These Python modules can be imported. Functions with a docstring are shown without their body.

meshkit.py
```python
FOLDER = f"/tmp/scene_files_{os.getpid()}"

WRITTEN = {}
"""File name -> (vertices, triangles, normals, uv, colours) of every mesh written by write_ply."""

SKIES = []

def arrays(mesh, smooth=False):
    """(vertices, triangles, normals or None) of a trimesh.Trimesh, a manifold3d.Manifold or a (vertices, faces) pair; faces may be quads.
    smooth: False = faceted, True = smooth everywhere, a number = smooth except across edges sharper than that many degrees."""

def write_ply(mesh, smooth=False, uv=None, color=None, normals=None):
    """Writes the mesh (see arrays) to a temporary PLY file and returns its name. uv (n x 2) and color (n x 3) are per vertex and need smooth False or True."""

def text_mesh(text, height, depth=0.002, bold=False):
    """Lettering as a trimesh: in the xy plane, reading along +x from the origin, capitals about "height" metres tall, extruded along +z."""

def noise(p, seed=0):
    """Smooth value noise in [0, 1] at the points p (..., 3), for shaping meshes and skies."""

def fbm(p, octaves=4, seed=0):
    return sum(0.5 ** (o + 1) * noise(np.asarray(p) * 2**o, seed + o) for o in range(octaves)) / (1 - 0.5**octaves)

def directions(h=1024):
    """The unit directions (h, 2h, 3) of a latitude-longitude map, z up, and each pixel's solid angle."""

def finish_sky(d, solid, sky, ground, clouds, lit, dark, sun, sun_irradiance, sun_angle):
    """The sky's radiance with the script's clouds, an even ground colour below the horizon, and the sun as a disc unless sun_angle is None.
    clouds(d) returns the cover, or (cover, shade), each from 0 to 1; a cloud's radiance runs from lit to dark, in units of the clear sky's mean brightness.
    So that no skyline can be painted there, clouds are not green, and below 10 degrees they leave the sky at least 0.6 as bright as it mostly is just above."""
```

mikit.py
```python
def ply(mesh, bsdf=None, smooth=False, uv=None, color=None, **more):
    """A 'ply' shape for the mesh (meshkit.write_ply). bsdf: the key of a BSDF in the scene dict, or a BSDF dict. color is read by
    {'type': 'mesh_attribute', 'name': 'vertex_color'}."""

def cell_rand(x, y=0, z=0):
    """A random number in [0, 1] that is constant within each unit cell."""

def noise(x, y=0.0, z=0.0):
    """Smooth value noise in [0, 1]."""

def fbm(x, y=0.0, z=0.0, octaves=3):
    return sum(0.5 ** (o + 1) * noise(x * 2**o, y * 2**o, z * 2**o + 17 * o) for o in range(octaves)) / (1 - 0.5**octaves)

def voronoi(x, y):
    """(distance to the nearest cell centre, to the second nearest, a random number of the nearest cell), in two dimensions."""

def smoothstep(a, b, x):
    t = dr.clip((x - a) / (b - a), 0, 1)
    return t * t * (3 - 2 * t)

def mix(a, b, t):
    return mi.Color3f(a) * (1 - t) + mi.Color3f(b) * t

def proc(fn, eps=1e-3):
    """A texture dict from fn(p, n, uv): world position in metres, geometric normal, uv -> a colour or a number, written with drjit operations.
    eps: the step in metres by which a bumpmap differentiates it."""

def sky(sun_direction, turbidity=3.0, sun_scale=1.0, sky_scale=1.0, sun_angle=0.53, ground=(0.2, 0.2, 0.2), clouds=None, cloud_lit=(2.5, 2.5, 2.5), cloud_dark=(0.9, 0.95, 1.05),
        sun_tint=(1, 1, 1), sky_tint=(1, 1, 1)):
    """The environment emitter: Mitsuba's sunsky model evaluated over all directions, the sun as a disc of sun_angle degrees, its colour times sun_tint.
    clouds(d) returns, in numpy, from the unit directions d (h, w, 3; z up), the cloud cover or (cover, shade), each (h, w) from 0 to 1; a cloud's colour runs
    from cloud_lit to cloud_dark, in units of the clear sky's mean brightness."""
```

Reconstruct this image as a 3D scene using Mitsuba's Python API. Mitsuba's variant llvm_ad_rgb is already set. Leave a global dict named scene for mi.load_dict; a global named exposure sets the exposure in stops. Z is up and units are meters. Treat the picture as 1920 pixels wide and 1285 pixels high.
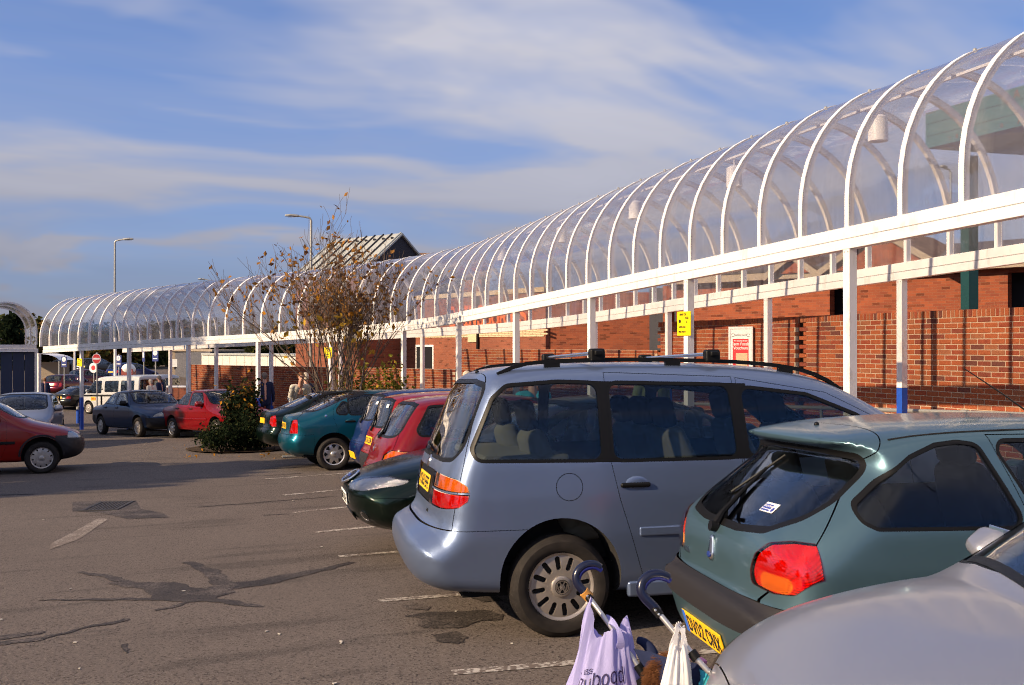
import math, random
import numpy as np, trimesh, mitsuba as mi, mikit, meshkit
import manifold3d as m3
from shapely.geometry import Polygon, LineString, Point, box as sbox
from shapely.ops import unary_union
from scipy.interpolate import CubicSpline
from scipy.ndimage import map_coordinates
from scipy.spatial import cKDTree
import drjit as dr
from mikit import noise, fbm, voronoi, cell_rand, smoothstep, mix

T = mi.ScalarTransform4f
PI = math.pi
scene, labels = {}, {}
random.seed(7)
rng = np.random.default_rng(11)

# ------------------------------------------------------------------ camera, sky, exposure
EYE = 1.57
scene['camera'] = {'type': 'perspective', 'fov': 54.86, 'fov_axis': 'x', 'near_clip': 0.05, 'far_clip': 4000.0,
                   'to_world': T().look_at(origin=[0, 0, EYE], target=[0, 100, EYE + 0.2973], up=[0, 0, 1])}
exposure = 2.27
SUN = (-0.880, -0.484, 0.478)


def cirrus(d):
    z = np.maximum(d[..., 2], 0.0)
    k = 1.0 / (z + 0.16)
    x, y = d[..., 0] * k, d[..., 1] * k
    a = 0.35
    u, v = x * math.cos(a) + y * math.sin(a), -x * math.sin(a) + y * math.cos(a)
    q = np.stack([u, v, np.zeros_like(u)], -1)
    w1 = meshkit.fbm(q * 0.7 + 3.1, 3, 5) - 0.5
    w2 = meshkit.fbm(q * 0.9 + 9.7, 3, 8) - 0.5
    big = meshkit.fbm(np.stack([u * 0.50 + w1 * 1.3 + 1.35, v * 0.66 + w2 * 1.3 + 0.4, 0 * u], -1), 4, 21)
    fine = meshkit.fbm(np.stack([u * 1.5 + w1 * 3.0, v * 3.0 + w2 * 2.6, 0 * u + 4], -1), 5, 33)
    wisp = meshkit.fbm(np.stack([u * 3.4 + w2 * 4, v * 7.5 + w1 * 4, 0 * u + 8], -1), 4, 40)
    c = np.clip((big - 0.40) / 0.16, 0, 1) * (0.22 + 0.78 * np.clip((fine - 0.34) / 0.28, 0, 1)) * (0.62 + 0.38 * np.clip((wisp - .2) / .5, 0, 1))
    c = np.maximum(c, 0.75 * np.clip((fine - 0.52) / 0.18, 0, 1) * np.clip((wisp - .25) / .4, 0, 1))
    # thicker layer low over the horizon, as everywhere round the sky
    low = np.exp(-(z / 0.17) ** 2)
    c = np.clip(c * 0.92 + low * (0.58 + 0.45 * big), 0, 0.92)
    shade = np.clip(0.15 + 0.75 * low + 0.35 * (1 - fine), 0, 1)
    return c, shade


scene['sky'] = mikit.sky(SUN, turbidity=2.6, sun_scale=1.0, sky_scale=0.72, sun_tint=(1.02, 1.01, 1.05), sky_tint=(0.57, 0.87, 1.46),
                         ground=(0.12, 0.11, 0.10), clouds=cirrus, cloud_lit=(2.9, 2.85, 3.1), cloud_dark=(1.12, 1.12, 1.36))

# ------------------------------------------------------------------ names, labels, entries
used = set()


def uniq(k):
    if k not in used:
        used.add(k)
        return k
    n = 1
    while f'{k}_{n:03d}' in used:
        n += 1
    k = f'{k}_{n:03d}'
    used.add(k)
    return k


def tag(k, label=None, cat=None, group=None, kind=None):
    d = {a: b for a, b in (('label', label), ('category', cat), ('group', group), ('kind', kind)) if b}
    if d:
        labels[k] = {**labels.get(k, {}), **d}
    return k


def thing(name, label=None, cat=None, group=None, kind=None):
    return tag(uniq(name), label, cat, group, kind)


def put(key, mesh, bsdf, smooth=False, tw=None):
    """One entry of the scene: mesh is a Trimesh, (v, f), (v, f, n) or a finished shape dict."""
    if isinstance(mesh, dict):
        d = dict(mesh)
    elif isinstance(mesh, tuple) and len(mesh) == 3:
        d = {'type': 'ply', 'filename': meshkit.write_ply((mesh[0], mesh[1]), False, normals=mesh[2]), 'face_normals': False}
    else:
        d = mikit.ply(mesh, None, smooth=smooth)
    d['bsdf'] = {'type': 'ref', 'id': bsdf}
    if tw is not None:
        d['to_world'] = tw
    scene[key] = d
    return key


def part(parent, name, mesh, bsdf, smooth=False, tw=None, label=None, kind=None):
    k = uniq(parent + '__' + name)
    put(k, mesh, bsdf, smooth, tw)
    return tag(k, label, kind=kind)


def single(name, mesh, bsdf, label=None, cat=None, group=None, kind=None, smooth=False, tw=None):
    k = thing(name, label, cat, group, kind)
    return put(k, mesh, bsdf, smooth, tw)


# ------------------------------------------------------------------ mesh helpers
def cat(ms):
    return trimesh.util.concatenate([m for m in ms if m is not None])


def box(c, s, yaw=0.0):
    m = trimesh.creation.box(extents=s)
    if yaw:
        m.apply_transform(trimesh.transformations.rotation_matrix(yaw, [0, 0, 1]))
    m.apply_translation(c)
    return m


_B = trimesh.creation.box(extents=(1, 1, 1))


def boxes(lst):
    """Many boxes as one mesh: (matrix, size) each."""
    M_ = np.array([a for a, _ in lst])
    s = np.array([b for _, b in lst])
    v = np.einsum('kij,knj->kni', M_[:, :3, :3], _B.vertices[None] * s[:, None]) + M_[:, None, :3, 3]
    f = _B.faces[None] + (np.arange(len(lst)) * 8)[:, None, None]
    return trimesh.Trimesh(v.reshape(-1, 3), f.reshape(-1, 3), process=False)


def tm(man):
    me = man.to_mesh()
    return trimesh.Trimesh(me.vert_properties[:, :3], me.tri_verts, process=False)


def rbox(c, s, r=0.01, seg=3, yaw=0.0, pitch=0.0):
    """A box with rounded edges."""
    h = [max(a / 2 - r, 1e-4) for a in s]
    sp = m3.Manifold.sphere(r, 4 * seg)
    m = m3.Manifold.batch_hull([sp.translate([i * h[0], j * h[1], k * h[2]]) for i in (-1, 1) for j in (-1, 1) for k in (-1, 1)])
    if pitch:
        m = m.rotate([0, math.degrees(pitch), 0])
    if yaw:
        m = m.rotate([0, 0, math.degrees(yaw)])
    return tm(m.translate(list(c)))


def frames(P, closed=False):
    P = np.asarray(P, float)
    t = np.gradient(P, axis=0)
    t /= np.linalg.norm(t, axis=1, keepdims=True) + 1e-12
    up = np.array([0, 0, 1.0]) if abs(t[:, 2]).mean() < 0.8 else np.array([1.0, 0.1, 0])
    a = np.cross(up, t[0])
    A = []
    for k in range(len(P)):
        a = a - t[k] * (a @ t[k])
        a /= np.linalg.norm(a) + 1e-12
        A.append(a.copy())
    A = np.array(A)
    return P, t, A, np.cross(t, A)


def tube(P, r, sides=8, caps=True):
    P, t, A, B = frames(P)
    r = np.broadcast_to(np.asarray(r, float), (len(P),))
    ang = np.arange(sides) * 2 * PI / sides
    v = (P[:, None] + r[:, None, None] * (np.cos(ang)[None, :, None] * A[:, None] + np.sin(ang)[None, :, None] * B[:, None])).reshape(-1, 3)
    i, j = np.meshgrid(np.arange(len(P) - 1), np.arange(sides), indexing='ij')
    q = np.stack([i * sides + j, i * sides + (j + 1) % sides, (i + 1) * sides + (j + 1) % sides, (i + 1) * sides + j], -1).reshape(-1, 4)
    f = np.vstack([q[:, [0, 1, 2]], q[:, [0, 2, 3]]])
    if caps:
        n = len(v)
        v = np.vstack([v, P[0], P[-1]])
        k = np.arange(sides)
        f = np.vstack([f, np.stack([(k + 1) % sides, k, k * 0 + n], 1), np.stack([k + n - sides, (k + 1) % sides + n - sides, k * 0 + n + 1], 1)])
    return trimesh.Trimesh(v, f, process=False)


def bar(P, w, h, up=None):
    """A rectangular section w (sideways) by h (along 'up' or the frame's normal) swept along P."""
    P = np.asarray(P, float)
    t = np.gradient(P, axis=0)
    t /= np.linalg.norm(t, axis=1, keepdims=True)
    if up is None:
        up = np.array([0, 0, 1.0])
    up = np.broadcast_to(np.asarray(up, float), P.shape)
    s = np.cross(t, up)
    s /= np.linalg.norm(s, axis=1, keepdims=True)
    u = np.cross(s, t)
    c = [(-w / 2, -h / 2), (w / 2, -h / 2), (w / 2, h / 2), (-w / 2, h / 2)]
    v = np.concatenate([(P + a * s + b * u)[:, None] for a, b in c], 1).reshape(-1, 3)
    i, j = np.meshgrid(np.arange(len(P) - 1), np.arange(4), indexing='ij')
    q = np.stack([i * 4 + j, (i + 1) * 4 + j, (i + 1) * 4 + (j + 1) % 4, i * 4 + (j + 1) % 4], -1).reshape(-1, 4)
    n = (len(P) - 1) * 4
    f = np.vstack([q[:, [0, 1, 2]], q[:, [0, 2, 3]], [[0, 1, 2], [0, 2, 3], [n, n + 2, n + 1], [n, n + 3, n + 2]]])
    m = trimesh.Trimesh(v, f, process=False)
    if m.volume < 0:
        m.invert()
    return m


def grid_mesh(P):
    """A sheet through a (a, b, 3) array of points."""
    a, b = P.shape[:2]
    i, j = np.meshgrid(np.arange(a - 1), np.arange(b - 1), indexing='ij')
    q = np.stack([i * b + j, (i + 1) * b + j, (i + 1) * b + j + 1, i * b + j + 1], -1).reshape(-1, 4)
    return trimesh.Trimesh(P.reshape(-1, 3), np.vstack([q[:, [0, 1, 2]], q[:, [0, 2, 3]]]), process=False)


def lathe(prof, sides=32, axis='z'):
    prof = np.asarray(prof, float)
    ang = np.arange(sides) * 2 * PI / sides
    v = np.stack([prof[:, None, 0] * np.cos(ang), prof[:, None, 0] * np.sin(ang), prof[:, None, 1] + 0 * ang], -1)
    i, j = np.meshgrid(np.arange(len(prof) - 1), np.arange(sides), indexing='ij')
    q = np.stack([i * sides + j, i * sides + (j + 1) % sides, (i + 1) * sides + (j + 1) % sides, (i + 1) * sides + j], -1).reshape(-1, 4)
    m = trimesh.Trimesh(v.reshape(-1, 3), np.vstack([q[:, [0, 1, 2]], q[:, [0, 2, 3]]]), process=True)
    return m


def extrude(poly, h):
    return cat([trimesh.creation.extrude_polygon(g, h, engine='earcut') for g in getattr(poly, 'geoms', [poly]) if g.area > 1e-9])


def frame_matrix(o, x, z):
    x, z = np.asarray(x, float), np.asarray(z, float)
    z = z / np.linalg.norm(z)
    x = x - z * (x @ z)
    x /= np.linalg.norm(x)
    y = np.cross(z, x)
    M = np.eye(4)
    M[:3, 0], M[:3, 1], M[:3, 2], M[:3, 3] = x, y, z, o
    return M


# ------------------------------------------------------------------ materials
def rgb(c):
    return {'type': 'rgb', 'value': list(map(float, c))}


def mat(name, d):
    scene[name] = d
    return name


def two(d):
    return {'type': 'twosided', 'bsdf': d}


def pri(c, rough=0.5, metal=0.0, coat=0.0, spec=0.5, **k):
    return two({'type': 'principled', 'base_color': c if isinstance(c, dict) else rgb(c), 'roughness': rough, 'metallic': metal, 'clearcoat': coat,
                'clearcoat_gloss': 0.97, 'specular': spec, **k})


def paint(name, c, metal=0.0, rough=0.35):
    """Lacquered car paint: a clear gloss over colour, with a share of metal flake."""
    gloss = {'type': 'roughplastic', 'distribution': 'ggx', 'alpha': 0.014, 'int_ior': 1.55, 'nonlinear': True, 'diffuse_reflectance': rgb(c)}
    if not metal:
        return mat('paint_' + name, two(gloss))
    flake = {'type': 'principled', 'base_color': rgb([min(1, q * 1.5) for q in c]), 'metallic': 0.9, 'roughness': rough, 'specular': 0.5}
    return mat('paint_' + name, two({'type': 'blendbsdf', 'weight': float(metal), 'bsdf_0': gloss, 'bsdf_1': flake}))


def asphalt_col(p, n, uv):
    x, y = p.x, p.y
    g = noise(x * 95, y * 95)
    g2 = noise(x * 210 + 7, y * 210)
    big = fbm(x * 0.35, y * 0.35, 0, 4)
    mid = fbm(x * 2.1 + 3, y * 2.1, 0, 3)
    base = mix((0.079, 0.063, 0.055), (0.116, 0.095, 0.084), big * 0.7 + mid * 0.3)
    speck = smoothstep(0.74, 0.92, g2)
    dark = smoothstep(0.30, 0.12, g)
    # old tyre drag and dribbles, long and thin along the lane
    ax, ay = x * 0.92 + y * 0.39, -x * 0.39 + y * 0.92
    drag = smoothstep(0.62, 0.80, fbm(ax * 0.8, ay * 5.0, 3.0, 3)) * 0.30
    # hairline cracks, and old tar along some of them
    wx, wy = x + 0.5 * fbm(x * 1.3, y * 1.3, 2, 3), y + 0.5 * fbm(x * 1.3 + 9, y * 1.3, 5, 3)
    d1, d2, _ = voronoi(wx * 0.33, wy * 0.33)
    crack = (1 - smoothstep(0.0, 0.010, d2 - d1)) * smoothstep(0.45, 0.6, fbm(x * 0.5, y * 0.5, 7, 2)) * 0.22
    c = base * (0.74 + 0.56 * g) * (1 - 0.50 * dark) * (1 - drag) * (1 - crack)
    return mix(c, (0.30, 0.27, 0.24), speck * 0.34)


def asphalt_bump(p, n, uv):
    return noise(p.x * 120, p.y * 120) * 0.6 + noise(p.x * 45, p.y * 45) * 0.4


mat('asphalt', two({'type': 'bumpmap', 'bump': mikit.proc(asphalt_bump, 2e-3), 'scale': 0.005,
                    'bsdf': {'type': 'principled', 'base_color': mikit.proc(asphalt_col), 'roughness': 0.82, 'specular': 0.35}}))


def stain_col(p, n, uv):
    m_ = fbm(p.x * 5, p.y * 5, 0, 4)
    g = noise(p.x * 75, p.y * 75)
    return asphalt_col(p, n, uv) * (0.36 + 0.55 * smoothstep(0.42, 0.78, m_ * 0.65 + g * 0.35))


mat('stain', two({'type': 'bumpmap', 'bump': mikit.proc(asphalt_bump, 2e-3), 'scale': 0.004,
                  'bsdf': {'type': 'principled', 'base_color': mikit.proc(stain_col), 'roughness': 0.7, 'specular': 0.4}}))


def line_col(p, n, uv):
    worn = smoothstep(0.34, 0.62, noise(p.x * 60, p.y * 60) * 0.5 + fbm(p.x * 7, p.y * 7, 0, 3) * 0.5)
    return mix((0.40, 0.37, 0.34), (0.13, 0.105, 0.092), worn)


mat('road_paint', pri(mikit.proc(line_col), 0.75, spec=0.3))


def faded_col(p, n, uv):
    worn = smoothstep(0.30, 0.60, noise(p.x * 60, p.y * 60) * 0.5 + fbm(p.x * 5, p.y * 5, 0, 3) * 0.5)
    return mix((0.24, 0.21, 0.19), (0.13, 0.105, 0.09), worn)


mat('faded_paint', pri(mikit.proc(faded_col), 0.8, spec=0.3))


def paving_col(p, n, uv):
    u, v = p.x * 0.92 + p.y * 0.39, -p.x * 0.39 + p.y * 0.92
    j = 1 - smoothstep(0.0, 0.03, dr.minimum(abs(u / 0.6 - dr.floor(u / 0.6) - 0.5) * -1 + 0.5, abs(v / 0.45 - dr.floor(v / 0.45) - 0.5) * -1 + 0.5))
    t_ = cell_rand(dr.floor(u / 0.6), dr.floor(v / 0.45))
    return mix(mix((0.26, 0.23, 0.20), (0.34, 0.29, 0.25), t_), (0.10, 0.09, 0.08), j) * (0.8 + 0.4 * fbm(p.x * 9, p.y * 9, 0, 3))


mat('paving', pri(mikit.proc(paving_col), 0.85, spec=0.3))
mat('kerbstone', pri((0.30, 0.28, 0.26), 0.85, spec=0.3))


def white_col(p, n, uv):
    g = fbm(p.x * 3, p.y * 3, p.z * 3, 3)
    s = smoothstep(0.62, 0.78, fbm(p.x * 14, p.y * 14, p.z * 4, 3))
    return mix(mix((0.80, 0.78, 0.77), (0.74, 0.71, 0.70), g), (0.48, 0.43, 0.38), s * 0.35)


mat('white_steel', pri(mikit.proc(white_col), 0.38, spec=0.5))
mat('blue_band', pri((0.015, 0.075, 0.42), 0.4))
mat('poly_clear', {'type': 'blendbsdf', 'weight': mikit.proc(lambda p, n, uv: 0.12 + 0.12 * smoothstep(0.35, 0.75, fbm(p.x * 1.3, p.y * 1.3, p.z * 0.8, 4)) + 0.10 * smoothstep(0.52, 0.80, fbm(p.x * 7 - p.y * 3, p.y * 7, p.z * 0.6, 3))),
                   'bsdf_0': {'type': 'thindielectric', 'int_ior': 1.58, 'specular_transmittance': rgb((0.93, 0.93, 0.95))},
                   'bsdf_1': {'type': 'principledthin', 'base_color': rgb((0.46, 0.44, 0.45)), 'roughness': 0.6, 'diff_trans': 1.0, 'spec_trans': 0.0, 'eta': 1.4}})
mat('car_glass', {'type': 'thindielectric', 'int_ior': 1.40, 'specular_transmittance': rgb((0.39, 0.43, 0.43))})
mat('clear_lens', {'type': 'thindielectric', 'int_ior': 1.52, 'specular_transmittance': rgb((0.95, 0.95, 0.95))})
mat('red_lens', {'type': 'thindielectric', 'int_ior': 1.52, 'specular_transmittance': rgb((0.82, 0.045, 0.018))})
mat('amber_lens', {'type': 'thindielectric', 'int_ior': 1.52, 'specular_transmittance': rgb((0.95, 0.38, 0.07))})


def bowl_bump(p, n, uv):
    """Moulded prisms, and the round bulb reflectors behind them."""
    return 0.12 * dr.sin(p.z * 620) * dr.sin((p.x + p.y) * 480) + voronoi(p.x * 13 + p.y * 9, p.z * 13)[0]


mat('lamp_bowl', two({'type': 'bumpmap', 'bump': mikit.proc(bowl_bump), 'scale': 0.02,
                      'bsdf': {'type': 'principled', 'base_color': rgb((0.80, 0.80, 0.80)), 'metallic': 0.25, 'roughness': 0.35}}))
mat('headlamp_bowl', two({'type': 'bumpmap', 'bump': mikit.proc(bowl_bump), 'scale': 0.02, 'bsdf': {'type': 'principled', 'base_color': rgb((0.55, 0.56, 0.58)), 'metallic': 0.95, 'roughness': 0.22}}))
mat('rubber', pri((0.009, 0.009, 0.009), 0.6, spec=0.4))
mat('black_plastic', pri((0.006, 0.006, 0.0065), 0.45, spec=0.22))
mat('grey_plastic', pri((0.022, 0.021, 0.025), 0.55, spec=0.25))


def tyre_col(p, n, uv):
    return mix((0.010, 0.009, 0.009), (0.028, 0.023, 0.021), fbm(p.x * 22, p.y * 22, p.z * 22, 3))


mat('tyre', pri(mikit.proc(tyre_col), 0.78, spec=0.3))
mat('chrome', pri((0.85, 0.85, 0.86), 0.16, 1.0))
mat('alloy', pri((0.62, 0.60, 0.58), 0.34, 0.85, 0.5))
mat('wheel_cover', pri((0.40, 0.36, 0.33), 0.40, 0.65, 0.4))
mat('liner_plastic', pri((0.030, 0.029, 0.029), 0.75, spec=0.2))  # real arch liner plastic; its dark tone also stands for shaded hollows
mat('underseal', pri((0.06, 0.055, 0.05), 0.9, spec=0.15))
mat('inner_trim', pri((0.007, 0.007, 0.008), 0.85, spec=0.2))
mat('seat_dark', pri((0.018, 0.019, 0.024), 0.92, spec=0.15))
mat('seat_grey', pri((0.20, 0.195, 0.165), 0.92, spec=0.15))
mat('plate_yellow', pri((0.80, 0.46, 0.01), 0.4))
mat('plate_white', pri((0.78, 0.78, 0.76), 0.4))
mat('ink_black', pri((0.015, 0.015, 0.015), 0.5))
mat('ink_blue', pri((0.03, 0.05, 0.28), 0.5))
mat('flag_blue', pri((0.03, 0.13, 0.55), 0.4))
mat('sign_yellow', pri((0.85, 0.64, 0.0), 0.45))
mat('sign_red', pri((0.62, 0.02, 0.03), 0.45))
mat('sign_white', pri((0.80, 0.80, 0.78), 0.45))
mat('sign_orange', pri((0.80, 0.14, 0.015), 0.45))
mat('sign_blue', pri((0.014, 0.032, 0.18), 0.45))
mat('cast_iron', pri((0.05, 0.045, 0.042), 0.6, 0.3))
mat('galvanised', pri((0.34, 0.34, 0.33), 0.5, 0.5))
mat('dark_green', pri((0.006, 0.045, 0.045), 0.45))
mat('teal_sign', pri((0.035, 0.115, 0.118), 0.5))
mat('brown_board', pri((0.16, 0.075, 0.055), 0.6))
mat('cream', pri((0.62, 0.48, 0.30), 0.8))
mat('skin', pri((0.55, 0.30, 0.22), 0.55))
mat('cloth_cream', pri((0.60, 0.56, 0.48), 0.9, spec=0.2))
mat('cloth_grey', pri((0.20, 0.19, 0.20), 0.9, spec=0.2))
mat('cloth_navy', pri((0.015, 0.022, 0.06), 0.85, spec=0.2))
mat('cloth_turquoise', pri((0.05, 0.40, 0.50), 0.9, spec=0.2))
mat('cloth_green', pri((0.12, 0.15, 0.07), 0.9, spec=0.2))
mat('cloth_pink', pri((0.72, 0.28, 0.50), 0.85, spec=0.2))
mat('hair_white', pri((0.52, 0.45, 0.36), 0.8, spec=0.2))
mat('hair_brown', pri((0.16, 0.065, 0.025), 0.7, spec=0.3))
mat('hair_grey', pri((0.17, 0.15, 0.14), 0.8, spec=0.2))


def brick_tone(c1, c2):
    def fn(p, n, uv):
        return mix(c1, c2, fbm(p.x * 17 + p.y * 11, p.z * 30, p.y * 17, 3)) * (0.82 + 0.36 * noise(p.x * 190, p.z * 190, p.y * 190))
    return fn


BRICKS = []
for q, (a, b) in enumerate([((0.291, 0.072, 0.030), (0.349, 0.106, 0.044)), ((0.233, 0.049, 0.027), (0.291, 0.076, 0.036)), ((0.320, 0.095, 0.040), (0.272, 0.081, 0.038)),
                            ((0.175, 0.044, 0.028), (0.223, 0.063, 0.038)), ((0.116, 0.044, 0.036), (0.165, 0.055, 0.038)), ((0.262, 0.092, 0.048), (0.320, 0.119, 0.057))]):
    BRICKS.append(mat(f'brick_tone_{q}', pri(mikit.proc(brick_tone(a, b)), 0.9, spec=0.2)))
mat('mortar', pri(mikit.proc(lambda p, n, uv: mix((0.41, 0.30, 0.21), (0.51, 0.40, 0.29), fbm(p.x * 30 + p.y * 30, p.z * 60, 0, 3))), 0.95, spec=0.1))


def facade(c1, c2, mortar, axis):
    """Far brickwork, stretcher bond; axis is the wall's horizontal direction."""
    def fn(p, n, uv):
        u = p.x * axis[0] + p.y * axis[1]
        v = p.z / 0.075
        r = dr.floor(v)
        us = u / 0.225 + 0.5 * (r - 2 * dr.floor(r / 2))
        k = cell_rand(dr.floor(us), r, 5)
        fu, fv = us - dr.floor(us), v - r
        j = dr.maximum(smoothstep(0.95, 0.99, fu), smoothstep(0.86, 0.95, fv))
        b = mix(c1, c2, k) * (1 - 0.45 * smoothstep(0.86, 0.93, cell_rand(dr.floor(us), r, 9)))
        return mix(b, mortar, j) * (0.85 + 0.3 * fbm(u * 0.7, p.z * 0.7, 0, 3))
    return fn


mat('asphalt_far', pri((0.14, 0.12, 0.11), 0.85, spec=0.3))
# ------------------------------------------------------------------ lie of the land: the site falls along the canopy, away from the camera
U = np.array([-0.3907, 0.9205])      # along the canopy
V = np.array([0.9205, 0.3907])       # across it, towards the shops


def zg(x, y):
    s = -0.3907 * np.asarray(x, float) + 0.9205 * np.asarray(y, float)
    return -0.036 * np.clip(s, -25, 60) + 0.06 * np.clip(s - 60, 0, 25)


GN = np.array([-0.036 * 0.3907, 0.036 * 0.9205, 1.0])
GN /= np.linalg.norm(GN)


def ray(px, py, Y):
    """A measured point: pixel of the photograph and its depth."""
    return np.array([(px - 960) / 1850 * Y, Y, EYE + (648 - py) / 1850 * Y])


def gpt(px, py):
    X = (px - 960) / 1850
    s = -0.3907 * X + 0.9205
    Y = EYE / ((py - 648) / 1850 - 0.036 * s)
    return np.array([X * Y, Y])


def on_ground(poly, lift):
    """A flat sheet on the tarmac from a shapely outline (metres)."""
    out = []
    for g in getattr(poly, 'geoms', [poly]):
        if g.area < 1e-5:
            continue
        m = trimesh.creation.triangulate_polygon(g, engine='earcut')
        v = np.column_stack([m[0], zg(m[0][:, 0], m[0][:, 1]) + lift])
        out.append(trimesh.Trimesh(v, m[1], process=False))
    m = cat(out)
    if m.face_normals[:, 2].mean() < 0:
        m.invert()
    return m


g = np.concatenate([-np.geomspace(60, 900, 14)[::-1], np.linspace(-50, 50, 51), np.geomspace(60, 900, 14)])
gx, gy = np.meshgrid(g, g + 20, indexing='ij')
single('tarmac', grid_mesh(np.stack([gx, gy, zg(gx, gy)], -1)), 'asphalt', kind='structure', label='worn brown grey car park tarmac')

# ------------------------------------------------------------------ painted bay lines, arrow, drain, stains
BAYS = [((497.6, 898.8), (665, 886.5)), ((532, 929), (637, 919)), ((550, 961.7), (633, 953)), ((590, 998.6), (681, 990)),
        ((635, 1044), (748, 1035)), ((710, 1127), (840, 1117)), ((848, 1262), (1075, 1243))]
where = ['farthest of the painted lines, by the teal car', 'second farthest painted line', 'third farthest painted line', 'painted line running under the dark green car front',
         'painted line ending beside the people carrier bumper', 'painted line running under the people carrier rear', 'nearest painted line, before the pushchair bags']
for (a, b), w in zip(BAYS, where):
    a, b = gpt(*a), gpt(*b)
    d = (b - a) / np.linalg.norm(b - a)
    L = LineString([a, a + d * 4.7]).buffer(0.045, cap_style=2)
    single('bay_line', on_ground(L, 0.004), 'road_paint', 'thin worn white bay line, ' + w, 'parking line', 'parking bay lines')


def px_ground(pts):
    return [tuple(gpt(*p)) for p in pts]


single('road_arrow', on_ground(Polygon(px_ground([(92, 1032), (97, 1019), (135, 1000), (185, 972), (203, 974), (150, 1011)])), 0.004), 'faded_paint',
       'faded pale arrow painted on the tarmac below the drain', 'road marking')
single('tarmac_patch', on_ground(Polygon(px_ground([(136, 942), (170, 940), (255, 939.5), (264, 955), (304, 962), (318, 971), (280, 972), (240, 974), (207, 966), (180, 961), (136, 959)])), 0.004),
       'stain', 'dark repaired patch of tarmac round the drain', 'patch')
a, b, c = gpt(172, 958), gpt(236, 956), gpt(172, 943.5)
dx, dy = (b - a), (c - a)
k = thing('drain_grate', 'iron drain grate with slots set in the dark patch', 'drain')
M = frame_matrix([*(a + dx / 2 + dy / 2), float(zg(*(a + dx / 2 + dy / 2))) + 0.006], [*dx, 0], GN)
lx, ly = np.linalg.norm(dx), np.linalg.norm(dy)
part(k, 'frame', cat([box((0, s * ly / 2, 0), (lx + 0.05, 0.04, 0.012)) for s in (-1, 1)] + [box((s * lx / 2, 0, 0.001), (0.04, ly - 0.04, 0.012)) for s in (-1, 1)]), 'cast_iron', tw=T(M))
for q in range(9):
    part(k, 'bar', box((-lx / 2 + lx * (q + 0.5) / 9, 0, -0.002), (lx / 20, ly - 0.05, 0.010)), 'cast_iron', tw=T(M))
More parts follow.
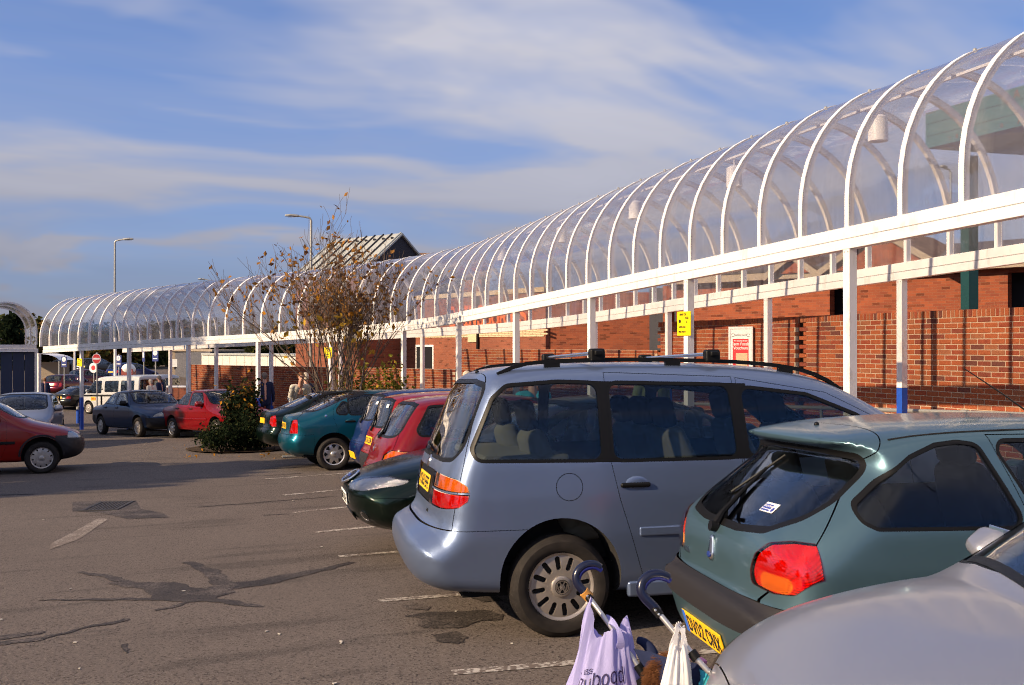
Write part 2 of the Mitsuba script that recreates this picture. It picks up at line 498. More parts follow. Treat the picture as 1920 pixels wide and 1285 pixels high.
part(k, 'pit', box((0, 0, -0.009), (lx, ly, 0.010)), 'underseal', tw=T(M))


def ragged(poly, amp, seed):
    r = np.random.default_rng(seed)
    out = []
    for g_ in getattr(poly, 'geoms', [poly]):
        g_ = g_.segmentize(amp * 1.2)
        p = np.array(g_.exterior.coords)[:-1]
        n = meshkit.fbm(np.column_stack([p / (amp * 5), np.full(len(p), seed)]), 3, seed) - 0.5
        n2 = meshkit.fbm(np.column_stack([p / (amp * 5) + 40, np.full(len(p), seed)]), 3, seed) - 0.5
        p = p + np.column_stack([n, n2]) * amp * 3.5 + r.normal(0, amp * 0.10, p.shape)
        out.append(Polygon(p).buffer(0))
    return unary_union(out)


def zp(pts, sc=2.526, ox=0, oy=860):
    return [(x / sc + ox, y / sc + oy) for x, y in pts]


def taper(pts, w0, w1, n=14):
    """A tapering run of spilt liquid between ground points."""
    p = np.array(px_ground(pts))
    t = np.r_[0, np.cumsum(np.linalg.norm(np.diff(p, axis=0), axis=1))]
    q = np.linspace(0, t[-1], n)
    c = np.column_stack([np.interp(q, t, p[:, 0]), np.interp(q, t, p[:, 1])])
    return unary_union([LineString([c[i], c[i + 1]]).buffer((w0 + (w1 - w0) * i / n) / 2) for i in range(n - 1)])


splash = unary_union([
    Polygon(px_ground(zp([(640, 600), (760, 600), (900, 612), (1010, 615), (1060, 585), (1150, 600), (1060, 650), (990, 672), (880, 680), (720, 665)]))),
    taper(zp([(850, 625), (640, 590), (500, 560), (380, 540)]), 0.16, 0.03), taper(zp([(860, 650), (660, 610), (540, 590)]), 0.16, 0.05),
    taper(zp([(820, 668), (560, 664), (200, 674)]), 0.09, 0.01), taper(zp([(1080, 605), (1250, 585), (1430, 545), (1660, 495)]), 0.24, 0.03),
    taper(zp([(1110, 605), (1030, 580), (1000, 545), (950, 515), (890, 493)]), 0.18, 0.08), taper(zp([(980, 665), (1150, 685), (1240, 705)]), 0.14, 0.03),
    taper(zp([(930, 670), (850, 695), (750, 722)]), 0.08, 0.02), taper(zp([(860, 612), (830, 590), (750, 592)]), 0.10, 0.04)])
single('water_stain', on_ground(ragged(splash, 0.035, 3), 0.004), 'stain', 'large dark splash stain with branching arms in the middle of the lane', 'stain')
streak = unary_union([taper(zp([(-40, 884), (200, 852), (420, 800), (600, 765)]), 0.10, 0.03), taper(zp([(-60, 856), (60, 842), (180, 828)]), 0.15, 0.04)])
single('water_stain', on_ground(ragged(streak, 0.03, 5), 0.004), 'stain', 'long thin dark streak running in from the left edge', 'stain')
single('water_stain', on_ground(ragged(Polygon(px_ground(zp([(575, 885), (600, 880), (615, 900), (600, 930), (580, 905)]))), 0.02, 6), 0.004), 'stain', 'small dark spot on the tarmac below the splash stain', 'stain')
oil = [zp(q, 2.1417, 720, 640) for q in ([(75, 1105), (180, 1090), (300, 1083), (400, 1080), (475, 1098), (480, 1120), (380, 1126), (300, 1150), (200, 1152), (130, 1145), (140, 1120)],
                                         [(70, 1062), (130, 1060), (190, 1068), (170, 1082), (90, 1078)], [(205, 1180), (300, 1165), (345, 1195), (300, 1220), (215, 1205)], [(355, 1030), (440, 1025), (470, 1040), (400, 1048)])]
for q, w in zip(oil, ('largest dark oil patch behind the silver blue people carrier', 'thin oil patch left of the largest one', 'oil patch nearest the camera behind the people carrier', 'small oil patch close to the people carrier bumper')):
    single('oil_patch', on_ground(ragged(Polygon(px_ground(q)).buffer(0), 0.022, 9), 0.004), 'stain', w, 'oil stain')
for q, (a, b, w) in enumerate((((375, 951), (632, 931), 0.05), ((495, 966.5), (540, 964), 0.05), ((498, 880), (556, 877), 0.09), ((497, 892.5), (562, 888), 0.07), ((0, 928.5), (58, 927), 0.12))):
    single('drip_trail', on_ground(ragged(taper([a, b], w, w * 0.6), 0.02, 20 + q), 0.0045), 'stain', 'thin dark drip trail on the tarmac, ' + ('longest one, left of the green car front', 'short one below the longest', 'upper of two behind the teal car',
           'lower of two behind the teal car', 'at the left edge under the red car')[q], 'stain')
litter = cat([box((*gpt(px, py), float(zg(*gpt(px, py))) + 0.006), (rng.uniform(.012, .028), rng.uniform(.008, .016), 0.005), rng.uniform(0, 3)) for px, py in
              [(640, 1204), (628, 1283), (500, 1185), (524, 1190), (640, 1207), (960, 1208), (1180, 1180), (905, 1118), (1350, 1170), (3, 1163)] + [(rng.uniform(20, 900), rng.uniform(930, 1280)) for _ in range(8)]])
mat('pale_scrap', pri((0.45, 0.42, 0.38), 0.8))
single('litter', litter, 'pale_scrap', 'scattered scraps of pale litter on the tarmac', 'litter', kind='stuff')

# ------------------------------------------------------------------ the canopy: front edge line, measured post by post
FP = [np.array([6.858 - 0.3907 * s, 2.911 + 0.9205 * s]) for s in np.arange(-6, 21, 2.9)] + [np.array(q) for q in
      [(-2.69, 24.5), (-4.89, 26.6), (-7.28, 28.3), (-9.84, 30.0), (-12.38, 31.9), (-14.83, 34.0), (-17.35, 36.2)]]
arc = np.r_[-6, -6 + np.cumsum([np.linalg.norm(b - a) for a, b in zip(FP, FP[1:])])]
CX, CY = CubicSpline(arc, [p[0] for p in FP]), CubicSpline(arc, [p[1] for p in FP])
S_END = arc[-1]


def front(s, off=0.0):
    """Point on the front edge at distance s, moved 'off' metres towards the shops, and the direction there."""
    t = np.array([CX(s, 1), CY(s, 1)])
    t /= np.linalg.norm(t)
    n = np.array([t[1], -t[0]])
    return np.array([CX(s), CY(s)]) + n * off, t, n


def zbeam(s):
    s = np.asarray(s, float)
    return 2.60 - 0.0437 * (np.minimum(s, 29.6) - 8.3) - 0.030 * np.maximum(s - 29.6, 0)


WID = 3.05
can = thing('arched_canopy', 'long white steel canopy with a clear barrel roof curving away along the walkway', 'canopy')
ss = np.arange(-4, S_END + 0.01, 0.5)
for off, nm in ((0.0, 'front_beam'), (WID, 'back_beam')):
    P = np.array([[*front(s, off)[0], zbeam(s)] for s in ss])
    part(can, nm, bar(P + [0, 0, 0.175], 0.10, 0.12), 'white_steel')
    part(can, 'gutter', bar(P + [0, 0, 0.052], 0.115, 0.104), 'white_steel')
    part(can, 'flashing', bar(P + [0, 0, 0.1095], 0.085, 0.011), 'galvanised')
POSTS_F = [5.3, 8.3, 11.4, 14.25, 17.35, 20.55] + [float(arc[len(arc) - 7 + k]) for k in range(7)]
POSTS_B = [7.6, 10.66, 13.66, 16.8, 19.9, 23.1, 26.2, 29.3, 32.4, 35.5, 38.6]
POST_AT = {}
for off, lst in ((0.0, POSTS_F), (WID, POSTS_B)):
    for s in lst:
        p, t, n = front(s, off)
        yaw = math.atan2(t[1], t[0])
        z1, zt = float(zbeam(s)), float(zg(*p))
        zb = z1 - (1.78 if off == 0 else 1.52) if s < 25 else z1 - 1.60
        POST_AT[(off > 0, s)] = (p, t, n, z1)
        k = part(can, 'post', box((*p, (z1 + zb) / 2), (0.10, 0.10, z1 - zb), yaw), 'white_steel')
        part(k, 'blue_base', box((*p, (zb + zt) / 2 - 0.003), (0.101, 0.101, zb - zt + 0.0), yaw), 'blue_band')
        if s < 20:
            part(k, 'bolt', cat([trimesh.creation.icosphere(1, 0.008).apply_translation([*(p - n * 0.05 + t * e), z1 - 0.03]) for e in (-.025, .025)]), 'galvanised')
NA = 26


def arch(s, r_off):
    """Points of the arch at s: upright, then a half circle; r_off outside the middle line."""
    p0, t, n = front(s)
    z0 = float(zbeam(s)) + 0.235
    R = WID / 2
    a = np.linspace(0, PI, NA)
    pts = [(R - (R + r_off), 0.0)] + [(R - (R + r_off) * math.cos(q), 0.30 + (R + r_off) * math.sin(q)) for q in a] + [(R + R + r_off, 0.0)]
    return np.array([[*(p0 + n * x), z0 + z] for x, z in pts]), t, n


def radial(s):
    p0, t, n = front(s)
    a = np.linspace(0, PI, NA)
    return np.array([[*(-n), 0.0]] + [[*(-n * math.cos(q)), math.sin(q)] for q in a] + [[*n, 0.0]])


HOOPS = np.arange(8.3 - 15 * 0.755, S_END - 0.02, 0.755)
for s in HOOPS:
    P, t, n = arch(s, 0.0)
    k = part(can, 'hoop', bar(P, 0.052, 0.07, radial(s)), 'white_steel')
    P2, _, _ = arch(s, 0.0405)
    part(k, 'cap_strip', bar(P2, 0.062, 0.010, radial(s)), 'white_steel')
for s, s2 in zip(HOOPS, HOOPS[1:]):
    rows = [arch(q, 0.030)[0] for q in np.linspace(s + 0.01, s2 - 0.01, 4)]
    part(can, 'roof_panel', grid_mesh(np.array(rows)), 'poly_clear', smooth=True)
# ridge purlin seen through the roof, and bolt heads along the crown
P = np.array([[*front(s, WID / 2)[0], float(zbeam(s)) + 0.235 + 0.30 + WID / 2 - 0.045] for s in ss])
part(can, 'ridge_bar', bar(P, 0.04, 0.03), 'white_steel')
part(can, 'bolt_heads', cat([trimesh.creation.icosphere(1, 0.022).apply_translation([*front(s, WID / 2 + o)[0], float(zbeam(s)) + 0.235 + 0.30 + math.sqrt((WID / 2 + 0.045) ** 2 - o * o)]) for s in HOOPS[8:] for o in (-0.55, 0.05)]),
     'galvanised', kind='stuff')
# hanging lights
for q, s in enumerate((6.5, 9.5, 12.49, 15.46, 18.5, 21.5)):
    p, t, n = front(s, WID / 2)
    z = float(zbeam(s)) + 0.235 + 0.30 + WID / 2 - 0.08
    k = thing('hanging_light', ['white drum light hanging in the canopy roof', 'white drum light under the canopy roof at right, nearest in view', 'second nearest white drum light in the canopy roof', 'third white drum light along the canopy',
                                'fourth white drum light along the canopy', 'farthest white drum light in the canopy roof'][q], 'lamp', 'drum lights under the canopy')
    part(k, 'drum', lathe([(0.0, -0.10), (0.07, -0.10), (0.115, -0.13), (0.12, -0.42), (0.112, -0.42), (0.10, -0.40), (0.0, -0.40)], 24).apply_translation([*p, z]), 'white_steel', 40)
    part(k, 'stem', tube([[*p, z], [*p, z - 0.11]], 0.012), 'white_steel', 40)
# signs on the posts
def pay_sign(s, w, h, zc, label):
    p, t, n, z1 = POST_AT[(False, s)]
    o = np.array([*(p - n * 0.058 - t * 0.0), zc])
    # local frame: x to the reader's right, y up, z towards the reader
    M_ = np.eye(4)
    zdir = np.array([*(-n), 0.0])
    xdir = np.cross([0, 0, 1.0], zdir)
    M_[:3, 0], M_[:3, 1], M_[:3, 2], M_[:3, 3] = xdir, [0, 0, 1], zdir, o + 0.14 * xdir * 0 - xdir * 0.03
    tw = T(M_)
    k = thing('pay_notice', label, 'sign', 'pay and display notices')
    part(k, 'board', rbox((0, 0, 0), (w, h, 0.012), 0.004), 'sign_yellow', 30, tw)
    part(k, 'bracket', box((0.03, 0, -0.012), (0.06, h * 0.7, 0.02)), 'galvanised', tw=tw)
    f = h / 0.47
    for txt, x, y, th in (('HAVE YOU', -0.09, 0.155, 0.042), ('PAID', 0.035, 0.085, 0.042), ('&', 0.06, 0.01, 0.042), ('DISPLAYED', -0.10, -0.085, 0.036), ('YOUR TICKET ?', -0.115, -0.175, 0.033)):
        m = meshkit.text_mesh(txt, th * f, 0.003, True)
        m.apply_scale([0.78 * min(1.0, w / h * 1.7), 1, 1])
        m.apply_translation([x * w / 0.30, y * f, 0.0062])
        part(k, 'lettering', m, 'ink_black', tw=tw)
    part(k, 'symbol', lathe([(0, 0.010), (0.034 * f, 0.010), (0.036 * f, 0.006)], 20).apply_translation([-0.085 * w / 0.3, 0.045 * f, 0]), 'ink_black', tw=tw)


pay_sign(11.4, 0.33, 0.33, float(ray(1287, 607, 13.4)[2]), 'yellow notice on the canopy post beside the white framed poster')
pay_sign(POSTS_F[-2], 0.36, 0.27, float(ray(157, 680, 34)[2]), 'small yellow notice on the far left canopy post')
pay_sign(POSTS_F[-6], 0.30, 0.30, float(ray(617, 662, 26.6)[2]), 'yellow notice on the canopy post behind the bare tree')

# raised walkway under the canopy, with kerb
sw = np.arange(-5, 36, 0.5)
W1 = np.array([front(s, -0.55)[0] for s in sw])
W2 = np.array([front(s, WID + 0.68)[0] for s in sw])
single('walkway', grid_mesh(np.stack([np.column_stack([W2, zg(W2[:, 0], W2[:, 1]) + 0.11]), np.column_stack([W1, zg(W1[:, 0], W1[:, 1]) + 0.11])], 1)), 'paving', kind='structure')
single('kerb', bar(np.column_stack([W1, zg(W1[:, 0], W1[:, 1]) + 0.055]), 0.12, 0.13), 'kerbstone', kind='structure')
# handrail between the posts and the wall
k = thing('handrail', 'grey tubular handrail in front of the brick wall', 'handrail')
hp = np.array([[*front(s, 3.36)[0], 0] for s in np.arange(2, 20, 0.5)])
hp[:, 2] = zg(hp[:, 0], hp[:, 1]) + 1.02
part(k, 'rail', tube(hp, 0.032, 10), 'galvanised', 40)
for s in (4.2, 7.0, 9.85, 12.7, 15.6, 18.4):
    p = front(s, 3.36)[0]
    q = part(k, 'upright', tube([[*p, zg(*p)], [*p, zg(*p) + 1.0]], 0.026, 10), 'galvanised', 40)
    t = front(s)[1]
    c = np.array([*p, float(zg(*p)) + 1.02])
    part(q, 'clamp', tube([c - [*(t * 0.05), 0], c + [*(t * 0.05), 0]], 0.042, 10), 'galvanised', 40)

# ------------------------------------------------------------------ brick walls behind the walkway
BW, BH, JT = 0.215, 0.065, 0.010
brick_shape = {}


def unit_brick(lx):
    lx = round(lx, 3)
    if lx not in brick_shape:
        brick_shape[lx] = mikit.ply(rbox((0, 0, 0), (lx, 0.04, BH), 0.006, 1), None)
    return brick_shape[lx]


def brick_wall(label, s0, s1, ztop, zbot, off, individual, mortar, cap=True, ragged_end=False):
    k = thing('brick_wall', label, 'wall')
    sm = np.arange(s0, s1 + 0.01, 0.25)
    rows = []
    for o, zz in ((0.002, zbot), (0.002, ztop - 0.004), (0.215, ztop - 0.004), (0.215, zbot)):
        rows.append(np.array([[*front(s, off + o)[0], zz] for s in sm]))
    part(k, 'core', grid_mesh(np.stack(rows, 1)), mortar)
    fs = np.linspace(s0, s1, 400)
    run = np.r_[0, np.cumsum(np.linalg.norm(np.diff(np.array([front(s, off)[0] for s in fs]), axis=0), axis=1))]    # length along the wall itself
    bricks, r = [], np.random.default_rng(int(s0 * 10) + 77)
    zc = ztop - (0.105 if cap else 0.0)
    n = int((zc - zbot) / 0.075)
    for row in range(n):
        z = zc - 0.010 - BH / 2 - row * 0.075
        for q in np.arange(0.1125 if row % 2 else 0.0, run[-1] - 0.11, 0.225):
            bricks.append((float(np.interp(q + BW / 2, run, fs)), z, BW))
    tone = lambda: BRICKS[int(r.choice(6, p=[.30, .22, .2, .12, .06, .10]))]

    def matrix(s, z, wob=0.0015):
        p, t, n_ = front(s, off + 0.020)
        M_ = np.eye(4)
        M_[:3, 0], M_[:3, 1], M_[:3, 2] = [*t, 0], [-t[1], t[0], 0], [0, 0, 1]
        M_[:3, 3] = [*(p - n_ * (0.004 + r.normal(0, wob))), z]
        return M_
    rest = {b: [] for b in BRICKS}
    bricks.sort(key=lambda b: b[0])
    count = 0
    for s, z, lx in bricks:
        M_, b = matrix(s, z), tone()
        px = M_[0, 3] / M_[1, 3] * 1850 + 960
        py = 648 - (M_[2, 3] - EYE) / M_[1, 3] * 1850
        if individual and px < 1915 and py < 790 and count < individual:
            part(k, 'brick', unit_brick(lx), b, tw=T(M_))
            count += 1
        else:
            rest[b].append((M_, (lx, 0.04, BH)))
    for b, ms in rest.items():
        if ms:
            part(k, 'brickwork', boxes(ms), b, kind='stuff')
    if cap:
        ms = {b: [] for b in BRICKS}
        for s in np.interp(np.arange(0.04, run[-1] - 0.03, 0.075), run, fs):
            M_ = matrix(s, ztop - 0.0525)
            b = tone()
            if individual and s < 13.6 and -1 < M_[0, 3] / M_[1, 3] * 1850 < 955:
                part(k, 'coping_brick', COPING, b, tw=T(M_))
            else:
                ms[b].append((M_, (0.065, 0.046, 0.105)))
        for b, q in ms.items():
            if q:
                part(k, 'coping', boxes(q), b, kind='stuff')
    return k


COPING = mikit.ply(rbox((0, 0, 0), (0.065, 0.046, 0.105), 0.006, 1), None)
OFFW = 3.72
brick_wall('red brick wall with pale mortar and upright coping behind the walkway at right', 3.0, 13.66, 2.07, -0.6, OFFW, 290, 'mortar')
brick_wall('darker brown brick wall behind the framed poster, coping level with the paler wall', 13.70, 18.3, 2.066, -0.8, OFFW, 0, 'mortar')
brick_wall('lower brown brick wall behind the middle of the walkway', 18.34, 25.6, 1.47, -1.1, OFFW, 0, 'mortar', cap=False)
brick_wall('lowest brick wall, shaded, beyond the bare tree', 25.64, 38.4, 0.87, -1.6, OFFW, 0, 'mortar', cap=False)

# poster case standing against the wall
p, t, n = front(15.15, OFFW - 0.35)
M = np.eye(4)
zdir = np.array([*(-n * 0.82 - t * 0.57), 0.0])
zdir /= np.linalg.norm(zdir)
M[:3, 0], M[:3, 1], M[:3, 2] = np.cross([0, 0, 1.0], zdir), [0, 0, 1], zdir
M[:3, 3] = ray(1389, 649, np.dot(p, [0, 1]))
tw = T(M)
k = thing('poster_case', 'white framed poster with a red sheet standing before the brick wall', 'poster')
w, h = 0.46, 1.15
part(k, 'case', rbox((0, -0.22, -0.03), (w, h, 0.06), 0.008), 'galvanised', 30, tw)
part(k, 'frame', cat([box((s * (w / 2 - 0.02), -0.22, 0.005), (0.04, h, 0.022)) for s in (-1, 1)] + [box((0, -0.22 + s * (h / 2 - 0.02), 0.006), (w - 0.08, 0.04, 0.02)) for s in (-1, 1)]), 'white_steel', tw=tw)
part(k, 'sheet', box((0, -0.22, 0.001), (w - 0.08, h - 0.08, 0.004)), 'sign_white', tw=tw)
part(k, 'red_panel', box((0, -0.30, 0.0045), (0.30, 0.86, 0.003)), 'sign_red', tw=tw)
part(k, 'offer_panel', rbox((0.02, -0.30, 0.007), (0.22, 0.34, 0.003), 0.001), 'cream', tw=tw)


def text_on(key, txt, height, x, y, z, m_, tw_, sx=1.0, bold=True, centre=True):
    m = meshkit.text_mesh(txt, height, 0.002, bold)
    m.apply_scale([sx, 1, 1])
    b = m.bounds
    m.apply_translation([x - ((b[0, 0] + b[1, 0]) / 2 if centre else 0), y, z])
    part(key, 'lettering', m, m_, tw=tw_)


text_on(k, 'We accept these', 0.024, 0, 0.085, 0.006, 'sign_white', tw)
text_on(k, 'Farm Foods', 0.052, 0, 0.012, 0.006, 'sign_white', tw, 0.85)
text_on(k, 'Vouchers', 0.052, 0, -0.062, 0.006, 'sign_white', tw, 0.85)
text_on(k, 'SHERIDAN CENTRE', 0.022, 0, 0.19, 0.0035, 'ink_black', tw, 0.85)
for s in (-1, 1):
    part(k, 'emblem', cat([tube([[s * 0.145 + 0.028 * math.cos(a), 0.20 + 0.03 * math.sin(a), 0.005] for a in np.linspace(0, PI, 9)], 0.003, 5), box((s * 0.145, 0.172, 0.005), (0.05, 0.010, 0.002))]), 'ink_black', tw=tw)

# ------------------------------------------------------------------ buildings behind
mat('facade_right', pri(mikit.proc(facade((0.30, 0.080, 0.036), (0.21, 0.058, 0.032), (0.23, 0.12, 0.075), (0.722, -0.692))), 0.9, spec=0.2))
mat('facade_shop', pri(mikit.proc(facade((0.28, 0.090, 0.050), (0.22, 0.072, 0.044), (0.25, 0.15, 0.105), (0.63, -0.777))), 0.9, spec=0.2))


def tile_col(p, n, uv):
    r = dr.floor(p.z * 14)
    return mix((0.10, 0.06, 0.045), (0.17, 0.10, 0.07), cell_rand(dr.floor(p.x * 4 + 0.5 * r), r, dr.floor(p.y * 4))) * (1 - 0.5 * smoothstep(0.8, 0.98, p.z * 14 - r))


mat('roof_tile', pri(mikit.proc(tile_col), 0.85, spec=0.2))
mat('slate', pri((0.07, 0.06, 0.065), 0.7, spec=0.3))
mat('grey_metal_roof', pri(mikit.proc(lambda p, n, uv: mix((0.36, 0.38, 0.36), (0.46, 0.47, 0.45), fbm(p.x * 2, p.y * 2, p.z * 2, 3))), 0.5, 0.2))
mat('dark_cladding', pri((0.018, 0.018, 0.028), 0.6))
mat('pale_cladding', pri((0.62, 0.58, 0.52), 0.7))
mat('beige_fascia', pri((0.30, 0.24, 0.18), 0.7))
mat('pane_dark', pri((0.02, 0.022, 0.026), 0.12, spec=0.6))


def wall_quad(a, b, z0, z1, thick=0.25, back=None):
    """An upright slab from plan point a to b."""
    a, b = np.asarray(a, float), np.asarray(b, float)
    d = (b - a) / np.linalg.norm(b - a)
    n_ = np.array([-d[1], d[0]])
    if back is not None and n_ @ np.asarray(back) < 0:
        n_ = -n_
    poly = Polygon([a, b, b + n_ * thick, a + n_ * thick])
    m = extrude(poly, z1 - z0)
    m.apply_translation([0, 0, z0])
    return m


def slab(P, th):
    """A roof plane: four corners, thickness down."""
    P = np.asarray(P, float)
    n_ = np.cross(P[1] - P[0], P[3] - P[0])
    n_ /= np.linalg.norm(n_)
    if n_[2] < 0:
        n_ = -n_
    return trimesh.convex.convex_hull(np.vstack([P, P - n_ * th]))


# right-hand shop building
b0, b1 = np.array([5.2, 32.6]), np.array([17.2, 21.1])
bd = (b1 - b0) / np.linalg.norm(b1 - b0)
bn = np.array([-bd[1], bd[0]])
bn = bn if bn[1] > 0 else -bn
k = thing('brick_shop_building', 'red brick shop building with brown pitched roofs behind the canopy at right', 'building')


def along(px):
    """Distance along the building front where it shows at this pixel column."""
    r = (px - 960) / 1850
    return (r * b0[1] - b0[0]) / (bd[0] - r * bd[1])


cuts = [(along(1243), along(1268), 1.9, 3.15), (along(1556), along(1592), 1.6, 3.45), (along(1890), along(1975), 1.6, 3.45)]
x, L_ = 0.0, np.linalg.norm(b1 - b0)
for a0, a1, z0, z1 in cuts:
    part(k, 'wall', wall_quad(b0 + bd * x, b0 + bd * a0, -1.5, 3.55, 0.3, bn), 'facade_right')
    part(k, 'wall', wall_quad(b0 + bd * a0, b0 + bd * a1, z1, 3.55, 0.3, bn), 'facade_right')
    part(k, 'wall', wall_quad(b0 + bd * a0, b0 + bd * a1, -1.5, z0 - 1.0, 0.3, bn), 'facade_right')
    part(k, 'doorway', wall_quad(b0 + bd * (a0 - 1.2) + bn * 0.9, b0 + bd * (a1 + 1.2) + bn * 0.9, -1.5, 3.55, 0.1, bn), 'dark_cladding')
    x = a1
part(k, 'wall', wall_quad(b0 + bd * x, b1, -1.5, 3.55, 0.3, bn), 'facade_right')
part(k, 'fascia', wall_quad(b0 - bn * 0.35, b1 - bn * 0.35, 3.552, 3.86, 0.5, bn), 'beige_fascia')
e0, e1 = b0 - bn * 0.4, b1 - bn * 0.4
part(k, 'roof', slab([[*e0, 3.87], [*e1, 3.87], [*(e1 + bn * 5), 4.75], [*(e0 + bn * 5), 4.75]], 0.1), 'slate')
for px, half, zt_ in ((1662, 1.75, 4.78), (1500, 0.8, 4.25)):
    c = b0 + bd * along(px) - bn * 0.42
    q = np.array([[*(c - bd * half), 3.70], [*(c + bd * half), 3.70], [*c, zt_]])
    part(k, 'gable', trimesh.convex.convex_hull(np.vstack([q, q + [*(bn * 0.3), 0]])), 'facade_right')
    for s in (-1, 1):
        a_ = np.array([*(c + bd * s * (half + 0.15) - bn * 0.15), 3.64])
        t_ = np.array([*(c - bn * 0.15), zt_ + 0.06])
        rf = part(k, 'gable_roof', slab([a_, t_, t_ + [*(bn * 4), 0], a_ + [*(bn * 4), 0]], 0.07), 'roof_tile')
        part(rf, 'barge_board', slab([a_ - [*(bn * .03), -.0], t_ - [*(bn * .03), -.0], t_ + [*(bn * .02), 0], a_ + [*(bn * .02), 0]], 0.17), 'beige_fascia')

# supermarket front with the orange letters
c0, c1 = np.array([-11.0, 55.3]), np.array([3.4, 37.5])
cd = (c1 - c0) / np.linalg.norm(c1 - c0)
cn = np.array([-cd[1], cd[0]])
cn = cn if cn[1] > 0 else -cn
k = thing('supermarket_front', 'brick supermarket front with raised orange letters and a cream brick band', 'building')


def along2(px):
    r = (px - 960) / 1850
    return (r * c0[1] - c0[0]) / (cd[0] - r * cd[1])


l_end = along2(1023)
part(k, 'wall', wall_quad(c0, c0 + cd * l_end, -2.5, 3.75, 0.3, cn), 'facade_shop')
part(k, 'side_wall', wall_quad(c0 + cd * (l_end + 0.004) + cn * 0.2, c0 + cd * l_end + cn * 0.2 + np.array([5.6, -1.0]), -2.5, 3.70, 0.3, cn), 'facade_right')
bands = {b: [] for b in ('cream', 'beige_fascia')}
for row in range(4):
    for q in np.arange(along2(600), l_end - 0.2, 0.46):
        bands['cream'].append((frame_matrix([*(c0 + cd * (q + (0.23 if row % 2 else 0)) - cn * 0.012), 1.97 + row * 0.075], [*cd, 0], [0, 0, 1]), (0.44, 0.05, 0.062)))
part(k, 'cream_band', boxes(bands['cream']), 'cream', kind='stuff')
part(k, 'coping', wall_quad(c0 - cn * 0.08, c0 + cd * l_end - cn * 0.08, 3.752, 3.95, 0.5, cn), 'cream')
part(k, 'panel', wall_quad(c0 + cd * along2(879) - cn * 0.06, c0 + cd * along2(896) - cn * 0.06, 1.72, 2.10, 0.09, cn), 'cream')
part(k, 'drainpipe', tube([[*(c0 + cd * along2(898) - cn * 0.08), 3.7], [*(c0 + cd * along2(898) - cn * 0.08), -2.0]], 0.06, 8), 'black_plastic', 40)
for q in (along2(690), along2(780)):
    w_ = part(k, 'window', wall_quad(c0 + cd * q - cn * 0.02, c0 + cd * (q + 1.5) - cn * 0.02, -1.0, 1.6, 0.06, cn), 'white_steel')
    for e in (0.08, 0.79):
        part(w_, 'pane', wall_quad(c0 + cd * (q + e) - cn * 0.035, c0 + cd * (q + e + 0.62) - cn * 0.035, -0.9, 1.5, 0.03, cn), 'pane_dark')
word = "SAINSBURY'S"
x = along2(846)
for ch in word:
    m = meshkit.text_mesh(ch, 0.92, 0.09, True)
    b = m.bounds
    m.apply_translation([-b[0, 0], 0, 0])
    m.apply_scale([0.66, 1, 1])
    wd = m.bounds[1, 0]
    M = np.eye(4)
    M[:3, 0], M[:3, 1], M[:3, 2], M[:3, 3] = [*cd, 0], [0, 0, 1], [*(-cn), 0], [*(c0 + cd * x - cn * 0.03), 2.40]
    part(k, 'letter', m, 'sign_orange', tw=T(M))
    x += wd + 0.055

# grey standing-seam roof lantern, and the roof beyond
A = ray(755, 437, 48.0)
rd = np.array([-0.78, 0.62, 0])
sd = np.array([-0.62, -0.78, 0])
B = A + rd * 5.03
k = thing('grey_roof_lantern', 'grey standing seam metal roof with a dark gable above the canopy', 'building')
run, drop = 2.75, 2.1
A1, B1 = A + sd * run - [0, 0, drop], B + sd * run - [0, 0, drop]
A2, B2 = A - sd * run - [0, 0, drop], B - sd * run - [0, 0, drop]
part(k, 'roof', slab([A, B, B1, A1], 0.08), 'grey_metal_roof')
part(k, 'roof', slab([A + [0, 0, -.003], B + [0, 0, -.003], B2, A2], 0.08), 'grey_metal_roof')
up = np.cross(B - A, A1 - A)
up = up / np.linalg.norm(up) * (1 if up[2] > 0 else -1)
for q in np.linspace(0.02, 0.98, 9):
    p0, p1 = A + (B - A) * q, A1 + (B1 - A1) * q
    part(k, 'seam', bar(np.array([p0 + up * 0.03, p1 + up * 0.03]), 0.06, 0.06, up), 'dark_cladding' if 0.05 < q < 0.95 else 'grey_metal_roof')
for q in np.linspace(0.07, 0.93, 8):
    c = A + (B - A) * q + (A1 - A) * 0.13
    part(k, 'vent', box(c + up * 0.04, (0.12, 0.12, 0.08)), 'dark_cladding')
q = np.array([A, A1, A2]) - [0, 0, 0.085]
part(k, 'gable', trimesh.convex.convex_hull(np.vstack([q + rd * 0.12, q + rd * 0.5])), 'dark_cladding')
q0 = (A1 + A2 + B1 + B2) / 4
part(k, 'base', cat([wall_quad((A1 + rd * .2 - sd * .1)[:2], (B1 - rd * .2 - sd * .1)[:2], 0, float(A1[2]) - 0.1, 0.2, -sd[:2]), wall_quad((A1 + rd * .2 - sd * .1)[:2], (A2 + rd * .2 + sd * .1)[:2], 0, float(A1[2]) - 0.1, 0.2, rd[:2])]), 'facade_shop')
k = thing('brown_roof', 'brown tiled roof showing right of the grey roof lantern', 'roof')
a, b = ray(770, 474, 54), ray(905, 476, 50)
part(k, 'roof', slab([a, b, b + [0.5, -2.5, -1.3], a + [-0.5, -2.5, -1.3]], 0.1), 'roof_tile')
part(k, 'wall', wall_quad((a + [0, -1.8, 0])[:2], (b + [0, -1.8, 0])[:2], -1, float(a[2]) - 1.25, 0.3, (0, 1)), 'facade_shop')

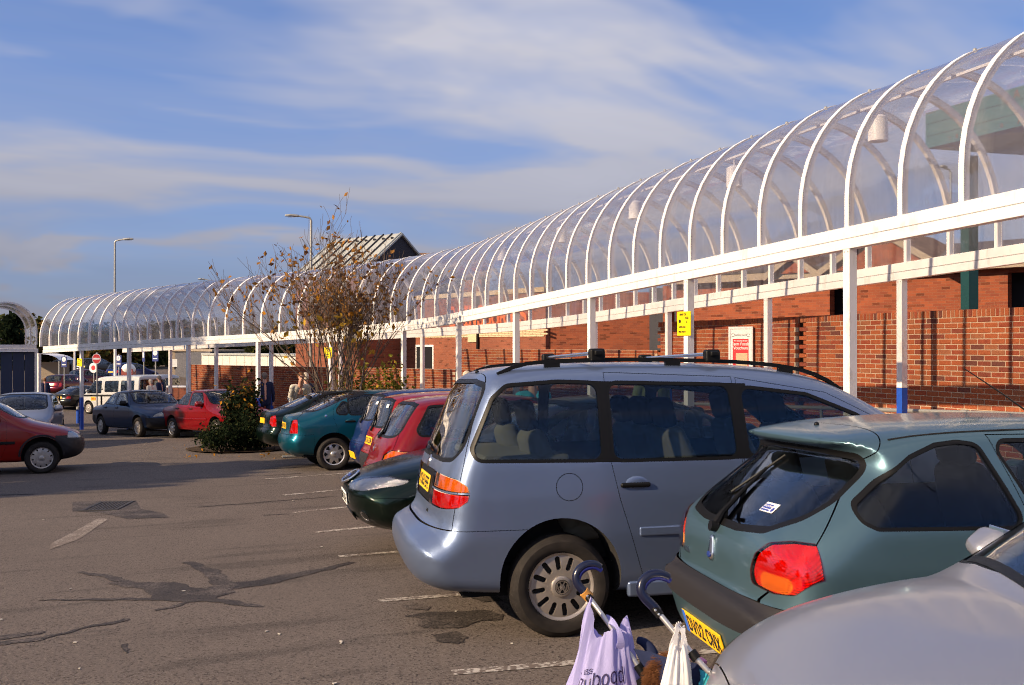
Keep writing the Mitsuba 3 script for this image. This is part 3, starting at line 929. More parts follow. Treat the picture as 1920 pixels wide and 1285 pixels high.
# teal sign on its dark green post
k = thing('teal_roadside_sign', 'large teal boarded sign with brown underside on a dark green post behind the canopy', 'sign')
P0, P1, P2 = ray(1743, 278, 22), ray(1985, 219, 19.0), ray(1985, 291, 23.0)
P1[2] = P2[2] = P0[2]
part(k, 'soffit', trimesh.convex.convex_hull(np.vstack([[P0, P1, P2], np.array([P0, P1, P2]) + [0, 0, 0.05]])), 'brown_board')
d = (P1 - P0) / np.linalg.norm(P1 - P0)
nf = np.array([d[1], -d[0], 0])
nf = nf if nf[1] < 0 else -nf
for q in range(3):
    part(k, 'board', bar(np.array([P0 - d * 0.05 + nf * 0.03, P1 + nf * 0.03]) + [0, 0, 0.12 + q * 0.27], 0.05, 0.255), 'teal_sign')
part(k, 'board', bar(np.array([P0 + [0.02, .05, 0], P2 + [0, 0.05, 0]]) + [0, 0, 0.40], 0.05, 0.80), 'teal_sign')
M = np.eye(4)
M[:3, 0], M[:3, 1], M[:3, 2] = d, [0, 0, 1], nf
for ch, px, zz, hh in (('S', 1884, 0.58, 0.16), ('A', 1905, 0.58, 0.16), ('A', 1912, 0.05, 0.17), ('8', 1880, 0.05, 0.09), ('8', 1796, 0.06, 0.09), ('7', 1783, 0.06, 0.07)):
    r = (px - 960) / 1850
    q = (r * P0[1] - P0[0]) / (d[0] - r * d[1])
    M2 = M.copy()
    M2[:3, 3] = P0 + d * q + nf * 0.056 + [0, 0, zz]
    part(k, 'lettering', meshkit.text_mesh(ch, hh, 0.006, True), 'brown_board', tw=T(M2))
pp = ray(1818, 500, 22.6)
part(k, 'post', box((pp[0], pp[1], 2.3), (0.26, 0.26, 7.2), 0.3), 'dark_green')


def street_lamp(px, ytop, Y, side, label, reach=0.9, r=0.06, head=0.55):
    top = ray(px, ytop, Y)
    zb = float(zg(top[0], top[1]))
    k_ = thing('street_lamp', label, 'street lamp', 'street lamps over the canopy')
    part(k_, 'column', tube([[top[0], top[1], zb], [top[0], top[1], zb + 1.2], [top[0], top[1], zb + 1.25], [top[0], top[1], top[2] - 0.1]], [r * 1.5, r * 1.45, r, r * 0.75], 10), 'galvanised', 40)
    a_ = np.array([[0, 0, -0.1], [0.05 * side, 0, 0.0], [0.25 * side, 0, 0.05], [reach * 0.6 * side, 0, 0.10]]) + top
    part(k_, 'arm', tube(a_, r * 0.6, 8), 'galvanised', 40)
    e = a_[-1]
    h = m3.Manifold.batch_hull([m3.Manifold.sphere(0.06, 12).translate(list(e)), m3.Manifold.sphere(0.09, 12).scale((1.6, 1, 0.7)).translate(list(e + [side * head * 0.6, 0, 0.03])), m3.Manifold.sphere(0.05, 12).translate(list(e + [side * head, 0, 0.02]))])
    part(k_, 'lantern', tm(h), 'galvanised', 40)
    part(k_, 'bowl', trimesh.creation.icosphere(2, 0.09).apply_transform(np.diag([2.2, 1, 0.6, 1])).apply_translation(e + [side * head * 0.55, 0, -0.045]), 'clear_lens', 40)


street_lamp(583, 409, 45, -1, 'street lamp with its head to the left, rising out of the bare tree', 1.0, 0.075)
street_lamp(215, 452, 60, 1, 'tall street lamp standing above the canopy at left', 0.9, 0.075)
street_lamp(394, 526, 85, -1, 'small distant street lamp above the middle of the canopy', 0.8, 0.07)
street_lamp(1783, 318, 40, -1, 'street lamp seen through the canopy roof at right', 0.3, 0.055, 0.2)
# ------------------------------------------------------------------ cars: one smooth implicit body per car, cut into its panels, panes and lamps
def chaikin(p, n=2):
    p = np.asarray(p, float)
    for _ in range(n):
        q = np.roll(p, -1, 0)
        p = np.stack([0.75 * p + 0.25 * q, 0.25 * p + 0.75 * q], 1).reshape(-1, p.shape[1])
    return p


def surface_nets(Vv, org, h):
    s = Vv < 0
    n = np.array(Vv.shape) - 1
    acc = np.zeros((*n, 3))
    cnt = np.zeros(n)
    C = [(a, b, c) for a in (0, 1) for b in (0, 1) for c in (0, 1)]
    sl = lambda o: tuple(slice(o[i], o[i] + n[i]) for i in range(3))
    for ax in range(3):
        for o in C:
            if o[ax]:
                continue
            o2 = tuple(o[i] + (i == ax) for i in range(3))
            va, vb = Vv[sl(o)], Vv[sl(o2)]
            ch = (va < 0) != (vb < 0)
            t = np.where(ch, va / np.where(ch, va - vb, 1), 0)
            for i in range(3):
                acc[..., i] += np.where(ch, o[i] + (t if i == ax else 0), 0)
            cnt += ch
    on = cnt > 0
    idx = np.full(n, -1)
    idx[on] = np.arange(on.sum())
    ijk = np.argwhere(on)
    verts = org + h * (ijk + acc[on] / cnt[on][:, None])
    faces = []
    for ax in range(3):
        b, c = (ax + 1) % 3, (ax + 2) % 3
        m = [slice(1, n[i]) for i in range(3)]
        m[ax] = slice(0, n[ax])
        m2 = list(m)
        m2[ax] = slice(1, n[ax] + 1)
        ch = s[tuple(m)] != s[tuple(m2)]
        p = np.argwhere(ch)
        for i in range(3):
            if i != ax:
                p[:, i] += 1
        ins = s[tuple(p.T)]
        eb, ec = np.eye(3, dtype=int)[b], np.eye(3, dtype=int)[c]
        q = np.stack([idx[tuple((p - eb - ec).T)], idx[tuple((p - ec).T)], idx[tuple(p.T)], idx[tuple((p - eb).T)]], 1)
        q[~ins] = q[~ins][:, ::-1]
        faces.append(q)
    q = np.vstack(faces)
    return verts, np.vstack([q[:, [0, 1, 2]], q[:, [0, 2, 3]]])


class Body:
    """sil: the car's outline from the side (x forward from the tail, z up, D = depth over which that edge rounds over in width)."""

    def __init__(self, sil, W, zw, plan, h, p=3.0, soft=2, bulge=()):
        self.W, self.p, self.h = W, p, h
        P = chaikin(sil, soft)
        dense = []
        for a, b in zip(P, np.roll(P, -1, 0)):
            k = max(2, int(np.linalg.norm(b[:2] - a[:2]) / 0.005))
            dense.append(a + (b - a) * (np.arange(k) / k)[:, None])
        D = np.vstack(dense)
        self.poly = Polygon(P[:, :2])
        if not self.poly.is_valid:
            self.poly = self.poly.buffer(0)
        tg = np.roll(D[:, :2], -3, 0) - np.roll(D[:, :2], 3, 0)
        tg /= np.linalg.norm(tg, axis=1, keepdims=True) + 1e-9
        ccw = Polygon(P[:, :2]).exterior.is_ccw
        nr = np.stack([-tg[:, 1], tg[:, 0]], 1) * (1 if ccw else -1)
        self.L, self.H = P[:, 0].max(), P[:, 1].max()
        self.g = 0.0125
        xs = np.arange(-0.2, self.L + 0.2, self.g)
        zs = np.arange(0.0, self.H + 0.2, self.g)
        X, Z = np.meshgrid(xs, zs, indexing='ij')
        tree = cKDTree(D[:, :2])
        dist, j = tree.query(np.column_stack([X.ravel(), Z.ravel()]))
        pts = np.column_stack([X.ravel(), Z.ravel()])
        dn = ((pts - D[j, :2]) * nr[j]).sum(1)
        import shapely
        ins = shapely.contains_xy(self.poly, pts[:, 0], pts[:, 1])
        d = np.where(ins, dist, -dist)
        d = np.where(dist < 0.02, dn, d)
        self.d, self.D = d.reshape(X.shape), D[j, 2].reshape(X.shape)
        zw = np.array(zw)
        w = np.interp(Z, zw[:, 0], zw[:, 1]) * np.interp(X, [q[0] for q in plan], [q[1] for q in plan])
        w *= W / 2
        for (bx, bz, rx, rz, amp) in bulge:
            w += amp * np.exp(-((X - bx) / rx) ** 2 - ((Z - bz) / rz) ** 2)
        from scipy.ndimage import gaussian_filter
        self.w = gaussian_filter(w, 2.2)
        self.D = gaussian_filter(self.D, 4)
        self.build()

    def F(self, P):
        c = [(P[:, 0] + 0.2) / self.g, P[:, 2] / self.g]
        d = map_coordinates(self.d, c, order=1, mode='nearest')
        D = map_coordinates(self.D, c, order=1, mode='nearest')
        w = map_coordinates(self.w, c, order=1, mode='nearest')
        u = np.maximum(1 - d / D, 0)
        return u ** self.p + (np.abs(P[:, 1]) / w) ** self.p - 1

    def grad(self, P, e=0.012):
        G = np.empty_like(P)
        for i in range(3):
            o = np.zeros(3)
            o[i] = e
            G[:, i] = (self.F(P + o) - self.F(P - o)) / (2 * e)
        return G

    def build(self):
        h = self.h
        xs = np.arange(-0.1, self.L + 0.1, h)
        ys = np.arange(-self.W / 2 - 2 * h, self.W / 2 + 2.5 * h, h)
        ys = ys - ys.mean()
        zs = np.arange(0.02, self.H + 0.1, h)
        X, Y, Z = np.meshgrid(xs, ys, zs, indexing='ij')
        Fv = self.F(np.column_stack([X.ravel(), Y.ravel(), Z.ravel()])).reshape(X.shape)
        v, f = surface_nets(np.clip(Fv, -1, 1.5), np.array([xs[0], ys[0], zs[0]]), h)
        for _ in range(4):
            g = self.grad(v)
            Fq = self.F(v)
            st = (Fq / np.maximum((g ** 2).sum(1), 1e-3))[:, None] * g
            ln = np.linalg.norm(st, axis=1, keepdims=True)
            v = v - st * np.minimum(1, 0.5 * h / np.maximum(ln, 1e-9))
        m = trimesh.Trimesh(v, f, process=False)
        if m.volume < 0:
            f = f[:, ::-1]
        me = m3.Mesh(vert_properties=np.ascontiguousarray(v, np.float32), tri_verts=np.ascontiguousarray(f, np.uint32))
        self.man = m3.Manifold(me)
        if self.man.num_tri() == 0:
            print('body failed', self.man.status())
        self.man = self.man.as_original()
        self.id = self.man.original_id()

    def sheet(self, man, off=0.0, own=True):
        """The part of this solid's skin that is the body's own skin (or, own=False, the cut faces)."""
        me = man.to_mesh()
        runs, ids = list(me.run_index), list(me.run_original_id)
        tv = me.tri_verts
        keep = [np.arange(runs[i] // 3, runs[i + 1] // 3) for i in range(len(ids)) if (ids[i] == self.id) == own]
        if not keep:
            return None
        f = tv[np.concatenate(keep)].astype(int)
        if len(f) == 0:
            return None
        u, inv = np.unique(f, return_inverse=True)
        v = me.vert_properties[u, :3].astype(float)
        f = inv.reshape(-1, 3)
        n = self.grad(v)
        n /= np.linalg.norm(n, axis=1, keepdims=True) + 1e-9
        return v + n * off, f, n


def side_prism(poly, y0, y1):
    pr = m3.CrossSection([np.asarray(poly)], m3.FillRule.NonZero).extrude(y1 - y0)
    return pr.transform(np.array([[1, 0, 0, 0], [0, 0, -1, y1], [0, 1, 0, 0]], float))


def end_prism(poly, x0, x1):
    pr = m3.CrossSection([np.asarray(poly)], m3.FillRule.NonZero).extrude(x1 - x0)
    return pr.transform(np.array([[0, 0, 1, x0], [1, 0, 0, 0], [0, 1, 0, 0]], float))


def top_prism(poly, z0, z1):
    return m3.CrossSection([np.asarray(poly)], m3.FillRule.NonZero).extrude(z1 - z0).translate([0, 0, z0])


def rounded(pts, r):
    """Rounded outline of a polygon (r per polygon)."""
    p = Polygon(pts).buffer(0)
    q = p.buffer(-r, join_style=1, quad_segs=6).buffer(r, join_style=1, quad_segs=6)
    return q if q.area > 0 and q.geom_type == 'Polygon' else p


def ring(p):
    return np.array(p.exterior.coords)[:-1]


def mirror_y(pts):
    return [(-a, b) for a, b in pts][::-1]


WHEELS = {}


def rrect(cx, cy, sx, sy, r, ang=0.0):
    from shapely import affinity
    q = sbox(cx - sx / 2, cy - sy / 2, cx + sx / 2, cy + sy / 2)
    q = q.buffer(-r).buffer(r, quad_segs=4)
    return affinity.rotate(q, ang, origin=(0, 0), use_radians=True)


def wheel_meshes(kind, R, w):
    """Tyre, rim, and small parts; axle along z, outer face at +z, centre at the origin."""
    key = (kind, R, w)
    if key in WHEELS:
        return WHEELS[key]
    rr = R * (0.66 if kind != 'steel' else 0.64)
    b = w / 2
    prof = [(rr * 0.97, b - 0.022), (rr, b - 0.012), (rr + 0.010, b - 0.002), (rr + (R - rr) * 0.35, b + 0.006), (rr + (R - rr) * 0.62, b + 0.004), (R - 0.028, b - 0.008), (R - 0.012, b - 0.022),
            (R - 0.003, b - 0.042), (R, b - 0.065), (R, -b + 0.06), (R - 0.01, -b + 0.02), (rr, -b), (rr * 0.97, -b)]
    out = {}
    tyre = lathe(prof, 56)
    out['tyre'] = ('tyre', mikit.ply(tyre, None, smooth=40), [])
    grooves = cat([lathe([(R + 0.0012, z - 0.005), (R + 0.0012, z + 0.005)], 56) for z in (-0.03, 0.0, 0.03)])
    out['tread_groove'] = ('liner_plastic', mikit.ply(grooves, None, smooth=40), [])
    # dished disc
    zc = b - 0.012
    dish = [(0.0, zc + 0.004), (rr * 0.27, zc + 0.004), (rr * 0.31, zc - 0.006), (rr * 0.62, zc - 0.004), (rr * 0.90, zc - 0.014), (rr * 0.955, zc - 0.006), (rr * 0.985, zc - 0.004), (rr * 0.985, zc - 0.035), (0.0, zc - 0.035)]
    disc = m3.CrossSection([np.array(dish)], m3.FillRule.NonZero).revolve(64)
    slots = []
    if kind == 'cover12':
        for q in range(12):
            slots.append(rrect(rr * 0.685, 0, rr * 0.40, rr * 0.155, rr * 0.072, q * PI / 6 + 0.13))
    elif kind == 'scallop8':
        for q in range(8):
            a = q * PI / 4
            slots.append(Polygon([(rr * 0.52 * math.cos(a), rr * 0.52 * math.sin(a)), (rr * 0.86 * math.cos(a - 0.27), rr * 0.86 * math.sin(a - 0.27)), (rr * 0.90 * math.cos(a), rr * 0.90 * math.sin(a)),
                                  (rr * 0.86 * math.cos(a + 0.27), rr * 0.86 * math.sin(a + 0.27))]).buffer(-0.008).buffer(0.008))
    elif kind == 'rim_slots':
        for q in range(10):
            slots.append(rrect(rr * 0.80, 0, rr * 0.20, rr * 0.12, rr * 0.05, q * PI / 5 + 0.2))
    elif kind == 'spoke5':
        for q in range(5):
            a = q * 2 * PI / 5 + 0.3
            slots.append(Polygon([(rr * 0.36 * math.cos(a), rr * 0.36 * math.sin(a))] + [(rr * 0.85 * math.cos(a + e), rr * 0.85 * math.sin(a + e)) for e in np.linspace(-0.42, 0.42, 7)]).buffer(-0.012).buffer(0.012))
    for s_ in slots:
        disc = disc - m3.CrossSection([ring(s_)], m3.FillRule.NonZero).extrude(0.2).translate([0, 0, zc - 0.1])
    met = {'cover12': 'wheel_cover', 'scallop8': 'alloy', 'spoke5': 'alloy'}.get(kind, 'wheel_cover')
    out['rim'] = (met, mikit.ply(tm(disc), None, smooth=30), [])
    out['brake_disc'] = ('liner_plastic', mikit.ply(lathe([(0, zc - 0.05), (rr * 0.97, zc - 0.05), (rr * 0.97, -b)], 32), None, smooth=30), [])  # plain dark backing behind the slots, coloured for the shade inside the wheel
    hr = 0.31 if kind == 'cover12' else 0.235
    cap = lathe([(0, zc + 0.014), (rr * (hr - .05), zc + 0.012), (rr * hr, zc + 0.004), (rr * hr, zc - 0.004)], 40)
    out['hub_cap'] = (met, mikit.ply(cap, None, smooth=40), [])
    if kind == 'cover12':
        r1 = rr * 0.20
        bar_ = lambda a_, b_: LineString([a_, b_]).buffer(r1 * 0.095, cap_style=2)
        vw = unary_union([Point(0, 0).buffer(r1 * 1.0, 24).difference(Point(0, 0).buffer(r1 * 0.84, 24)),
                          bar_((-0.42 * r1, 0.80 * r1), (0, 0.10 * r1)), bar_((0.42 * r1, 0.80 * r1), (0, 0.10 * r1)),
                          LineString([(-0.80 * r1, 0.40 * r1), (-0.40 * r1, -0.74 * r1), (0, 0.02 * r1), (0.40 * r1, -0.74 * r1), (0.80 * r1, 0.40 * r1)]).buffer(r1 * 0.095, cap_style=2, join_style=2)])
        em = extrude(vw, 0.004)
        em.apply_translation([0, 0, zc + 0.0125])
        out['emblem'] = ('chrome', mikit.ply(em, None), [])
        bk = lathe([(0, zc + 0.0135), (r1 * 1.08, zc + 0.0132)], 32)
        out['emblem_ground'] = ('black_plastic', mikit.ply(bk, None), [])
    WHEELS[key] = out
    return out


def add_wheels(key, M, axles, R, w, track, kind, sides=(1, -1)):
    ms = wheel_meshes(kind, R, w)
    for ax in axles:
        for sd_ in sides:
            loc = np.eye(4)
            loc[:3, 0], loc[:3, 1], loc[:3, 2] = [1 if sd_ > 0 else -1, 0, 0], [0, 0, 1], [0, -1, 0]
            # outer face (+z of the wheel) towards y = sd_
            loc[:3, 0], loc[:3, 1], loc[:3, 2] = ([-1, 0, 0], [0, 0, 1], [0, 1, 0]) if sd_ > 0 else ([1, 0, 0], [0, 0, 1], [0, -1, 0])
            loc[:3, 3] = [ax, sd_ * track, R - 0.006]
            wk = uniq(key + '__wheel')
            for nm, (m_, d_, _) in ms.items():
                k2 = uniq(wk + '__' + nm)
                put(k2, d_, m_, tw=T(M @ loc))


SEAT = {}


def seat_shapes():
    if not SEAT:
        sp = lambda r, p: m3.Manifold.sphere(r, 16).translate(p)
        def pill(x0, x1, y, z0, z1, r):
            return m3.Manifold.batch_hull([sp(r, [x, s * (y - r), z]) for x, z in ((x0, z0), (x1, z1)) for s in (-1, 1)])
        SEAT['cushion'] = mikit.ply(tm(pill(0.08, 0.48, 0.25, 0.36, 0.40, 0.09)), None, smooth=40)
        SEAT['backrest'] = mikit.ply(tm(m3.Manifold.batch_hull([sp(0.075, [x, s * y, z]) for x, z, y in ((0.04, 0.42, 0.19), (-0.10, 0.75, 0.17), (-0.16, 0.92, 0.11)) for s in (-1, 1)])), None, smooth=40)
        SEAT['headrest'] = mikit.ply(tm(m3.Manifold.batch_hull([sp(0.05, [x, s * 0.09, z]) for x, z in ((-0.185, 1.02), (-0.21, 1.13)) for s in (-1, 1)])), None, smooth=40)
        SEAT['headrest_stem'] = mikit.ply(cat([tube([[-0.165, s, 0.92], [-0.185, s, 1.02]], 0.008, 6) for s in (-0.05, 0.05)]), None, smooth=40)
        SEAT['steering_wheel'] = mikit.ply(cat([tube([[0.19 * math.cos(a), 0.19 * math.sin(a), 0] for a in np.linspace(0, 2 * PI, 25)], 0.016, 6, False), box((0, 0, -0.01), (0.05, 0.36, 0.02)), rbox((0, 0, -0.01), (0.13, 0.13, 0.04), 0.015)]), None, smooth=40)
    return SEAT


def plate_part(key, M, loc, txt, white=False, w=0.52, band=False):
    """A number plate: loc = frame with x to the reader's right, y up, z towards the reader."""
    k_ = part(key, 'number_plate', rbox((0, 0, 0), (w, 0.111, 0.008), 0.003, 1), 'plate_white' if white else 'plate_yellow', tw=T(M @ loc))
    if band:
        b_ = part(k_, 'blue_band', box((-w / 2 + 0.023, 0, 0.0042), (0.042, 0.108, 0.002)), 'flag_blue', tw=T(M @ loc))
    if txt:
        m = meshkit.text_mesh(txt, 0.072, 0.0015, True)
        b = m.bounds
        x0 = -w / 2 + (0.055 if band else 0.02)
        m.apply_translation([-b[0, 0], 0, 0])
        m.apply_scale([(w / 2 - 0.02 - x0) / m.bounds[1, 0], 1, 1])
        m.apply_translation([x0, -0.036, 0.0042])
        part(k_, 'characters', m, 'ink_black', tw=T(M @ loc))
    return k_


def loc_frame(o, x, z):
    return frame_matrix(np.array(o, float), x, z)


def main_pieces(s_):
    """The panel itself, and the strips of it that stand apart (the frame over a window); slivers left by a cut are dropped."""
    from scipy.sparse import coo_matrix
    from scipy.sparse.csgraph import connected_components
    v, f, n = s_
    _, w_ = np.unique(np.round(v, 5), axis=0, return_inverse=True)
    w_ = w_.ravel()
    k = w_.max() + 1
    g_ = coo_matrix((np.ones(len(f) * 2), (np.r_[w_[f[:, 0]], w_[f[:, 1]]], np.r_[w_[f[:, 1]], w_[f[:, 2]]])), shape=(k, k))
    _, lab = connected_components(g_, False)
    lf = lab[w_[f[:, 0]]]
    ar = np.bincount(lf, np.linalg.norm(np.cross(v[f[:, 1]] - v[f[:, 0]], v[f[:, 2]] - v[f[:, 0]]), axis=1) / 2)
    V_, N_ = np.zeros((k, 3)), np.zeros((k, 3))
    V_[w_], N_[w_] = v, n
    out = []
    for i in np.argsort(-ar):
        if ar[i] > 0.002:
            u, inv = np.unique(w_[f[lf == i]], return_inverse=True)
            fi = inv.reshape(-1, 3)
            fi = fi[(fi[:, 0] != fi[:, 1]) & (fi[:, 1] != fi[:, 2]) & (fi[:, 0] != fi[:, 2])]
            out.append((V_[u], fi, N_[u]))
    return out


def make_car(name, label, cat_, M, B, sp):
    """sp: the spec. Windows, lamps, bumpers, doors are cut out of the body's skin one after another; what is left is the body shell."""
    key = thing(name, label, cat_, sp.get('group'))
    tw = T(M)
    W = B.W
    man = B.man
    yb = W / 2 + 0.1
    R = sp['R']
    for ax in sp['axles']:
        cyl = m3.Manifold.cylinder(0.5, sp['arch'], sp['arch'], 48).rotate([90, 0, 0])
        for s in (-1, 1):
            man = man - cyl.translate([ax, (W / 2 - 0.30 + 0.5) if s > 0 else (-W / 2 + 0.30), R + sp.get('arch_up', 0.02)])
    # inside faces of the arches
    liner = B.sheet(man, 0, False)
    if liner is not None:
        lm = trimesh.Trimesh(liner[0], liner[1], process=False)
        cen = lm.triangles_center
        for ax in sp['axles']:
            for s in (-1, 1):
                pick = (np.abs(cen[:, 0] - ax) < 0.8) & (cen[:, 1] * s > 0)
                if pick.any():
                    part(key, 'wheel_arch', lm.submesh([pick], append=True, repair=False), 'liner_plastic', tw=tw)
    rest = man
    glass_all = []

    def both(pr_fn):
        return pr_fn(1) + pr_fn(-1)

    def emit(nm, solid, bsdf, off=0.0, label=None, parent=key):
        s_ = B.sheet(solid, off)
        if s_ is None:
            return None
        if 'door' in nm:
            ps = main_pieces(s_)
            k0 = part(parent, nm, ps[0], bsdf, tw=tw, label=label)
            for q_ in ps[1:]:
                part(k0, 'window_frame', q_, bsdf, tw=tw)
            return k0
        return part(parent, nm, s_, bsdf, tw=tw, label=label)

    pm = sp['paint']
    # ---- panes
    def pane(nm, pr, pr_out):
        nonlocal rest
        g = rest ^ pr
        tr = (rest ^ pr_out) - pr
        rest = rest - pr_out
        glass_all.append(pr)
        k_ = emit(nm, g, 'car_glass', -0.006)
        if k_ and tr.num_tri():
            emit('seal', tr, sp.get('seal', 'black_plastic'), -0.001, parent=k_)

    for q in sp['swin']:
        p_in = rounded(q, sp.get('swr', 0.05))
        p_out = p_in.buffer(sp.get('sealw', 0.022))
        for s in (1, -1):
            a, b = (0.2, yb) if s > 0 else (-yb, -0.2)
            pane('side_window', side_prism(ring(p_in), a, b), side_prism(ring(p_out), a, b))
    for nm, (poly, x0, x1, r_, sw_) in sp['ewin'].items():
        full = poly + mirror_y(poly)
        p_in = rounded(full, r_)
        p_out = p_in.buffer(sw_)
        pane(nm, end_prism(ring(p_in), x0, x1), end_prism(ring(p_out), x0, x1))
    # ---- other regions, in order: (name, kind, outline, range, bsdf, offset, mirrored, gap)
    for reg in sp['regions']:
        nm, kind, poly, rg, bsdf, off, mir = reg[:7]
        opts = reg[7] if len(reg) > 7 else {}
        gap = opts.get('gap', 0.0035)
        base = poly if hasattr(poly, 'exterior') else rounded(poly, opts.get('r', 0.0)) if opts.get('r') else Polygon(poly)
        for s in ((1, -1) if mir else (1,)):
            def prism(pp):
                c_ = ring(pp)
                if kind == 'side':
                    return side_prism(c_, *((rg[0], rg[1]) if s > 0 else (-rg[1], -rg[0])))
                if kind == 'end':
                    if s < 0:
                        c_ = (c_ * [-1, 1])[::-1]
                    return end_prism(c_, *rg)
                if s < 0:
                    c_ = (c_ * [1, -1])[::-1]
                return top_prism(c_, *rg)
            inner = base.buffer(-gap) if gap else base
            if inner.geom_type != 'Polygon' or inner.is_empty:
                continue
            piece = rest ^ prism(inner)
            rest = rest - prism(base)
            k_ = emit(nm, piece, bsdf if bsdf else pm, off, opts.get('label'))
            if k_ and opts.get('bowl'):
                emit('reflector', piece, 'headlamp_bowl' if bsdf == 'clear_lens' else 'lamp_bowl', opts['bowl'], parent=k_)
    emit('body_shell', rest, pm)
    # ---- lining: gives doors and pillars their thickness and keeps the gaps dark
    lin = man
    for g in glass_all:
        lin = lin - g
    emit('lining', lin, 'inner_trim', -0.022)
    # ---- cabin
    c0_, c1_, zf = sp['cabin']
    part(key, 'cabin_floor', box(((c0_ + c1_) / 2, 0, (0.24 + zf) / 2), (c1_ - c0_, W * 0.80, zf - 0.24)), 'inner_trim', tw=tw)
    sh = seat_shapes()
    for (sx, sy, sc, m_) in sp.get('seats', ()):
        k_ = uniq(key + '__seat')
        loc = np.eye(4)
        loc[:3, :3] *= sc
        loc[:3, 3] = [sx, sy, zf - 0.27 * sc + sp.get('seat_up', 0.0)]
        for nm in ('cushion', 'backrest', 'headrest', 'headrest_stem'):
            put(uniq(k_ + '__' + nm), sh[nm], m_ if nm in ('cushion', 'backrest') else ('chrome' if nm == 'headrest_stem' else sp.get('headrest', m_)), tw=T(M @ loc))
    if 'dash' in sp:
        dx, dz = sp['dash']
        part(key, 'dashboard', rbox((dx, 0, dz - 0.16), (0.42, W * 0.80, 0.32), 0.08, 3), 'inner_trim', 40, tw)
        loc = loc_frame((dx - 0.36, -W * 0.21, dz - 0.02), (0.45, 0, 0.9), (-0.9, 0, 0.45))
        put(uniq(key + '__steering_wheel'), sh['steering_wheel'], 'inner_trim', tw=T(M @ loc))
    add_wheels(key, M, sp['axles'], R, sp.get('tw', 0.18), W / 2 - sp.get('tw', 0.18) / 2 - 0.012, sp['wheel'])
    part(key, 'underbody', box((B.L / 2, 0, 0.245), (B.L - 1.5, W * 0.60, 0.08)), 'underseal', tw=tw)
    # ---- mirrors and handles
    for (mx, mz) in sp.get('mirrors', ()):
        for s in (1, -1):
            y = sp.get('mir_y', W / 2 - 0.10) * s
            ms_ = sp.get('mir_scale', 1.0)
            hull = m3.Manifold.batch_hull([m3.Manifold.sphere(0.05 * ms_, 14).translate([mx + a * ms_, y + s * b * ms_, mz + c * ms_]) for a, b, c in ((0.0, 0.10, 0.0), (0.0, 0.21, 0.01), (0.0, 0.10, 0.06), (0.0, 0.20, 0.06), (0.06, 0.11, 0.02), (0.05, 0.18, 0.03))])
            k_ = part(key, 'wing_mirror', tm(hull), sp.get('mirror_mat', pm), 40, tw)
            part(k_, 'mirror_glass', rbox((mx - 0.052, y + s * 0.155, mz + 0.03), (0.006, 0.13, 0.09), 0.003), 'chrome', 30, tw)
            part(k_, 'mirror_arm', rbox((mx + 0.02, y + s * 0.04, mz + 0.0), (0.07, 0.14, 0.04), 0.012), 'black_plastic', 30, tw)
    for (hx, hz, m_) in sp.get('handles', ()):
        for s in (1, -1):
            y = float(np.interp(0, [0, 1], [0, 0])) + handle_y(B, hx, hz)
            part(key, 'door_handle', rbox((hx, s * (y + 0.008), hz), (0.19, 0.028, 0.030), 0.012), m_ or pm, 30, tw)
            part(key, 'handle_recess', tm(m3.Manifold.sphere(1, 20).scale((0.075, 0.012, 0.045)).translate([hx + 0.01, s * (y - 0.004), hz + 0.008])), pm if m_ else 'liner_plastic', 30, tw)
    return key


def handle_y(B, x, z):
    """Half width of the body at this place."""
    c = [[(x + 0.2) / B.g], [z / B.g]]
    d = map_coordinates(B.d, c, order=1)[0]
    D = map_coordinates(B.D, c, order=1)[0]
    w = map_coordinates(B.w, c, order=1)[0]
    u = min(max(1 - d / D, 0), 1)
    return w * (1 - u ** B.p) ** (1 / B.p)


def end_x(B, y, z, rear=True):
    """x of the body's skin at the tail (or nose) at this y, z."""
    xs = np.arange(-0.05, B.L + 0.05, 0.004)
    P = np.column_stack([xs, np.full_like(xs, y), np.full_like(xs, z)])
    ins = np.where(B.F(P) < 0)[0]
    return xs[ins[0]] if rear else xs[ins[-1]]


def car_matrix(anchor_local, world_xy, theta_deg):
    """Places a car: heading theta (0 = to the right of the picture, counter-clockwise), its local (x, y) anchor over a ground point."""
    th = math.radians(theta_deg)
    o = np.array([*world_xy, float(zg(*world_xy))])
    M = frame_matrix(o, [math.cos(th), math.sin(th), 0], GN)
    M[:3, 3] = o - M[:3, 0] * anchor_local[0] - M[:3, 1] * anchor_local[1]
    return M


def skin_frame(B, y, z, rear=True, x=None):
    """Frame on the tail or nose: x to the reader's right, y up, z out of the skin."""
    x = end_x(B, y, z, rear) if x is None else x
    n = B.grad(np.array([[x, y, z]]))[0]
    n /= np.linalg.norm(n)
    right = np.cross([0, 0, 1.0], n)
    return frame_matrix(np.array([x, y, z]) + n * 0.004, right, n)
# ------------------------------------------------------------------ paints
paint('silver_blue', (0.195, 0.255, 0.395), 0.45, 0.36)
paint('teal_grey', (0.110, 0.195, 0.245), 0.4, 0.36)
paint('lilac_silver', (0.37, 0.38, 0.43), 0.4, 0.36)
paint('bottle_green', (0.003, 0.013, 0.009), 0.3, 0.36)
paint('red', (0.33, 0.004, 0.007), 0.0, 0.36)
paint('bright_red', (0.44, 0.012, 0.006), 0.0, 0.36)
paint('maroon', (0.13, 0.005, 0.016), 0.2, 0.36)
paint('blue', (0.008, 0.025, 0.17), 0.2, 0.36)
paint('deep_blue', (0.014, 0.042, 0.115), 0.2, 0.36)
paint('teal', (0.006, 0.11, 0.165), 0.35, 0.36)
paint('pale_silver', (0.34, 0.37, 0.44), 0.3, 0.36)
paint('white', (0.74, 0.74, 0.74), 0.0, 0.36)
paint('charcoal', (0.03, 0.03, 0.03), 0.3, 0.36)
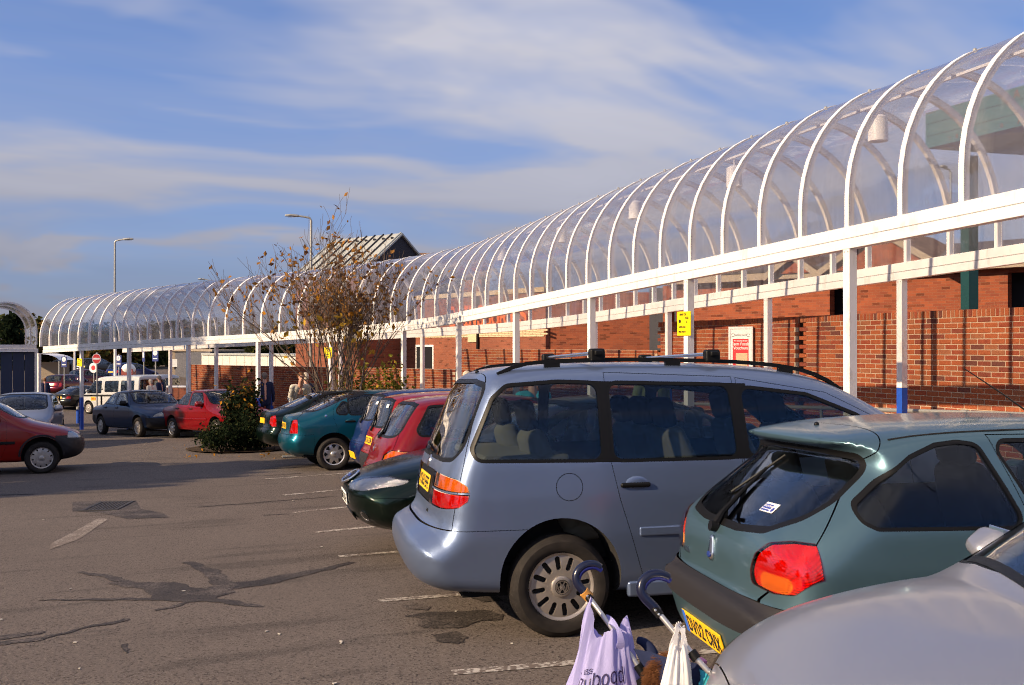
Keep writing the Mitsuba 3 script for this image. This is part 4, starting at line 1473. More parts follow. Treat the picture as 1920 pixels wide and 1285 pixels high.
paint('dusty_black', (0.02, 0.022, 0.032), 0.2, 0.36)

def top_z(B, x, y):
    zz = np.linspace(.4, B.H + .05, 400)
    ins = np.where(B.F(np.column_stack([np.full(400, x), np.full(400, y), zz])) < 0)[0]
    return zz[ins[-1]]


# ------------------------------------------------------------------ silver blue people carrier
YB = 1.1
sil = [(0.35, .24, .10), (1.5, .21, .08), (3.4, .21, .08), (4.30, .23, .12), (4.56, .30, .45), (4.62, .45, .5), (4.60, .62, .5), (4.50, .76, .45), (4.30, .87, .30), (3.98, .97, .25), (3.72, 1.05, .22),
       (3.42, 1.24, .25), (3.04, 1.46, .22), (2.74, 1.585, .17), (2.32, 1.645, .12), (1.6, 1.672, .10), (0.95, 1.664, .10), (0.62, 1.64, .12), (0.47, 1.565, .19), (0.345, 1.27, .23), (0.24, 1.03, .26), (0.20, .84, .27), (0.185, .69, .27),
       (0.10, .645, .30), (0.02, .60, .32), (0.0, .48, .32), (0.06, .33, .30), (0.18, .26, .2)]
mpv = Body(sil, 1.81, [(.2, .90), (.35, .965), (.6, 1.0), (.85, 1.0), (1.05, .985), (1.35, .92), (1.52, .865), (1.70, .79)], [(0, .95), (.6, .98), (1.2, 1), (3.3, 1), (4.2, .95), (4.62, .9)], 0.026, p=3.5,
           bulge=[(0.93, .33, .52, .42, .022), (3.75, .33, .5, .42, .02)])
lampz = lambda z0, z1: rounded([(-.1, z0), (.26, z0), (.34, z0 + .02), (.34, z1), (-.1, z1)], 0.0)
lamp_outline = Polygon([(-.1, .775), (.22, .775), (.31, .795), (.365, .835), (.38, .882), (.365, .925), (.31, .965), (.22, .985), (-.1, .985)])
up_ = lamp_outline.intersection(sbox(-1, .886, 1, 2))
lo_ = lamp_outline.intersection(sbox(-1, 0, 1, .876))
sp = dict(paint='paint_silver_blue', R=.312, arch=.375, arch_up=.035, axles=(.93, 3.765), wheel='cover12', tw=.195, seal='black_plastic', sealw=.022, swr=.055,
          swin=[[(.385, 1.085), (1.195, 1.068), (1.195, 1.525), (.95, 1.535), (.63, 1.515), (.545, 1.44)], [(1.275, 1.065), (2.085, 1.06), (2.065, 1.50), (1.275, 1.525)], [(2.17, 1.06), (3.22, 1.06), (2.94, 1.29), (2.60, 1.43), (2.15, 1.487)]],
          ewin={'windscreen': ([(.55, 1.09), (.72, 1.10), (.61, 1.52), (.3, 1.55)], 2.2, 4.0, .06, .03), 'rear_window': ([(.5, 1.075), (.745, 1.09), (.67, 1.515), (.4, 1.54)], -.2, 1.0, .09, .028)},
          regions=[('pillar_trim', 'side', [(1.15, 1.05), (1.32, 1.045), (1.32, 1.54), (1.15, 1.545)], (.4, YB), 'black_plastic', .001, True, dict(gap=.001)),
                   ('pillar_trim', 'side', [(2.05, 1.042), (2.21, 1.042), (2.19, 1.515), (2.03, 1.52)], (.4, YB), 'black_plastic', .001, True, dict(gap=.001)),
                   ('reversing_light', 'end', [(.38, .895), (.47, .895), (.47, .98), (.38, .98)], (-.2, .35), 'clear_lens', .004, True, dict(bowl=-.015)),
                   ('tail_light', 'side', up_, (.36, YB), 'amber_lens', .006, True, dict(bowl=-.015, gap=.004, label='orange upper lamp of the rear cluster')),
                   ('tail_light', 'side', lo_, (.36, YB), 'red_lens', .006, True, dict(bowl=-.015, gap=.004, label='red lower lamp of the rear cluster')),
                   ('lamp_panel', 'end', [(-.36, .775), (.36, .775), (.36, .985), (-.36, .985)], (-.2, .5), 'black_plastic', -.004, False),
                   ('fuel_flap', 'side', Point(.985, .905).buffer(.084, 24), (-YB, -.4), None, 0.0, False, dict(gap=.004)),
                   ('rear_bumper', 'side', [(-.1, .1), (.72, .1), (.72, .662), (-.1, .662)], (-YB, YB), None, 0.0, False),
                   ('tailgate', 'side', [(-.1, .662), (.275, .662), (.315, .90), (.38, 1.15), (.45, 1.38), (.55, 1.60), (.62, 1.9), (-.1, 1.9)], (-YB, YB), None, 0.0, False),
                   ('rear_door', 'side', [(1.25, 1.60), (1.25, 1.05), (1.30, .82), (1.44, .36), (1.50, .30), (2.115, .30), (2.115, 1.05), (2.10, 1.56)], (.4, YB), None, 0.0, True),
                   ('front_door', 'side', [(2.125, 1.555), (2.125, .30), (3.10, .30), (3.25, .45), (3.30, .80), (3.28, 1.05), (3.04, 1.30), (2.74, 1.45)], (.4, YB), None, 0.0, True),
                   ('headlight', 'end', [(.38, .66), (.80, .70), (.86, .80), (.45, .78)], (4.1, 4.7), 'clear_lens', .004, True, dict(bowl=-.015)),
                   ('bonnet', 'top', [(3.62, -.78), (4.45, -.70), (4.45, .70), (3.62, .78)], (.7, 1.3), None, 0.0, False)],
          cabin=(.35, 3.5, .42), seat_up=.10, seats=[(1.02, -.42, 1.0, 'seat_grey'), (1.02, .42, 1.0, 'seat_grey'), (1.95, -.45, 1.0, 'seat_grey'), (1.95, .45, 1.0, 'seat_grey'), (1.95, 0, 1.0, 'seat_grey'), (2.75, -.42, 1.02, 'seat_grey'), (2.75, .42, 1.02, 'seat_grey')],
          headrest='seat_dark', dash=(3.42, 1.06), mirrors=[(3.0, 1.06)], handles=[(1.40, .905, 'black_plastic'), (2.28, .905, 'black_plastic')])
GAL_TH = 11.5
M = car_matrix((.93, -.86), (0.30, 5.97), GAL_TH)
car = make_car('people_carrier', 'silver blue people carrier with black roof rails, parked beside the hatchback', 'car', M, mpv, sp)
tw = T(M)
for s in (1, -1):
    xs = np.linspace(.60, 2.95, 26)
    def roof_z(x, y):
        zz = np.linspace(1.3, 1.8, 200)
        ins = np.where(mpv.F(np.column_stack([np.full(200, x), np.full(200, y), zz])) < 0)[0]
        return zz[ins[-1]]
    lift = np.clip(np.minimum((xs - .60) / .28, (2.95 - xs) / .30), 0, 1)
    P = np.array([[x, s * (.655 - .03 * abs(x - 1.6)), roof_z(x, .655 - .03 * abs(x - 1.6)) + .002 + .034 * l * (2 - l)] for x, l in zip(xs, lift)])
    k = part(car, 'roof_rail', bar(P, .030, .024), 'black_plastic', tw=tw)
    for x in (.95, 1.75, 2.55):
        part(k, 'rail_foot', box((x, s * (.655 - .03 * abs(x - 1.6)), roof_z(x, .65) + .012), (.10, .028, .045)), 'black_plastic', tw=tw)
for x in (1.24, 2.02):
    k = part(car, 'roof_bar', rbox((x, 0, roof_z(x, .64) + .080), (.045, 1.30, .022), .008), 'chrome', 30, tw)
    for s in (1, -1):
        part(k, 'clamp', rbox((x, s * .655, roof_z(x, .64) + .066), (.10, .07, .085), .016), 'black_plastic', 30, tw)
        part(k, 'end_cap', rbox((x, s * .70, roof_z(x, .64) + .080), (.055, .04, .034), .010), 'black_plastic', 30, tw)
for s in (1, -1):
    for x0, x1 in ((1.42, 2.08), (2.17, 3.16)):
        y = handle_y(mpv, (x0 + x1) / 2, .62)
        part(car, 'door_moulding', rbox(((x0 + x1) / 2, s * (y + .004), .62), (x1 - x0, .022, .055), .009), 'paint_silver_blue', 30, tw)
    part(car, 'sill', rbox((2.35, s * .855, .265), (2.0, .05, .10), .02), 'paint_silver_blue', 30, tw)
plate_part(car, M, skin_frame(mpv, 0.02, .885), 'Y565 EFE')
fr = skin_frame(mpv, -.30, .70)
m = meshkit.text_mesh('TDI', .030, .003, True)
m.apply_translation([-.03, 0.02, 0])
part(car, 'badge', m, 'ink_black', tw=T(M @ fr))
fr = skin_frame(mpv, 0, 1.02)
part(car, 'emblem', lathe([(0, .006), (.04, .006), (.045, 0)], 24), 'chrome', 40, T(M @ fr))
a, b = end_x(mpv, .05, 1.10), end_x(mpv, .42, 1.16)
part(car, 'rear_wiper', tube([[a - .012, 0.02, 1.06], [a - .03, .05, 1.09], [b - .02, .42, 1.12]], [.018, .011, .007], 6), 'black_plastic', 40, tw)
part(car, 'aerial_base', trimesh.creation.icosphere(2, .014).apply_translation([.56, -.1, roof_z(.56, .1) + .004]), 'black_plastic', 40, tw)
part(car, 'rear_mirror', rbox((2.80, .0, 1.44), (.03, .20, .06), .012), 'black_plastic', 30, tw)
part(car, 'hanging_paper', grid_mesh(np.array([[[3.0 + .01 * i, -.50 + .05 * j + .01 * math.sin(i * 2 + j), 1.10 + .05 * i] for j in range(4)] for i in range(4)])), 'sign_white', tw=tw)
part(car, 'load_cover', rbox((.78, 0, 1.06), (.55, 1.30, .05), .02), 'seat_grey', 30, tw)

# ------------------------------------------------------------------ teal grey three-door hatchback
sil = [(.28, .22, .10), (1.0, .20, .08), (3.0, .19, .08), (3.58, .21, .12), (3.78, .30, .40), (3.83, .45, .45), (3.80, .60, .45), (3.70, .72, .40), (3.45, .82, .28), (3.05, .91, .24), (2.86, .96, .22),
       (2.50, 1.17, .24), (2.20, 1.295, .20), (1.92, 1.35, .12), (1.40, 1.368, .10), (.85, 1.352, .10), (.64, 1.33, .11), (.45, 1.305, .14), (.43, 1.262, .14), (.50, 1.240, .17), (.535, 1.20, .22), (.42, 1.12, .25), (.20, .95, .28), (.125, .885, .28), (.09, .80, .29),
       (.085, .67, .29), (.075, .625, .30), (.012, .615, .38), (.0, .56, .38), (.008, .49, .38), (.03, .42, .38), (.06, .32, .34), (.14, .25, .2)]
hatch = Body(sil, 1.634, [(.2, .90), (.4, .975), (.58, 1.0), (.78, .995), (.93, .965), (1.10, .88), (1.24, .79), (1.36, .72)], [(0, .92), (.5, .97), (1.0, 1), (2.9, 1), (3.5, .95), (3.83, .88)], 0.021, p=3.5,
             bulge=[(.66, .30, .45, .36, .018), (3.1, .30, .45, .36, .018)])
sp = dict(paint='paint_teal_grey', R=.285, arch=.335, arch_up=.03, axles=(.66, 3.11), wheel='rim_slots', seal='black_plastic', sealw=.016, swr=.04,
          swin=[[(.45, 1.03), (.46, .98), (.51, .955), (1.12, .945), (1.11, 1.0), (1.02, 1.258), (.94, 1.27), (.84, 1.26), (.72, 1.215), (.57, 1.12)], [(1.22, .945), (2.42, .945), (2.12, 1.15), (1.82, 1.262), (1.10, 1.272)]],
          ewin={'windscreen': ([(.52, 1.0), (.66, 1.02), (.555, 1.27), (.3, 1.30)], 1.7, 3.2, .05, .025), 'rear_window': ([(.2, .905), (.43, .925), (.545, .985), (.575, 1.04), (.535, 1.20), (.25, 1.215)], -.2, 1.0, .05, .030)},
          regions=[('indicator', 'end', LineString([(.53, .728), (.66, .722)]).buffer(.034, 12), (-.2, .27), 'amber_lens', .006, True, dict(bowl=-.015, gap=0)),
                   ('tail_light', 'end', [(.86, .885), (.62, .890), (.52, .870), (.46, .82), (.44, .755), (.445, .695), (.60, .680), (.70, .69), (.765, .76)], (-.2, .27), 'red_lens', .006, True, dict(bowl=-.015, gap=0, r=.04, label='large red upper lamp of the hatchback tail light')),
                   ('bumper_strip', 'side', [(-.1, .50), (.36, .50), (.36, .627), (-.1, .627)], (-YB, YB), 'grey_plastic', .012, False, dict(gap=.002)),
                   ('rear_bumper', 'side', [(-.1, .1), (.37, .1), (.37, .50), (-.1, .50)], (-YB, YB), None, 0.0, False),
                   ('tailgate', 'side', [(-.1, .627), (.10, .627), (.13, .70), (.278, .89), (.42, 1.05), (.60, 1.25), (.68, 1.34), (.70, 1.6), (-.1, 1.6)], (-YB, YB), None, 0.0, False),
                   ('door', 'side', [(1.08, 1.305), (1.165, .94), (1.18, .30), (2.42, .30), (2.52, .55), (2.50, .95), (2.16, 1.17), (1.85, 1.295)], (.4, YB), None, 0.0, True),
                   ('headlight', 'end', [(.36, .62), (.74, .66), (.78, .75), (.42, .74)], (3.4, 3.9), 'clear_lens', .004, True, dict(bowl=-.015)),
                   ('bonnet', 'top', [(2.84, -.70), (3.68, -.62), (3.68, .62), (2.84, .70)], (.66, 1.2), None, 0.0, False)],
          cabin=(.25, 2.8, .36), seats=[(.78, -.33, .92, 'seat_dark'), (.78, .33, .92, 'seat_dark'), (1.75, -.36, 1.0, 'seat_dark'), (1.75, .36, 1.0, 'seat_dark')], seat_up=.02,
          dash=(2.55, .95), mirrors=[(2.28, .94)], handles=[(1.34, .80, 'black_plastic')])
M = car_matrix((0, 0), (.855, 4.56), 8.5)
car = make_car('hatchback', 'teal grey three door hatchback with yellow rear plate beside the people carrier', 'car', M, hatch, sp)
tw = T(M)
fr = skin_frame(hatch, .0, .38)
plate_part(car, M, fr, 'DV02 CNX', band=True)
fr = skin_frame(hatch, 0, .755)
boss = m3.Manifold.batch_hull([m3.Manifold.sphere(.032, 20).scale((1, 1, .45)).translate([0, -.015, 0]), m3.Manifold.sphere(.018, 16).scale((1, 1, .5)).translate([0, .055, 0])])
k = part(car, 'tailgate_handle', tm(boss), 'chrome', 40, T(M @ fr))
part(k, 'emblem', tm(m3.Manifold.sphere(.024, 20).scale((1, .62, .3)).translate([0, -.018, .012])), 'sign_blue', 40, T(M @ fr))
pz = lambda y, z, o=.012: [end_x(hatch, y, z) - o, y, z]
k = part(car, 'rear_wiper', tube([pz(-.0, .88, .02), pz(.01, .93, .03), pz(.07, 1.03, .02), pz(.10, 1.12, .018)], [.022, .014, .010, .008], 8), 'black_plastic', 40, tw)
part(k, 'wiper_blade', tube([pz(.19, 1.0, .008), pz(.12, 1.10, .010), pz(.08, 1.18, .010)], .007, 6), 'rubber', 40, tw)
part(k, 'pivot', tube([pz(0, .865, .005), pz(0, .872, .045)], .026, 12), 'black_plastic', 40, tw)
fr = skin_frame(hatch, -.285, .985)
fr[:3, 3] -= fr[:3, 2] * .006
k = part(car, 'sticker', box((0, 0, 0), (.118, .056, .0015), 0), 'sign_white', tw=T(M @ fr))
part(k, 'print', cat([box((-.018, .004, .001), (.074, .026, .001)), box((-.018, -.018, .001), (.074, .009, .001)), lathe([(0, .0012), (.013, .0012)], 16).apply_translation([.041, -.010, 0])]), 'ink_blue', tw=T(M @ fr))
m = meshkit.text_mesh('Bristol Street', .011, .0006)
m.apply_scale([.86, 1, 1])
m.apply_translation([-.052, .0005, .0016])
part(k, 'lettering', m, 'sign_white', tw=T(M @ fr))
fr = skin_frame(hatch, .38, .70)
m = meshkit.text_mesh('Fiesta', .032, .003)
m.apply_translation([-.06, -.01, 0])
part(car, 'badge', m, 'chrome', tw=T(M @ fr))
part(car, 'rear_mirror', rbox((2.02, .0, 1.235), (.03, .18, .055), .012), 'black_plastic', 30, tw)
part(car, 'aerial_base', trimesh.creation.icosphere(2, .012).apply_translation([.62, 0, top_z(hatch, .62, 0) + .004]), 'black_plastic', 40, tw)
for s in (1, -1):
    part(car, 'roof_gutter', tube([[x, s * (.585 - .02 * abs(x - 1.2)), top_z(hatch, x, .585 - .02 * abs(x - 1.2)) + .001] for x in np.linspace(.66, 2.0, 14)], .0055, 6), 'rubber', 40, tw)

# ------------------------------------------------------------------ lilac silver small car, nose to the left, nearest the camera
sil = [(.28, .22, .10), (1.0, .20, .08), (2.9, .19, .08), (3.40, .21, .12), (3.62, .30, .40), (3.66, .45, .46), (3.66, .60, .46), (3.62, .73, .44), (3.53, .83, .38), (3.38, .905, .32), (3.16, .96, .28), (2.96, .99, .26), (2.84, 1.0, .25),
       (2.60, 1.17, .26), (2.28, 1.37, .22), (2.0, 1.44, .16), (1.3, 1.45, .14), (.75, 1.42, .14), (.45, 1.36, .18), (.32, 1.20, .26), (.16, .95, .32), (.09, .80, .36), (.02, .62, .38), (.0, .45, .38), (.05, .32, .34), (.14, .25, .2)]
small = Body(sil, 1.63, [(.2, .90), (.4, .975), (.58, 1.0), (.78, .99), (.93, .96), (1.12, .885), (1.28, .80), (1.42, .72)], [(0, .93), (.5, .975), (1.0, 1), (2.7, 1), (3.3, .95), (3.66, .87)], 0.026)
sp = dict(paint='paint_lilac_silver', R=.285, arch=.33, arch_up=.03, axles=(.60, 2.98), wheel='rim_slots', seal='black_plastic', sealw=.024,
          swin=[[(.42, 1.0), (1.08, .955), (1.0, 1.30), (.60, 1.27)], [(1.2, .95), (2.32, .95), (2.0, 1.2), (1.7, 1.32), (1.12, 1.32)]],
          ewin={'windscreen': ([(.22, 1.032), (.45, 1.02), (.68, .985), (.575, 1.345), (.3, 1.375)], 1.6, 3.1, .02, .008), 'rear_window': ([(.3, .98), (.56, 1.0), (.52, 1.30), (.3, 1.32)], -.2, 1.0, .05, .03)},
          regions=[('headlight', 'end', [(.36, .62), (.70, .62), (.82, .68), (.82, .83), (.66, .80), (.40, .73)], (3.0, 3.8), 'clear_lens', .004, True, dict(bowl=-.015, gap=.004)),
                   ('front_bumper', 'side', [(3.30, .1), (3.9, .1), (3.9, .57), (3.30, .57)], (-YB, YB), None, 0.0, False),
                   ('bonnet', 'top', [(2.66, -.66), (3.2, -.64), (3.56, -.46), (3.60, 0), (3.56, .46), (3.2, .64), (2.66, .66), (2.72, 0)], (.62, 1.05), None, 0.0, False, dict(gap=.003)),
                   ('door', 'side', [(1.10, 1.36), (1.165, .94), (1.18, .30), (2.32, .30), (2.42, .55), (2.40, .95), (2.06, 1.21), (1.75, 1.345)], (.4, YB), None, 0.0, True)],
          cabin=(.25, 2.65, .36), seats=[(.78, -.33, .92, 'seat_dark'), (.78, .33, .92, 'seat_dark'), (1.70, -.36, 1.0, 'seat_dark'), (1.70, .36, 1.0, 'seat_dark')], dash=(2.42, .97), mirrors=[(2.56, .975)], mir_scale=.72)
M = car_matrix((3.66, 0), (.50, 2.36), 181.0)
car = make_car('small_car', 'lilac silver small car, only its bonnet, windscreen and mirror in view at right', 'car', M, small, sp)
tw = T(M)
cz = lambda y: float(np.interp(abs(y), [0, .6], [2.84, 2.76]))


ys = np.linspace(-.54, .54, 13)
part(car, 'scuttle_panel', grid_mesh(np.array([[[cz(y) + .012, y, top_z(small, cz(y) + .012, y) + .004], [cz(y) - .015, y, top_z(small, cz(y) - .015, y) + .003]] for y in ys][::-1])), 'black_plastic', True, tw)
for y0, y1 in ((.10, .58), (-.42, .06)):
    q = [np.array([cz(y) - .05 - .04 * i, y, top_z(small, cz(y) - .05 - .04 * i, y) + .022]) for i, y in enumerate(np.linspace(y1, y0, 5))]
    k = part(car, 'wiper', tube(q, .009, 6), 'black_plastic', 40, tw)
    part(k, 'wiper_pivot', tube([[cz(y1) + .03, y1, top_z(small, cz(y1) + .03, y1)], [cz(y1) + .03, y1, top_z(small, cz(y1), y1) + .04]], .02, 10), 'black_plastic', 40, tw)
aer = np.array([2.35, .57, top_z(small, 2.35, .57)])
# ------------------------------------------------------------------ the other cars: four outlines, each car with its own size, lamps and trim
OUT = {
    'hatch': dict(sil=[(.28, .22, .10), (1.0, .20, .08), (2.9, .19, .08), (3.45, .21, .12), (3.66, .30, .40), (3.70, .45, .45), (3.67, .60, .45), (3.58, .70, .40), (3.35, .80, .28), (3.0, .88, .24), (2.74, .95, .22),
                       (2.40, 1.19, .26), (2.08, 1.34, .22), (1.80, 1.40, .17), (1.30, 1.42, .14), (.75, 1.40, .14), (.46, 1.36, .16), (.37, 1.30, .20), (.20, .98, .28), (.12, .86, .32), (.08, .68, .34), (.02, .61, .36), (.0, .45, .36), (.05, .32, .34), (.14, .25, .20)],
                  L=3.7, zw=[(.2, .90), (.4, .975), (.58, 1.0), (.78, .995), (.93, .965), (1.12, .89), (1.28, .81), (1.42, .74)], plan=[(0, .93), (.5, .975), (1.0, 1), (2.8, 1), (3.4, .95), (3.7, .88)],
                  swin=[[(.44, .985), (1.08, .955), (1.05, 1.30), (.62, 1.28)], [(1.18, .95), (2.34, .95), (2.02, 1.20), (1.74, 1.31), (1.14, 1.315)]],
                  ewin={'windscreen': ([(.50, 1.0), (.655, 1.02), (.555, 1.32), (.3, 1.35)], 1.6, 3.1, .05, .025), 'rear_window': ([(.42, .965), (.60, .985), (.545, 1.285), (.35, 1.31)], -.2, 1.0, .06, .028)},
                  doors=[('door', [(1.12, 1.35), (1.15, .94), (1.18, .30), (2.34, .30), (2.44, .55), (2.42, .95), (2.08, 1.21), (1.78, 1.335)])],
                  tailgate=[(-.1, .63), (.13, .63), (.16, .72), (.27, .95), (.40, 1.22), (.48, 1.34), (.55, 1.6), (-.1, 1.6)],
                  tail=('end', [(.86, .86), (.58, .87), (.56, .64), (.86, .64)], (-.2, .24)), head=('end', [(.36, .60), (.80, .62), (.80, .75), (.42, .72)], (3.42, 3.8)),
                  bumper=.60, fb=(3.30, .57), axles=(.62, 3.0), R=.285, cabin=(.25, 2.65, .36), seats=[(.80, -.33, .92), (.80, .33, .92), (1.72, -.36, 1.0), (1.72, .36, 1.0)], dash=(2.45, .95), mir=(2.22, .96), handles=[(1.34, .82)]),
    'fastback': dict(sil=[(.30, .24, .10), (1.2, .20, .08), (3.3, .20, .08), (4.05, .22, .12), (4.27, .30, .42), (4.32, .46, .45), (4.28, .60, .45), (4.15, .72, .40), (3.85, .82, .28), (3.40, .90, .24), (3.15, .95, .22), (2.75, 1.20, .26), (2.40, 1.34, .22),
                          (2.10, 1.39, .16), (1.60, 1.395, .14), (1.22, 1.35, .16), (.88, 1.22, .22), (.55, 1.06, .24), (.34, .985, .24), (.15, .965, .26), (.10, .90, .30), (.09, .68, .34), (.03, .62, .36), (.0, .48, .36), (.06, .33, .32), (.18, .26, .20)],
                     L=4.32, zw=[(.2, .90), (.4, .975), (.58, 1.0), (.78, .995), (.93, .965), (1.12, .88), (1.28, .80), (1.42, .73)], plan=[(0, .92), (.6, .975), (1.2, 1), (3.2, 1), (3.9, .95), (4.32, .88)],
                     swin=[[(.90, .985), (1.105, .975), (1.105, 1.235), (1.02, 1.17), (.93, 1.07)], [(1.135, .972), (1.86, .955), (1.82, 1.30), (1.42, 1.31), (1.135, 1.25)], [(1.95, .952), (2.80, .95), (2.44, 1.20), (2.20, 1.29), (1.91, 1.30)]],
                     ewin={'windscreen': ([(.50, 1.0), (.665, 1.02), (.565, 1.30), (.3, 1.33)], 1.9, 3.5, .05, .025), 'rear_window': ([(.42, 1.045), (.58, 1.065), (.535, 1.315), (.35, 1.335)], .1, 1.6, .05, .035)},
                     doors=[('rear_door', [(1.10, 1.35), (.86, 1.08), (.84, .93), (.95, .62), (1.22, .40), (1.26, .30), (1.895, .30), (1.895, 1.34)]), ('front_door', [(1.905, 1.34), (1.905, .30), (2.86, .30), (2.95, .50), (2.93, .95), (2.50, 1.22), (2.24, 1.325)])],
                     tailgate=[(-.1, .64), (.16, .64), (.20, .74), (.26, .93), (.48, 1.045), (.86, 1.235), (1.20, 1.40), (1.1, 1.6), (-.1, 1.6)],
                     tail=('end', [(.86, .90), (.60, .91), (.50, .70), (.52, .66), (.86, .66)], (-.2, .24)), head=('end', [(.36, .60), (.80, .62), (.80, .75), (.42, .72)], (4.05, 4.4)),
                     bumper=.635, fb=(3.85, .57), axles=(.85, 3.40), R=.292, cabin=(.35, 3.1, .36), seats=[(1.20, -.36, 1.0), (1.20, .36, 1.0), (2.12, -.36, 1.0), (2.12, .36, 1.0)], dash=(2.88, .95), mir=(2.62, .96), handles=[(1.14, .85), (2.06, .85)]),
    'saloon': dict(sil=[(.30, .25, .10), (1.2, .20, .08), (3.3, .20, .08), (4.05, .22, .12), (4.26, .32, .36), (4.30, .46, .38), (4.27, .62, .38), (4.20, .74, .34), (3.90, .82, .24), (3.40, .89, .22), (3.06, .935, .20), (2.70, 1.20, .24), (2.46, 1.32, .20),
                        (2.20, 1.365, .15), (1.75, 1.375, .13), (1.42, 1.35, .15), (1.22, 1.27, .20), (.98, 1.05, .22), (.80, .955, .20), (.45, .935, .18), (.12, .925, .20), (.06, .86, .26), (.05, .66, .28), (.01, .60, .30), (.0, .46, .30), (.06, .33, .28), (.18, .27, .18)],
                   L=4.3, zw=[(.2, .90), (.4, .975), (.58, 1.0), (.78, .995), (.90, .975), (1.12, .88), (1.28, .81), (1.40, .74)], plan=[(0, .94), (.6, .98), (1.2, 1), (3.2, 1), (3.9, .96), (4.3, .91)],
                   swin=[[(1.12, .985), (1.80, .955), (1.78, 1.28), (1.42, 1.28), (1.30, 1.22)], [(1.90, .95), (2.72, .945), (2.46, 1.18), (2.30, 1.27), (1.88, 1.28)]],
                   ewin={'windscreen': ([(.50, .985), (.655, 1.0), (.56, 1.29), (.3, 1.315)], 2.0, 3.4, .05, .025), 'rear_window': ([(.45, 1.0), (.60, 1.02), (.545, 1.27), (.35, 1.30)], .5, 1.6, .05, .03)},
                   doors=[('rear_door', [(1.46, 1.33), (1.30, 1.29), (1.04, .98), (1.14, .62), (1.26, .30), (1.84, .30), (1.84, 1.33)]), ('front_door', [(1.85, 1.33), (1.85, .30), (2.80, .30), (2.86, .50), (2.84, .94), (2.52, 1.22), (2.34, 1.315)])],
                   tailgate=[(-.1, .64), (.10, .64), (.12, .90), (.74, .93), (.72, 1.0), (-.1, 1.0)],
                   tail=('end', [(.88, .85), (.46, .86), (.46, .68), (.88, .68)], (-.2, .16)), head=('end', [(.42, .60), (.84, .60), (.84, .73), (.42, .73)], (4.12, 4.4)),
                   bumper=.60, fb=(3.85, .57), axles=(.85, 3.36), R=.290, cabin=(.35, 3.0, .36), seats=[(1.30, -.36, 1.0), (1.30, .36, 1.0), (2.12, -.36, 1.0), (2.12, .36, 1.0)], dash=(2.82, .94), mir=(2.58, .95), handles=[(1.24, .84), (2.02, .84)]),
    'van': dict(sil=[(.2, .30, .08), (1.2, .28, .07), (3.4, .28, .07), (4.25, .30, .10), (4.58, .42, .24), (4.62, .60, .26), (4.58, .88, .26), (4.42, 1.02, .22), (4.12, 1.12, .20), (3.98, 1.17, .20), (3.55, 1.66, .22), (3.32, 1.86, .18), (3.02, 1.96, .14), (2.4, 2.0, .12),
                     (.3, 1.99, .12), (.08, 1.95, .14), (.01, 1.80, .14), (.0, 1.0, .14), (.0, .55, .14), (.05, .38, .12)],
                L=4.62, zw=[(.3, .95), (.7, 1.0), (1.1, .995), (1.6, .955), (2.0, .88)], plan=[(0, .98), (.6, 1), (3.4, 1), (4.2, .95), (4.62, .88)],
                swin=[[(.42, 1.16), (1.32, 1.16), (1.32, 1.70), (.42, 1.70)], [(1.52, 1.16), (2.48, 1.16), (2.48, 1.70), (1.52, 1.70)], [(2.74, 1.10), (3.84, 1.10), (3.42, 1.62), (3.30, 1.70), (2.74, 1.72)]],
                ewin={'windscreen': ([(.55, 1.20), (.80, 1.22), (.72, 1.78), (.3, 1.82)], 2.6, 4.3, .06, .03), 'rear_window': ([(.55, 1.18), (.74, 1.20), (.70, 1.72), (.45, 1.74)], -.2, .4, .06, .03)},
                doors=[('door', [(2.62, 1.82), (2.62, .40), (3.58, .40), (3.90, .75), (3.96, 1.10), (3.50, 1.66), (3.34, 1.80)])],
                tailgate=[(-.1, .50), (.10, .50), (.12, 1.95), (-.1, 1.95)],
                tail=('end', [(.98, 1.12), (.86, 1.12), (.86, .72), (.98, .72)], (-.2, .1)), head=('end', [(.50, .72), (.86, .72), (.86, .90), (.50, .90)], (4.2, 4.7)),
                bumper=.48, fb=(4.05, .55), axles=(.95, 3.70), R=.325, cabin=(.25, 3.7, .50), seats=[(1.0, -.5, 1.1), (1.0, .5, 1.1), (1.9, -.5, 1.1), (1.9, .5, 1.1), (2.9, -.5, 1.1), (2.9, .5, 1.1)], dash=(3.7, 1.2), mir=(3.66, 1.2), handles=[(2.78, 1.0)]),
}


